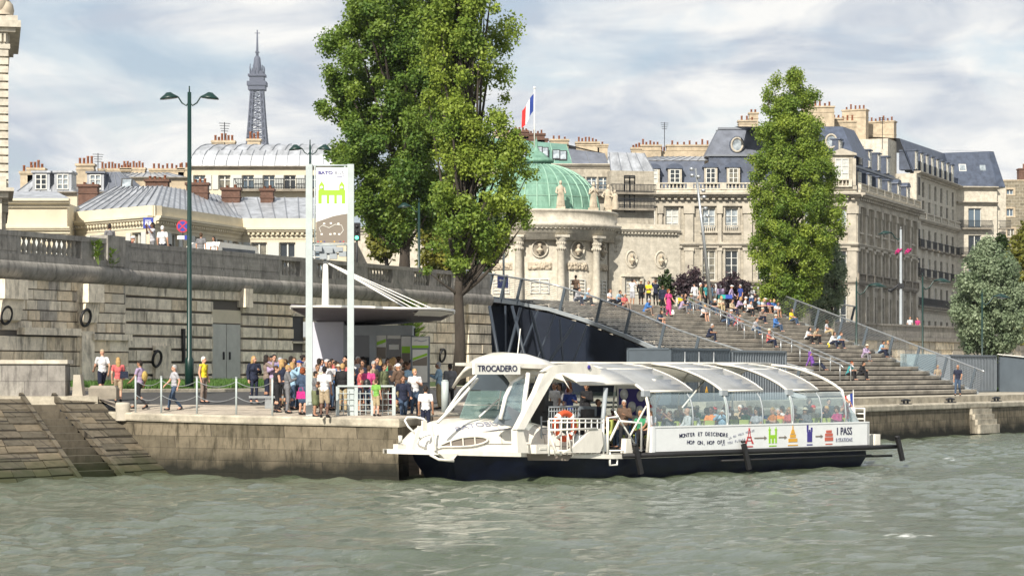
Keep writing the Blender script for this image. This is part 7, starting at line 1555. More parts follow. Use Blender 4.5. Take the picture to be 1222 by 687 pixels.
p = std(); p['kn'] = [V3(-.09,-.19,.53),V3(.09,.0,.49)]; p['an'] = [V3(-.09,-.27,.10),V3(.09,.32,.14)]; p['toe'] = [V3(-.10,-.44,.06),V3(.10,.17,.03)]; p['el'] = [V3(-.24,.12,1.14),V3(.24,-.08,1.15)]; p['wr'] = [V3(-.23,.05,.90),V3(.22,-.26,1.0)]; POSE['walk'] = p
q = {k: (v if k in ('yaw',) else ([V3(-x.x,x.y,x.z) for x in v[::-1]] if isinstance(v, list) else v.copy())) for k, v in p.items()}; POSE['walkb'] = q
def sit(lean, kn, an, el, wr, spread=.11, yaw=0):
    c = math.sin(lean); s = math.cos(lean); pel = V3(0,.02,.10); f = lambda d: V3(0, .02-c*d, .10+s*d)
    hd = f(.60+.08)+V3(0,-.02,0); hd = f(.66)+V3(0,-.02,.02)
    sh = [f(.46)+V3(-.185,0,0), f(.46)+V3(.185,0,0)]
    return P_(pel, f(.33), f(.53), hd, sh, [V3(-el[0],el[1],el[2]),V3(el[0],el[1],el[2])], [V3(-wr[0],wr[1],wr[2]),V3(wr[0],wr[1],wr[2])], [V3(-.09,.0,.09),V3(.09,0,.09)],
              [V3(-spread,kn[0],kn[1]),V3(spread,kn[0],kn[1])], [V3(-spread,an[0],an[1]),V3(spread,an[0],an[1])], [V3(-spread-.02,an[0]-.17,an[1]-.05),V3(spread+.02,an[0]-.17,an[1]-.05)], yaw)
POSE['sit'] = sit(.42, (-.40,.24), (-.46,-.20), (.22,-.22,.33), (.08,-.42,.32))
POSE['situp'] = sit(.10, (-.42,.20), (-.50,-.20), (.25,-.05,.36), (.10,-.30,.28), yaw=.5)
POSE['sitback'] = sit(-.35, (-.45,.16), (-.78,-.20), (.27,.22,.30), (.30,.34,.03))
POSE['chair'] = sit(.02, (-.45,.12), (-.44,-.36), (.25,-.04,.36), (.09,-.30,.20))
POSE['chairtalk'] = sit(.05, (-.45,.12), (-.44,-.36), (.28,-.08,.38), (.10,-.28,.44), yaw=.8)
POSE['chairphoto'] = sit(.0, (-.45,.12), (-.44,-.36), (.27,-.20,.55), (.08,-.28,.72), yaw=0)
def remesh(m, vox, smooth=0):
    me = m.mesh('tmp'); o = bpy.data.objects.new('tmp', me); COL.objects.link(o); md = o.modifiers.new('r','REMESH'); md.mode = 'VOXEL'; md.voxel_size = vox; md.use_smooth_shade = True
    if smooth: s = o.modifiers.new('s','SMOOTH'); s.factor = .6; s.iterations = smooth
    dg = bpy.context.evaluated_depsgraph_get(); dg.update(); r = bpy.data.meshes.new_from_object(o.evaluated_get(dg)); bpy.data.objects.remove(o); bpy.data.meshes.remove(me); return r
def limb(m, pts, rs, n=10):
    for i, (a, b) in enumerate(zip(pts, pts[1:])):
        a, b = Vector(a), Vector(b); m.tube([a.lerp(b, k/3) for k in range(4)], [rs[i]+(rs[i+1]-rs[i])*k/3 for k in range(4)], n)
    for p, r in zip(pts, rs): m.ell(p, (r,r,r), n)
def torso(m, p, g=0.0, low=True, female=False):
    ax = (p['chest']-p['pel']).normalized(); q = Vector((0,0,1)).rotation_difference(ax).to_matrix()
    sw = .9 if female else 1
    m.ell(p['pel']+Vector((0,0,.0)), (.158+g,.112+g,.12+g), 14, q)
    m.ell(p['pel'].lerp(p['chest'],.45), ((.138 if not female else .122)+g,.10+g,.17+g), 14, q); m.ell(p['chest'], (.165*sw+g,.115+g,.18+g), 14, q)
    if female: 
        for s in (-1,1): m.ell(p['chest']+q @ Vector((s*.07,-.085,-.01)), (.06+g,.055+g,.06+g), 8, q)
    for s in (0,1): limb(m, [p['chest'].lerp(p['sh'][s],.3)+Vector((0,0,.06)), p['sh'][s]], [.066+g,.053+g])
    return q
def build_body(p, female):
    m = MB(); q = torso(m, p, 0, female=female); hq = Matrix.Rotation(p['yaw'], 3, 'Z')
    limb(m, [p['chest']+(p['neck']-p['chest'])*.6, p['neck'], p['head']+Vector((0,.01,-.06))], [.075,.056,.052])
    hd = p['head']; m.ell(hd+hq @ V3(0,.01,.02), (.076,.096,.105), 14); m.ell(hd+hq @ V3(0,-.03,-.055), (.056,.062,.062), 12); m.ell(hd+hq @ V3(0,-.098,-.015), (.014,.02,.026), 8); m.ell(hd+hq @ V3(0,-.084,-.062), (.026,.016,.014), 8)
    for s in (-1,1): m.ell(hd+hq @ V3(s*.078,.01,-.01), (.012,.02,.032), 8); m.ell(hd+hq @ V3(s*.03,-.085,.028), (.022,.012,.008), 8)
    for s in (0,1):
        sg = -1 if s == 0 else 1; limb(m, [p['sh'][s],p['el'][s],p['wr'][s]], [.054,.042,.029])
        d = (p['wr'][s]-p['el'][s]).normalized(); side = d.cross(Vector((0,0,1)) if abs(d.z) < .8 else Vector((0,1,0))).normalized()*sg; nrm = side.cross(d).normalized()
        pc = p['wr'][s]+d*.05; limb(m, [p['wr'][s], pc, pc+d*.035], [.026,.033,.03])
        for i, (o_, l_) in enumerate(((-.027,.062),(-.009,.075),(.009,.07),(.027,.055))):
            a = pc+d*.045+side*o_; limb(m, [a, a+d*l_*.5+nrm*.004, a+d*l_*.85+nrm*.028], [.0115,.011,.0095], 6)
        a = p['wr'][s]+d*.03-side*.026; limb(m, [a, a-side*.026+d*.03, a-side*.026+d*.06+nrm*.012], [.013,.012,.010], 6)
        limb(m, [p['hip'][s],p['kn'][s],p['an'][s]], [.088,.056,.038]); limb(m, [p['kn'][s].lerp(p['an'][s],.1), p['kn'][s].lerp(p['an'][s],.35)+Vector((0,.012,0))], [.05,.056]); limb(m, [p['an'][s], p['toe'][s]], [.042,.034])
    return remesh(m, .0125)
def build_face(p):
    m = MB(); hq = Matrix.Rotation(p['yaw'], 3, 'Z'); hd = p['head']
    for s in (-1,1): m.k = 0; m.ell(hd+hq @ V3(s*.031,-.091,.008), (.014,.007,.008), 6); m.bar(hd+hq @ V3(s*.016,-.098,.03), hd+hq @ V3(s*.048,-.09,.03), .006)
    m.k = 1; m.ell(hd+hq @ V3(0,-.098,-.062), (.024,.006,.008), 6); return m.mesh('face')
def build_upper(p, kind, female):
    m = MB(); g = {'tee':.014,'tank':.010,'long':.014,'jacket':.026,'dress':.014}[kind]; q = torso(m, p, g, female=female)
    limb(m, [p['chest']+(p['neck']-p['chest'])*.5, p['neck']-Vector((0,0,.015))], [.09,.066+g*.3])
    if kind in ('jacket','long'): m.ell(p['pel']+q @ V3(0,0,-.03), (.165+g,.12+g,.12+g), 14, q)
    sat = p['kn'][0].z < p['pel'].z-.2
    for s in (0,1):
        sh, el, wr = p['sh'][s], p['el'][s], p['wr'][s]
        if kind == 'tee' or kind == 'dress': limb(m, [sh, sh.lerp(el,.58)], [.050+g,.046+g])
        elif kind in ('long','jacket'): limb(m, [sh, el, el.lerp(wr,.93)], [.056+g,.046+g,.034+g])
    if kind == 'dress' and sat: limb(m, [p['pel'], p['pel']-Vector((0,0,.4))], [.17,.2])
    return remesh(m, .02, 2)
def build_lower(p, kind):
    m = MB(); g = .016; ax = (p['chest']-p['pel']).normalized(); q = Vector((0,0,1)).rotation_difference(ax).to_matrix(); m.ell(p['pel']+Vector((0,0,-.01)), (.164+g*.4,.118+g*.4,.12), 14, q)
    for s in (0,1):
        h, k, a = p['hip'][s], p['kn'][s], p['an'][s]
        if kind == 'trousers': limb(m, [h, k, k.lerp(a,.94)], [.095,.068,.055])
        elif kind == 'slim': limb(m, [h, k, k.lerp(a,.94)], [.093,.062,.043])
        elif kind == 'shorts': limb(m, [h, h.lerp(k,.92)], [.10,.082])
        elif kind == 'skirt': limb(m, [h, h.lerp(k,.95)], [.11,.11])
    if kind == 'skirt': limb(m, [p['pel'], (p['kn'][0]+p['kn'][1])/2+Vector((0,0,.04))], [.15,.15])
    return remesh(m, .02, 2)
def build_shoes(p):
    m = MB()
    for s in (0,1): a, t = p['an'][s], p['toe'][s]; limb(m, [a+Vector((0,.02,-.035)), t], [.048,.04]); limb(m, [a, a+Vector((0,0,-.03))], [.046,.05])
    return remesh(m, .018, 1)
def build_hair(p, kind):
    m = MB(); hq = Matrix.Rotation(p['yaw'], 3, 'Z'); hd = p['head']; E = lambda x,y,z,a,b,c: m.ell(hd+hq @ V3(x,y,z), (a,b,c), 14, hq)
    if kind in ('short','long','bun','curly'): E(0,.022,.045,.086,.098,.095); E(0,.05,.0,.078,.068,.09)
    if kind == 'long': E(0,.075,-.07,.085,.05,.12); E(0,.085,-.16,.08,.045,.12); [E(s*.075,.02,-.06,.022,.045,.10) for s in (-1,1)]
    if kind == 'bun': E(0,.12,.06,.04,.04,.04)
    if kind == 'curly': E(0,.03,.05,.11,.115,.105); E(0,.06,-.03,.11,.08,.09); [E(s*.085,.0,-.02,.03,.05,.07) for s in (-1,1)]
    if kind == 'cap': E(0,.005,.058,.086,.104,.075); limb(m, [hd+hq @ V3(0,-.09,.055), hd+hq @ V3(0,-.15,.045)], [.04,.03])
    if kind == 'hat': E(0,.01,.07,.085,.10,.07); m.lathe([(.0,.0),(.15,.0),(.15,.012),(0,.02)], tuple(hd+V3(0,0,.045)), 16)
    if kind == 'hood': E(0,.022,.03,.098,.11,.125); E(0,.06,-.08,.09,.08,.09)
    return remesh(m, .014, 2)
PC = {}
def pm(key, fn):
    if key not in PC:
        me = fn(); me.name = key[0]; me.materials.clear()
        if key[0] == 'face': me.materials.append(M_black); me.materials.append(M_lip)
        else: me.materials.append(M_black)
        me.polygons.foreach_set('material_index', [0]*len(me.polygons)) if key[0] != 'face' else None; PC[key] = me
    return PC[key]
def person(loc, rz, pose, up, lo, hair, skin=0, h=1.72, lab='', group=None, female=None, shoes='black'):
    if female is None: female = hair[0] in ('long','bun','curly')
    h *= 1.03
    p = POSE[pose]; t = thing('person', lab, 'person', loc, rz, group); s = h/1.745; t.scale = (s,s,s)
    def add(name, me, mt=None):
        o = bpy.data.objects.new(name, me); COL.objects.link(o); o.parent = t
        if mt: o.material_slots[0].link = 'OBJECT'; o.material_slots[0].material = mt
        return o
    add('body', pm(('body',pose,female), lambda: build_body(p, female)), SK[skin]); add('face', pm(('face',pose), lambda: build_face(p)))
    add({'tee':'shirt','tank':'top','long':'shirt','jacket':'jacket','dress':'dress'}[up[0]], pm(('upper',pose,up[0],female), lambda: build_upper(p, up[0], female)), cloth(up[1], COLS[up[1]]))
    if lo: add(lo[0] if lo[0] != 'slim' else 'trousers', pm(('lower',pose,lo[0]), lambda: build_lower(p, lo[0])), cloth(lo[1], COLS[lo[1]]))
    add('shoes', pm(('shoes',pose), lambda: build_shoes(p)), cloth(shoes, COLS[shoes]))
    if hair[0] != 'bald': add('hair' if hair[0] not in ('cap','hat','hood') else hair[0], pm(('hair',pose,hair[0]), lambda: build_hair(p, hair[0])), cloth('hair_'+hair[1], HAIRC[hair[1]]) if hair[1] in HAIRC and hair[0] not in ('cap','hat','hood') else cloth(hair[1], COLS.get(hair[1], HAIRC.get(hair[1]))))
    return t
QG = 'people waiting and walking on the left quay'
def quay(px, y, rz, *a, **k):
    g = ground_ray(px, y); k.setdefault('group', QG); return person(g, R(rz), *a, **k)
def bag(name, lab, loc, rz, shape, mt):
    t = MB()
    if shape == 'pack': t.ell((0,0,0), (.17,.12,.24), 12); t.ell((0,-.06,-.06), (.13,.08,.13), 10)
    elif shape == 'tote': t.ext([(-.2,-.05,-.2),(.2,-.05,-.2),(.17,-.05,.12),(-.17,-.05,.12)], (0,.1,0)); t.tube([(-.1,0,.1),(-.08,0,.28),(.08,0,.28),(.1,0,.1)], .012, 5)
    elif shape == 'sling': t.box(-.13,.13,-.05,.05,-.1,.1); t.tube([(-.1,.0,.1),(0,.02,.35),(.12,.0,.62)], .014, 5)
    elif shape == 'sack': t.lathe([(.02,.2),(.03,.15),(.12,.0),(.15,-.15),(.1,-.24),(0,-.25)], n=10)
    o = t.build(name, mt); place(o, loc, rz); o.scale = (.8,)*3; tag(o, lab, 'bag'); return o
def near(t, off, z):
    c, s = math.cos(t.rotation_euler.z), math.sin(t.rotation_euler.z); return (t.location.x+c*off[0]-s*off[1], t.location.y+s*off[0]+c*off[1], t.location.z+z)
# rz: 0 faces the camera, 90 faces right, -90 faces left, 180 away
quay(122,474,-150,'walk',('tee','white'),('shorts','navy'),('cap','beige'),0,1.76,'person in white shirt, flat cap and dark shorts walking behind the stone block')
t = quay(141,481,-170,'walkb',('tee','coral'),('shorts','beige'),('long','blond'),0,1.66,'blond person in red patterned top and beige shorts with dark shoulder bag at far left')
bag('shoulder_bag', 'dark patterned shoulder bag carried by the blond person in the red top', near(t,(-.22,.12),1.1), 0, 'tote', cloth('navy', COLS['navy']))
t = quay(167,488,-110,'walk',('tee','mauve'),('slim','black'),('short','dark'),1,1.74,'dark haired person in pale lilac shirt and black trousers wearing a yellow backpack')
bag('backpack', 'mustard yellow backpack on the dark haired person in the lilac shirt', near(t,(0,.2),1.22), R(-110), 'pack', cloth('mustard', (.45,.33,.10)))
quay(208,490,-60,'walkb',('tee','lightgrey'),('trousers','denim'),('short','grey'),0,1.62,'grey haired person in pale shirt and jeans striding along the chain posts')
quay(243,481,60,'stand',('tank','yellow'),('trousers','taupe'),('short','white'),0,1.70,'white haired person in a bright yellow sleeveless top and brown trousers')
quay(303,481,30,'standbag',('jacket','navy'),('slim','navy'),('long','blond'),0,1.74,'long haired blond person in dark jacket and dark trousers standing apart left of the crowd')
L = [
 (324,480,150,'stand',('tee','red'),('trousers','black'),('cap','black'),1,1.74,'person in red shirt and black cap at the back left of the crowd'),
 (334,485,150,'phone',('tee','blue'),('trousers','khaki'),('cap','lightgrey'),0,1.78,'person in blue shirt, pale cap and khaki trousers at the left of the crowd'),
 (330,492,120,'folded',('tank','black'),('slim','black'),('bun','brown'),0,1.64,'brown haired person in black sleeveless top at the left end of the crowd'),
 (343,493,100,'phone',('long','grey'),('trousers','grey'),('short','blond'),0,1.68,'short blond haired person in dark grey long sleeves and grey trousers'),
 (351,482,10,'stand',('tee','brown'),('trousers','black'),('long','brown'),0,1.72,'brown haired person in brown top half hidden behind the blue cap'),
 (356,488,120,'phone',('tee','lightblue'),('trousers','denim'),('cap','royal'),0,1.76,'person in pale blue shirt wearing a bright blue cap'),
 (361,495,140,'standbag',('jacket','denim'),('skirt','denim'),('curly','red'),0,1.60,'ginger haired person in denim jacket and skirt holding a pink bag'),
 (376,497,90,'phone',('tee','grey'),('skirt','olive'),('short','dark'),1,1.56,'short dark haired person in grey shirt and dark skirt beside the left banner pole'),
 (381,487,160,'stand',('tee','lightgrey'),('trousers','denim'),('short','dark'),1,1.76,'dark haired person in light grey shirt just behind the left banner pole'),
 (387,498,165,'standbag',('tee','white'),('shorts','beige'),('short','black'),2,1.72,'black haired person in white T shirt and beige shorts seen from behind'),
 (393,489,20,'folded',('tee','white'),('trousers','denim'),('short','dark'),1,1.74,'dark haired person in white shirt facing the river between the banner poles'),
 (400,486,-30,'stand',('tee','blue'),('trousers','denim'),('curly','dark'),1,1.66,'curly dark haired person in blue shirt between the banner poles'),
 (407,480,50,'stand',('tee','lightgrey'),('trousers','black'),('short','dark'),0,1.80,'tall dark haired person in pale shirt with sunglasses in front of the kiosk window'),
 (409,492,170,'stand',('jacket','black'),('trousers','khaki'),('short','blond'),0,1.70,'fair haired person in black vest seen from behind left of the right banner pole'),
 (415,484,-20,'folded',('tee','navy'),('trousers','denim'),('short','dark'),1,1.76,'dark haired person in navy shirt hidden behind the right banner pole'),
 (427,484,20,'stand',('tee','white'),('trousers','beige'),('short','white'),0,1.80,'white haired person in white shirt standing right of the right banner pole'),
 (430,492,80,'phone',('tee','coral'),('shorts','navy'),('short','brown'),0,1.58,'brown haired person in coral shirt just right of the right banner pole'),
 (440,493,170,'stand',('tee','pink'),('trousers','denim'),('short','brown'),0,1.64,'person in hot pink top carrying a black backpack, seen from behind'),
 (435,482,-40,'stand',('tee','brown'),('trousers','black'),('short','dark'),1,1.70,'dark haired person in brown shirt behind the pink top'),
 (450,488,20,'stand',('long','navy'),('trousers','navy'),('short','dark'),0,1.86,'tall dark haired person in navy shirt rising above the crowd'),
 (449,496,150,'stand',('tee','lime'),('shorts','khaki'),('short','brown'),0,1.25,'child in a lime green shirt behind the railing'),
 (463,486,10,'standbag',('jacket','green'),('trousers','pink'),('long','brown'),0,1.74,'brown haired person in emerald green cardigan and magenta trousers'),
 (472,482,-60,'stand',('tee','orange'),('trousers','denim'),('short','dark'),1,1.66,'person in orange shirt partly hidden right of the green cardigan'),
 (484,487,60,'phone',('tee','brown'),('trousers','denim'),('short','brown'),1,1.72,'brown haired person in brown shirt and sunglasses behind the navy hooded top'),
 (491,485,20,'stand',('jacket','royal'),('trousers','denim'),('short','black'),0,1.72,'black haired person in royal blue jacket in front of the timetable board'),
 (495,497,10,'standbag',('tee','white'),('trousers','denim'),('short','blond'),0,1.66,'person in white T shirt with sunglasses and dark shoulder strap near the boarding steps'),
 (524,488,-100,'phone',('long','lightblue'),('trousers','khaki'),('short','grey'),1,1.76,'grey haired person in pale blue shirt and khaki trousers standing right of the crowd'),
 (537,490,-150,'stand',('jacket','grey'),('trousers','black'),('short','dark'),1,1.74,'dark haired person in charcoal jacket beside the dark tree trunk'),
]
for q in L: quay(*q)
bag('tote_bag', 'bright pink bag carried by the ginger haired person', tuple(PX(359,470,81.6)), .2, 'tote', cloth('pinkbag', (.60,.03,.22)))
bag('camera_bag', 'black camera bag slung on the person in white T shirt and beige shorts', tuple(PX(381,468,81.3)), .3, 'sling', M_black)
bag('backpack', 'black backpack on the person in the hot pink top', tuple(PX(438,458,82.3)), .1, 'pack', M_black)
BG = 'people boarding the boat'
person(PX(481,507,83.2), R(15), 'walk', ('long','navy'), ('trousers','denim'), ('short','brown'), 1, 1.70, 'brown haired person in navy hooded top and jeans walking down the boarding steps', BG)
person(PX(508,521,82.3), R(175), 'stand', ('tee','white'), ('trousers','navy'), ('short','dark'), 1, 1.74, 'crew member in white shirt and dark waistcoat at the bow, seen from behind', BG)
v = MB(); 
# people at the upper parapet
UG = 'people on the street behind the parapet'
def street(px, D, rz, *a, **k): k.setdefault('group', UG); return person((PX(px,0,D).x, D, 8.38), R(rz), *a, **k)
street(131,106,-140,'folded',('tee','grey'),('trousers','black'),('short','dark'),1,1.78,'dark haired person in dark grey T shirt leaning at the end pier of the parapet')
person((PX(153,0,105).x,105,8.75), R(60), 'sit', ('tee','red'), ('trousers','black'), ('hat','white'), 0, 1.7, 'person in red shirt and white hat sitting low behind the parapet', UG)
street(182,104,-60,'photo',('tee','lightgrey'),('trousers','grey'),('short','black'),2,1.72,'bearded person in grey shirt raising a hand to the face at the parapet')
street(194,106,170,'stand',('tee','white'),('trousers','navy'),('short','white'),0,1.7,'white shirted person with white hair behind the parapet, back to the river')
person((PX(206,0,107).x,107,8.5), R(-20), 'sit', ('tee','black'), ('trousers','black'), ('short','black'), 1, 1.7, 'black haired person sitting low between the white shirt and the no parking sign', UG)
street(240,110,170,'stand',('tee','grey'),('trousers','denim'),('short','brown'),0,1.62,'brown haired person in slate shirt right of the green lamp post above the wall')
street(255,111,-30,'stand',('tee','white'),('trousers','black'),('long','black'),1,1.5,'person with long black hair and white top by the parapet')
# stairs
SG = 'people on the wide stairs'
def topray(px, y): D = 2800*(7.95-CZ)/(HZ-y); return (PX(px,0,D).x, D, 7.95)
def onstep(px, y):
    best = None
    for i in range(NS):
        n = N0+i*dep+.22; t_ = qt(px, n); z = Z0+(i+1)*rise; w = Q(t_, n, z); yy = HZ-(z-CZ)/w.y*F
        if best is None or abs(yy-y) < best[0]: best = (abs(yy-y), w)
    return best[1]
def seat(px, y, pose, up, lo, hair, skin, lab, rz=0, h=1.72): return person(onstep(px, y), QR+R(rz), pose, up, lo, hair, skin, h, lab, SG)
def up_(px, y, rz, pose, up, lo, hair, skin, lab, h=1.74): return person(Q(qt(px, 78.5+(367-y)*.05), 78.5+(367-y)*.05, 7.95), R(rz), pose, up, lo, hair, skin, h, lab, SG)
up_(687,361,160,'standbag',('tee','brown'),('trousers','black'),('short','dark'),1,'dark haired person with brown rucksack standing at the top left of the stairs')
seat(687,352,'sit',('long','lightgrey'),('trousers','navy'),('short','dark'),0,'person in pale lilac shirt sitting at the top left of the stairs behind the mesh')
seat(698,352,'sit',('tee','lightblue'),('trousers','black'),('short','white'),0,'white haired person sitting beside the lilac shirt behind the mesh',10)
seat(727,352,'situp',('tee','white'),('trousers','black'),('short','brown'),0,'person in white shirt with blue tie sitting at the top of the stairs')
seat(736,357,'sit',('tee','lightblue'),('trousers','navy'),('short','dark'),1,'small person in light blue shirt sitting right of the white shirt and tie')
up_(754.5,361.5,150,'photo',('tee','white'),('shorts','lightgrey'),('short','dark'),1,'person in white shirt and striped shorts with black backpack taking a picture')
up_(774,363,-20,'folded',('tee','yellow'),('slim','black'),('short','dark'),1,'person in yellow T shirt and black trousers at the top of the stairs',1.66)
up_(782.5,361,-160,'photo',('long','navy'),('slim','black'),('short','brown'),0,'person in dark clothes with raised arm beside the green shrub',1.78)
w = onstep(791,372); person(w, R(160), 'stand', ('jacket','navy'), ('trousers','black'), ('short','brown'), 0, 1.72, 'person in dark jacket with backpack walking up beside the magenta outfit', SG)
w = onstep(798,378); person(w, R(40), 'walk', ('dress','pink'), ('trousers','pink'), ('curly','red'), 0, 1.70, 'person dressed all in magenta walking down the stairs with a white bag', SG)
bag('plastic_bag', 'white plastic bag carried by the person in magenta', tuple(PX(803,372,w.y-.2)), 0, 'sack', M_white)
seat(785,386,'sit',('tee','denim'),('shorts','black'),('long','brown'),0,'person in denim shirt bent forward behind the handrail of the mesh balustrade')
seat(811,363,'sit',('tee','yellow'),('trousers','denim'),('long','dark'),1,'dark haired person in yellow top and jeans sitting near the upper end of the handrails',-30)
seat(817,366,'situp',('long','black'),('trousers','denim'),('short','dark'),0,'person in black with blue jeans sitting right beside the yellow top',-20)
up_(836,366,70,'stand',('tee','olive'),('trousers','beige'),('short','white'),0,'white haired person in olive shirt and beige trousers leading the standing group')
up_(842,366,60,'stand',('tee','teal'),('trousers','black'),('short','brown'),0,'person in teal and coral top in the standing group by the shrubs')
up_(848,366,120,'stand',('long','lightblue'),('trousers','denim'),('short','dark'),0,'dark haired person in pale blue shirt and jeans in the standing group by the shrubs')
up_(853.5,367,-90,'standbag',('tee','white'),('trousers','cream'),('long','white'),0,'person in white and cream at the right of the standing group')
up_(883.5,366,-60,'stand',('tee','royal'),('trousers','black'),('short','grey'),1,'grey haired person in royal blue shirt and black trousers at the top of the stairs',1.82)
up_(897,366,175,'folded',('tee','white'),('trousers','blue'),('short','white'),0,'white haired person in white shirt seen from behind near the poplar')
seat(862,384,'sit',('long','black'),('trousers','denim'),('short','dark'),1,'dark haired person in black leaning on the knees beside a pale head scarf',20)
seat(868,386,'sit',('long','mauve'),('trousers','denim'),('hat','white'),0,'person with pale head scarf and jeans, right of a couple on the middle steps',20)
seat(893,372,'sit',('tee','white'),('trousers','black'),('short','dark'),0,'dark haired person in white shirt sitting by the handrail near the poplar',-20)
seat(900,369,'situp',('long','black'),('trousers','black'),('short','dark'),0,'person in black sitting in the row of three near the poplar')
seat(908,370,'sit',('tee','white'),('trousers','black'),('long','blond'),0,'blond person in white top sitting in the row of three near the poplar')
seat(915,371,'sit',('tee','purple'),('trousers','black'),('long','brown'),0,'person in purple top sitting right of the row of three near the poplar')
seat(899,397,'sit',('tee','lightgrey'),('trousers','denim'),('bun','brown'),0,'person in pale grey top and jeans sitting alone in the middle of the stairs')
seat(944,382,'situp',('tee','yellow'),('trousers','denim'),('long','brown'),0,'person in mustard and black top with jeans sitting alone below the poplar')
seat(962,406,'sit',('tee','white'),('trousers','black'),('long','black'),0,'black haired person in white top sitting left of a pair right of the handrails')
seat(971,405,'sit',('tee','beige'),('trousers','black'),('short','dark'),1,'person in beige top sitting right of a pair right of the handrails')
seat(991,411,'sit',('long','white'),('trousers','navy'),('long','brown'),0,'person in white sleeves with yellow bag, left of the pair on the right hand steps',10)
seat(999,411,'sit',('tee','lightblue'),('trousers','navy'),('short','brown'),0,'person in pale blue top, right of the pair on the right hand steps',10)
bag('handbag', 'small yellow bag on the step beside the pair on the right hand steps', tuple(PX(988.5,411,onstep(988,411).y-.3)), 0, 'sack', cloth('yellow', COLS['yellow']))
seat(971,437,'sitback',('long','purple'),('trousers','navy'),('hood','purple'),1,'person in purple hooded top reclining on the lower steps')
seat(1012,446,'sit',('tee','teal'),('trousers','black'),('short','red'),0,'ginger haired person in black and turquoise sitting at the lower end of the handrails')
seat(1026,447,'sit',('long','black'),('trousers','black'),('short','dark'),1,'dark haired person all in black sitting at the lower end of the handrails')
seat(1050,421,'sit',('tee','lightblue'),('trousers','navy'),('short','dark'),1,'dark haired person in light blue shirt sitting by the right railing')
seat(1057,422,'sit',('tee','beige'),('trousers','black'),('bun','blond'),0,'blond person in beige leaning on the companion by the right railing',-30)
seat(868-43,424,'sit',('tee','brown'),('trousers','black'),('short','brown'),1,'person whose head just shows above the dark containers') if False else None
person(Q(qt(1143,52.9),52.9,2.121), R(-20), 'walk', ('tee','navy'), ('trousers','denim'), ('bald','grey'), 1, 1.76, 'bald person in navy T shirt and blue jeans walking along the right quay', 'people on the right quay')
person(Q(qt(1119,60),60,2.3), R(0), 'stand', ('tee','beige'), ('trousers','beige'), ('short','blond'), 0, 1.6, 'person in beige behind the lower right railing', 'people on the right quay')
person(Q(qt(1204,60.0),60.0,2.121), R(-60), 'walk', ('tee','white'), ('trousers','denim'), ('long','brown'), 0, 1.7, 'person in white top and jeans at the far right beside the stall', 'people on the right quay')
person(Q(qt(1207,61.2),61.2,2.121), R(20), 'stand', ('tee','beige'), ('trousers','lightblue'), ('short','brown'), 0, 1.72, 'person in beige top just behind the white top at the far right', 'people on the right quay')
person((PX(1086,0,197).x,197,6.35), R(10), 'stand', ('tee','white'), ('trousers','black'), ('short','brown'), 0, 1.72, 'person in white top looking over the street wall right of the stairs', 'people at the right street wall')
person((PX(1095,0,198.5).x,198.5,6.35), R(-50), 'stand', ('tee','pink'), ('trousers','black'), ('short','dark'), 0, 1.72, 'person in pink top leaning over the street wall right of the stairs', 'people at the right street wall')
# more of the crowd
rd = random.Random(41); HW = {('short','dark'):'short dark hair',('short','brown'):'short brown hair',('short','grey'):'short grey hair',('long','dark'):'long dark hair',('long','blond'):'long blond hair',('long','brown'):'long brown hair',('cap','white'):'a white cap',('bun','dark'):'a dark hair bun',('curly','brown'):'curly brown hair',('hat','cream'):'a cream sun hat'}
GW = {'tee':'shirt','long':'jumper','jacket':'jacket'}; seen_ = set(); LOW = ['denim','black','khaki','navy','grey','taupe']
def rnd_look(cols):
    while True:
        c = rd.choice(cols); g = rd.choice(list(GW)); hh = rd.choice(list(HW))
        if (c, g, hh) in seen_ or (c, hh[1]) in seen_: continue
        seen_.add((c, g, hh)); seen_.add((c, hh[1])); return c, g, hh
CN = {'lightblue':'light blue','lightgrey':'light grey','royal':'bright blue','navy':'dark navy'}
PXS = [318,327,339,347,366,371,384,390,397,403,412,420,424,433,445,455,459,467,475,479,488,500,340,362,396,418,442,453,470,337,349,368,379,392,404,414,433,446,458,466,476,487]
for i, px in enumerate(PXS):
    c, g, hh = rnd_look(['white','grey','black','navy','lightblue','brown','taupe','cream','olive','lightgrey','blue','coral','mauve','beige','purple']); y = rd.choice([480,481,483,484,486]) if i < 29 else rd.choice([489,490,491,493]); lo = rd.choice(LOW)
    quay(px, y, rd.choice([20,-20,60,-70,110,160,190,-130]), rd.choice(['stand','standbag','folded','phone','photo']), (g, c), (rd.choice(['trousers','slim','shorts']), lo), hh, rd.choice([0,0,1,1,2]), rd.uniform(1.58,1.82), 'person in %s %s with %s in the crowd %s' % (CN.get(c, c), GW[g], HW[hh], 'left of the poles' if px < 366 else 'between the poles' if px < 420 else 'behind the railing' if px < 470 else 'near the timetable board'))
for i, (px, y) in enumerate(((812,370),(824,362),(829,363),(873,373),(880,361),(921,363),(926,375),(932,364),(878,391),(850,371),(889,360),(905,361),(912,359),(935,372),(770,372),(745,366),(925,393),(986,398),(845,401),(906,383),(838,380),(858,362),(1031,428),(917,412))):
    c, g, hh = rnd_look(['white','grey','black','navy','lightblue','brown','taupe','cream','olive','lightgrey','coral','beige','blue','mauve']); 
    seat(px, y, rd.choice(['sit','situp','sit']), (g, c), (rd.choice(['trousers','slim','shorts']), rd.choice(LOW)), hh, rd.choice([0,0,1]), 'person in %s %s with %s sitting %s' % (CN.get(c, c), GW[g], HW[hh], 'on the topmost steps' if y < 370 else 'on the upper steps' if y < 385 else 'on the middle steps' if y < 405 else 'on the lower steps'), rz=rd.uniform(-30,30))
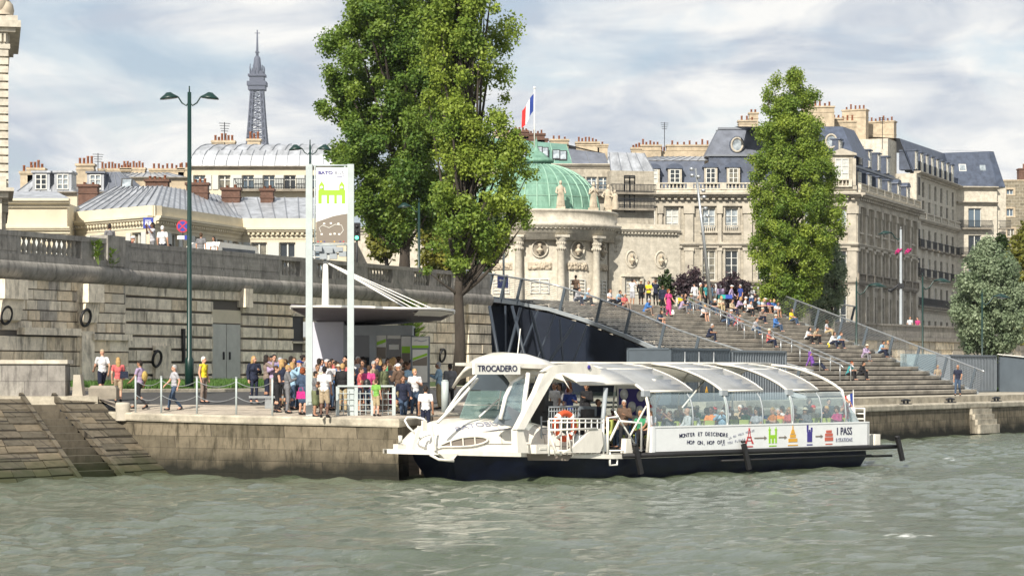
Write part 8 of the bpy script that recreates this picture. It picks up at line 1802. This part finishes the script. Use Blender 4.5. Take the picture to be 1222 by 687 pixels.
for i, px in enumerate((765,829,860,873,905,920)):
    c, g, hh = rnd_look(['white','grey','black','navy','lightblue','brown','cream','olive','lightgrey','beige','mauve'])
    up_(px, rd.choice([366,364,360,355]), rd.uniform(-180,180), rd.choice(['stand','standbag','folded','walk','phone']), (g, c), (rd.choice(['trousers','slim','shorts']), rd.choice(LOW)), hh, rd.choice([0,1]), 'person in %s %s with %s standing above the stairs' % (CN.get(c, c), GW[g], HW[hh]))
# on the boat
OG = 'passengers on the river bus'
def onboat(x, y, z, rz, *a, **k): return person(bworld(x, y, z), BR+rz, *a, group=OG, **k)
FWD = R(-90)   # face the bow (local -x)
v = BQ(680,505,-.9); onboat(v.x, -.9, 1.37, FWD+R(60), 'standbag', ('tee','royal'), ('trousers','navy'), ('curly','red'), 0, 1.62, 'ginger haired person in bright blue top standing on the boarding deck')
v = BQ(690,505,-1.2); onboat(v.x, -.7, 1.37, FWD+R(150), 'stand', ('long','mauve'), ('trousers','denim'), ('bald','grey'), 1, 1.82, 'balding person in checked lilac shirt standing on the boarding deck')
v = BQ(662,500,.3); onboat(v.x, .3, 1.37, FWD, 'stand', ('tee','white'), ('trousers','black'), ('short','dark'), 1, 1.75, 'dark haired person in white standing deeper inside the boarding deck')
for px_, yb_, z_, c_, hh_, lb_ in ((700,.6,1.37,'black',('short','dark'),'dark haired person in black standing at the back of the boarding deck'),(668,1.6,1.37,'grey',('long','dark'),'long haired person in grey standing at the far side of the boarding deck'),(714,-.3,.8,'navy',('short','brown'),'brown haired person in dark navy standing by the white bulkhead'),(745,-2.2,.8,'brown',('short','grey'),'grey haired person in brown standing in the cabin doorway')):
    v = BQ(px_,500,yb_); onboat(v.x, yb_, z_, FWD+R(rd.uniform(-60,120)), 'standbag', ('long',c_), ('trousers','black'), hh_, 1, 1.72, lb_)
v = BQ(592,500,.6); onboat(6.4, -.9, 1.35, FWD+R(10), 'chair', ('long','black'), ('trousers','black'), ('short','dark'), 1, 1.75, 'helmsman in dark clothes seated in the wheelhouse')
rd = random.Random(77); ups = ['white','lightblue','navy','grey','coral','purple','cream','royal','pink','teal','lightgrey','olive','mauve','beige','red','black','blue','green','orange','khaki']
hr_ = [('short','grey'),('short','dark'),('long','blond'),('short','white'),('short','brown'),('long','dark'),('cap','white'),('curly','brown'),('hat','cream'),('long','red'),('short','blond'),('bald','grey'),('cap','red')]
hn = {'short':'short','long':'long','curly':'curly','bald':'no'}; used_ = set(); zone = {-2.45:'near windows',-1.9:'second seat in',-1.25:'near aisle seat',.9:'far aisle seat',1.6:'far middle seat',2.3:'far windows'}
rows_ = sorted({a for a, b in SEATS}); ordn = ['first','second','third','fourth','fifth','sixth','seventh','eighth','ninth','tenth','eleventh','twelfth']
for (rx, yc) in SEATS:
    if rx > 20.3 and yc > 0: continue
    if rd.random() < (.05 if yc < -2 else .12 if yc < -1.5 else .3): continue
    for _ in range(60):
        c = rd.choice(ups); hh = rd.choice(hr_)
        if (c, hh, yc < 0) not in used_: break
    used_.add((c, hh, yc < 0)); hs = ('%s %s hair' % (hh[1], hn[hh[0]]) if hh[0] in ('short','long','curly') else {'cap':'a %s cap' % hh[1],'hat':'a pale sun hat','bald':'a bald head'}[hh[0]])
    hs = hs.replace('white short','short white').replace('grey short','short grey').replace('dark short','short dark').replace('brown short','short brown').replace('blond short','short blond').replace('blond long','long blond').replace('dark long','long dark').replace('red long','long red').replace('brown curly','curly brown').replace('no hair','bald head')
    onboat(rx+.02, yc, 1.30, FWD+R(rd.uniform(-25,35)), rd.choice(['chair','chair','chairtalk','chairtalk','chairphoto'] if yc < 0 else ['chair','chairtalk']), (rd.choice(['tee','tee','long']), {'khaki':'khaki'}.get(c, c)), ('trousers', rd.choice(['denim','navy','khaki','black'])), hh, rd.choice([0,0,0,1,1,2]), rd.uniform(1.62,1.84), 'passenger in %s with %s, %s row, %s' % (c.replace('royal','bright blue').replace('lightblue','light blue').replace('lightgrey','light grey'), hs, ordn[rows_.index(rx)], zone[yc]))
for i, (x, y, c, hh, lab) in enumerate(((20.9,-2.3,'red',('long','red'),'red haired passenger with raised arms standing at the stern rail'),(20.8,-1.5,'navy',('short','dark'),'dark haired passenger in navy standing at the stern beside the red hair'),(20.7,-.6,'black',('curly','brown'),'curly haired passenger in black standing at the stern on the far side'))):
    onboat(x, y, .8, R(60)+FWD, 'photo' if i == 0 else 'stand', ('tank' if i == 0 else 'tee', c), ('trousers','denim'), hh, 0, 1.66, lab)
# ---------------- air ----------------
hz = MB(); hz.box(-720, 880, -210, 2370, -1.6, 345); hazem = bpy.data.materials.new('haze'); hazem.use_nodes = True; hn_ = hazem.node_tree.nodes; hl = hazem.node_tree.links
hn_.remove(hn_['Principled BSDF']); pv = hn_.new('ShaderNodeVolumePrincipled'); pv.inputs['Density'].default_value = .00007; pv.inputs['Color'].default_value = (.80,.87,.95,1); pv.inputs['Anisotropy'].default_value = .2
hl.new(pv.outputs[0], hn_['Material Output'].inputs['Volume']); ho = hz.build('haze', hazem); ho['kind'] = 'stuff'; ho['label'] = 'thin pale blue haze in the air over the city'
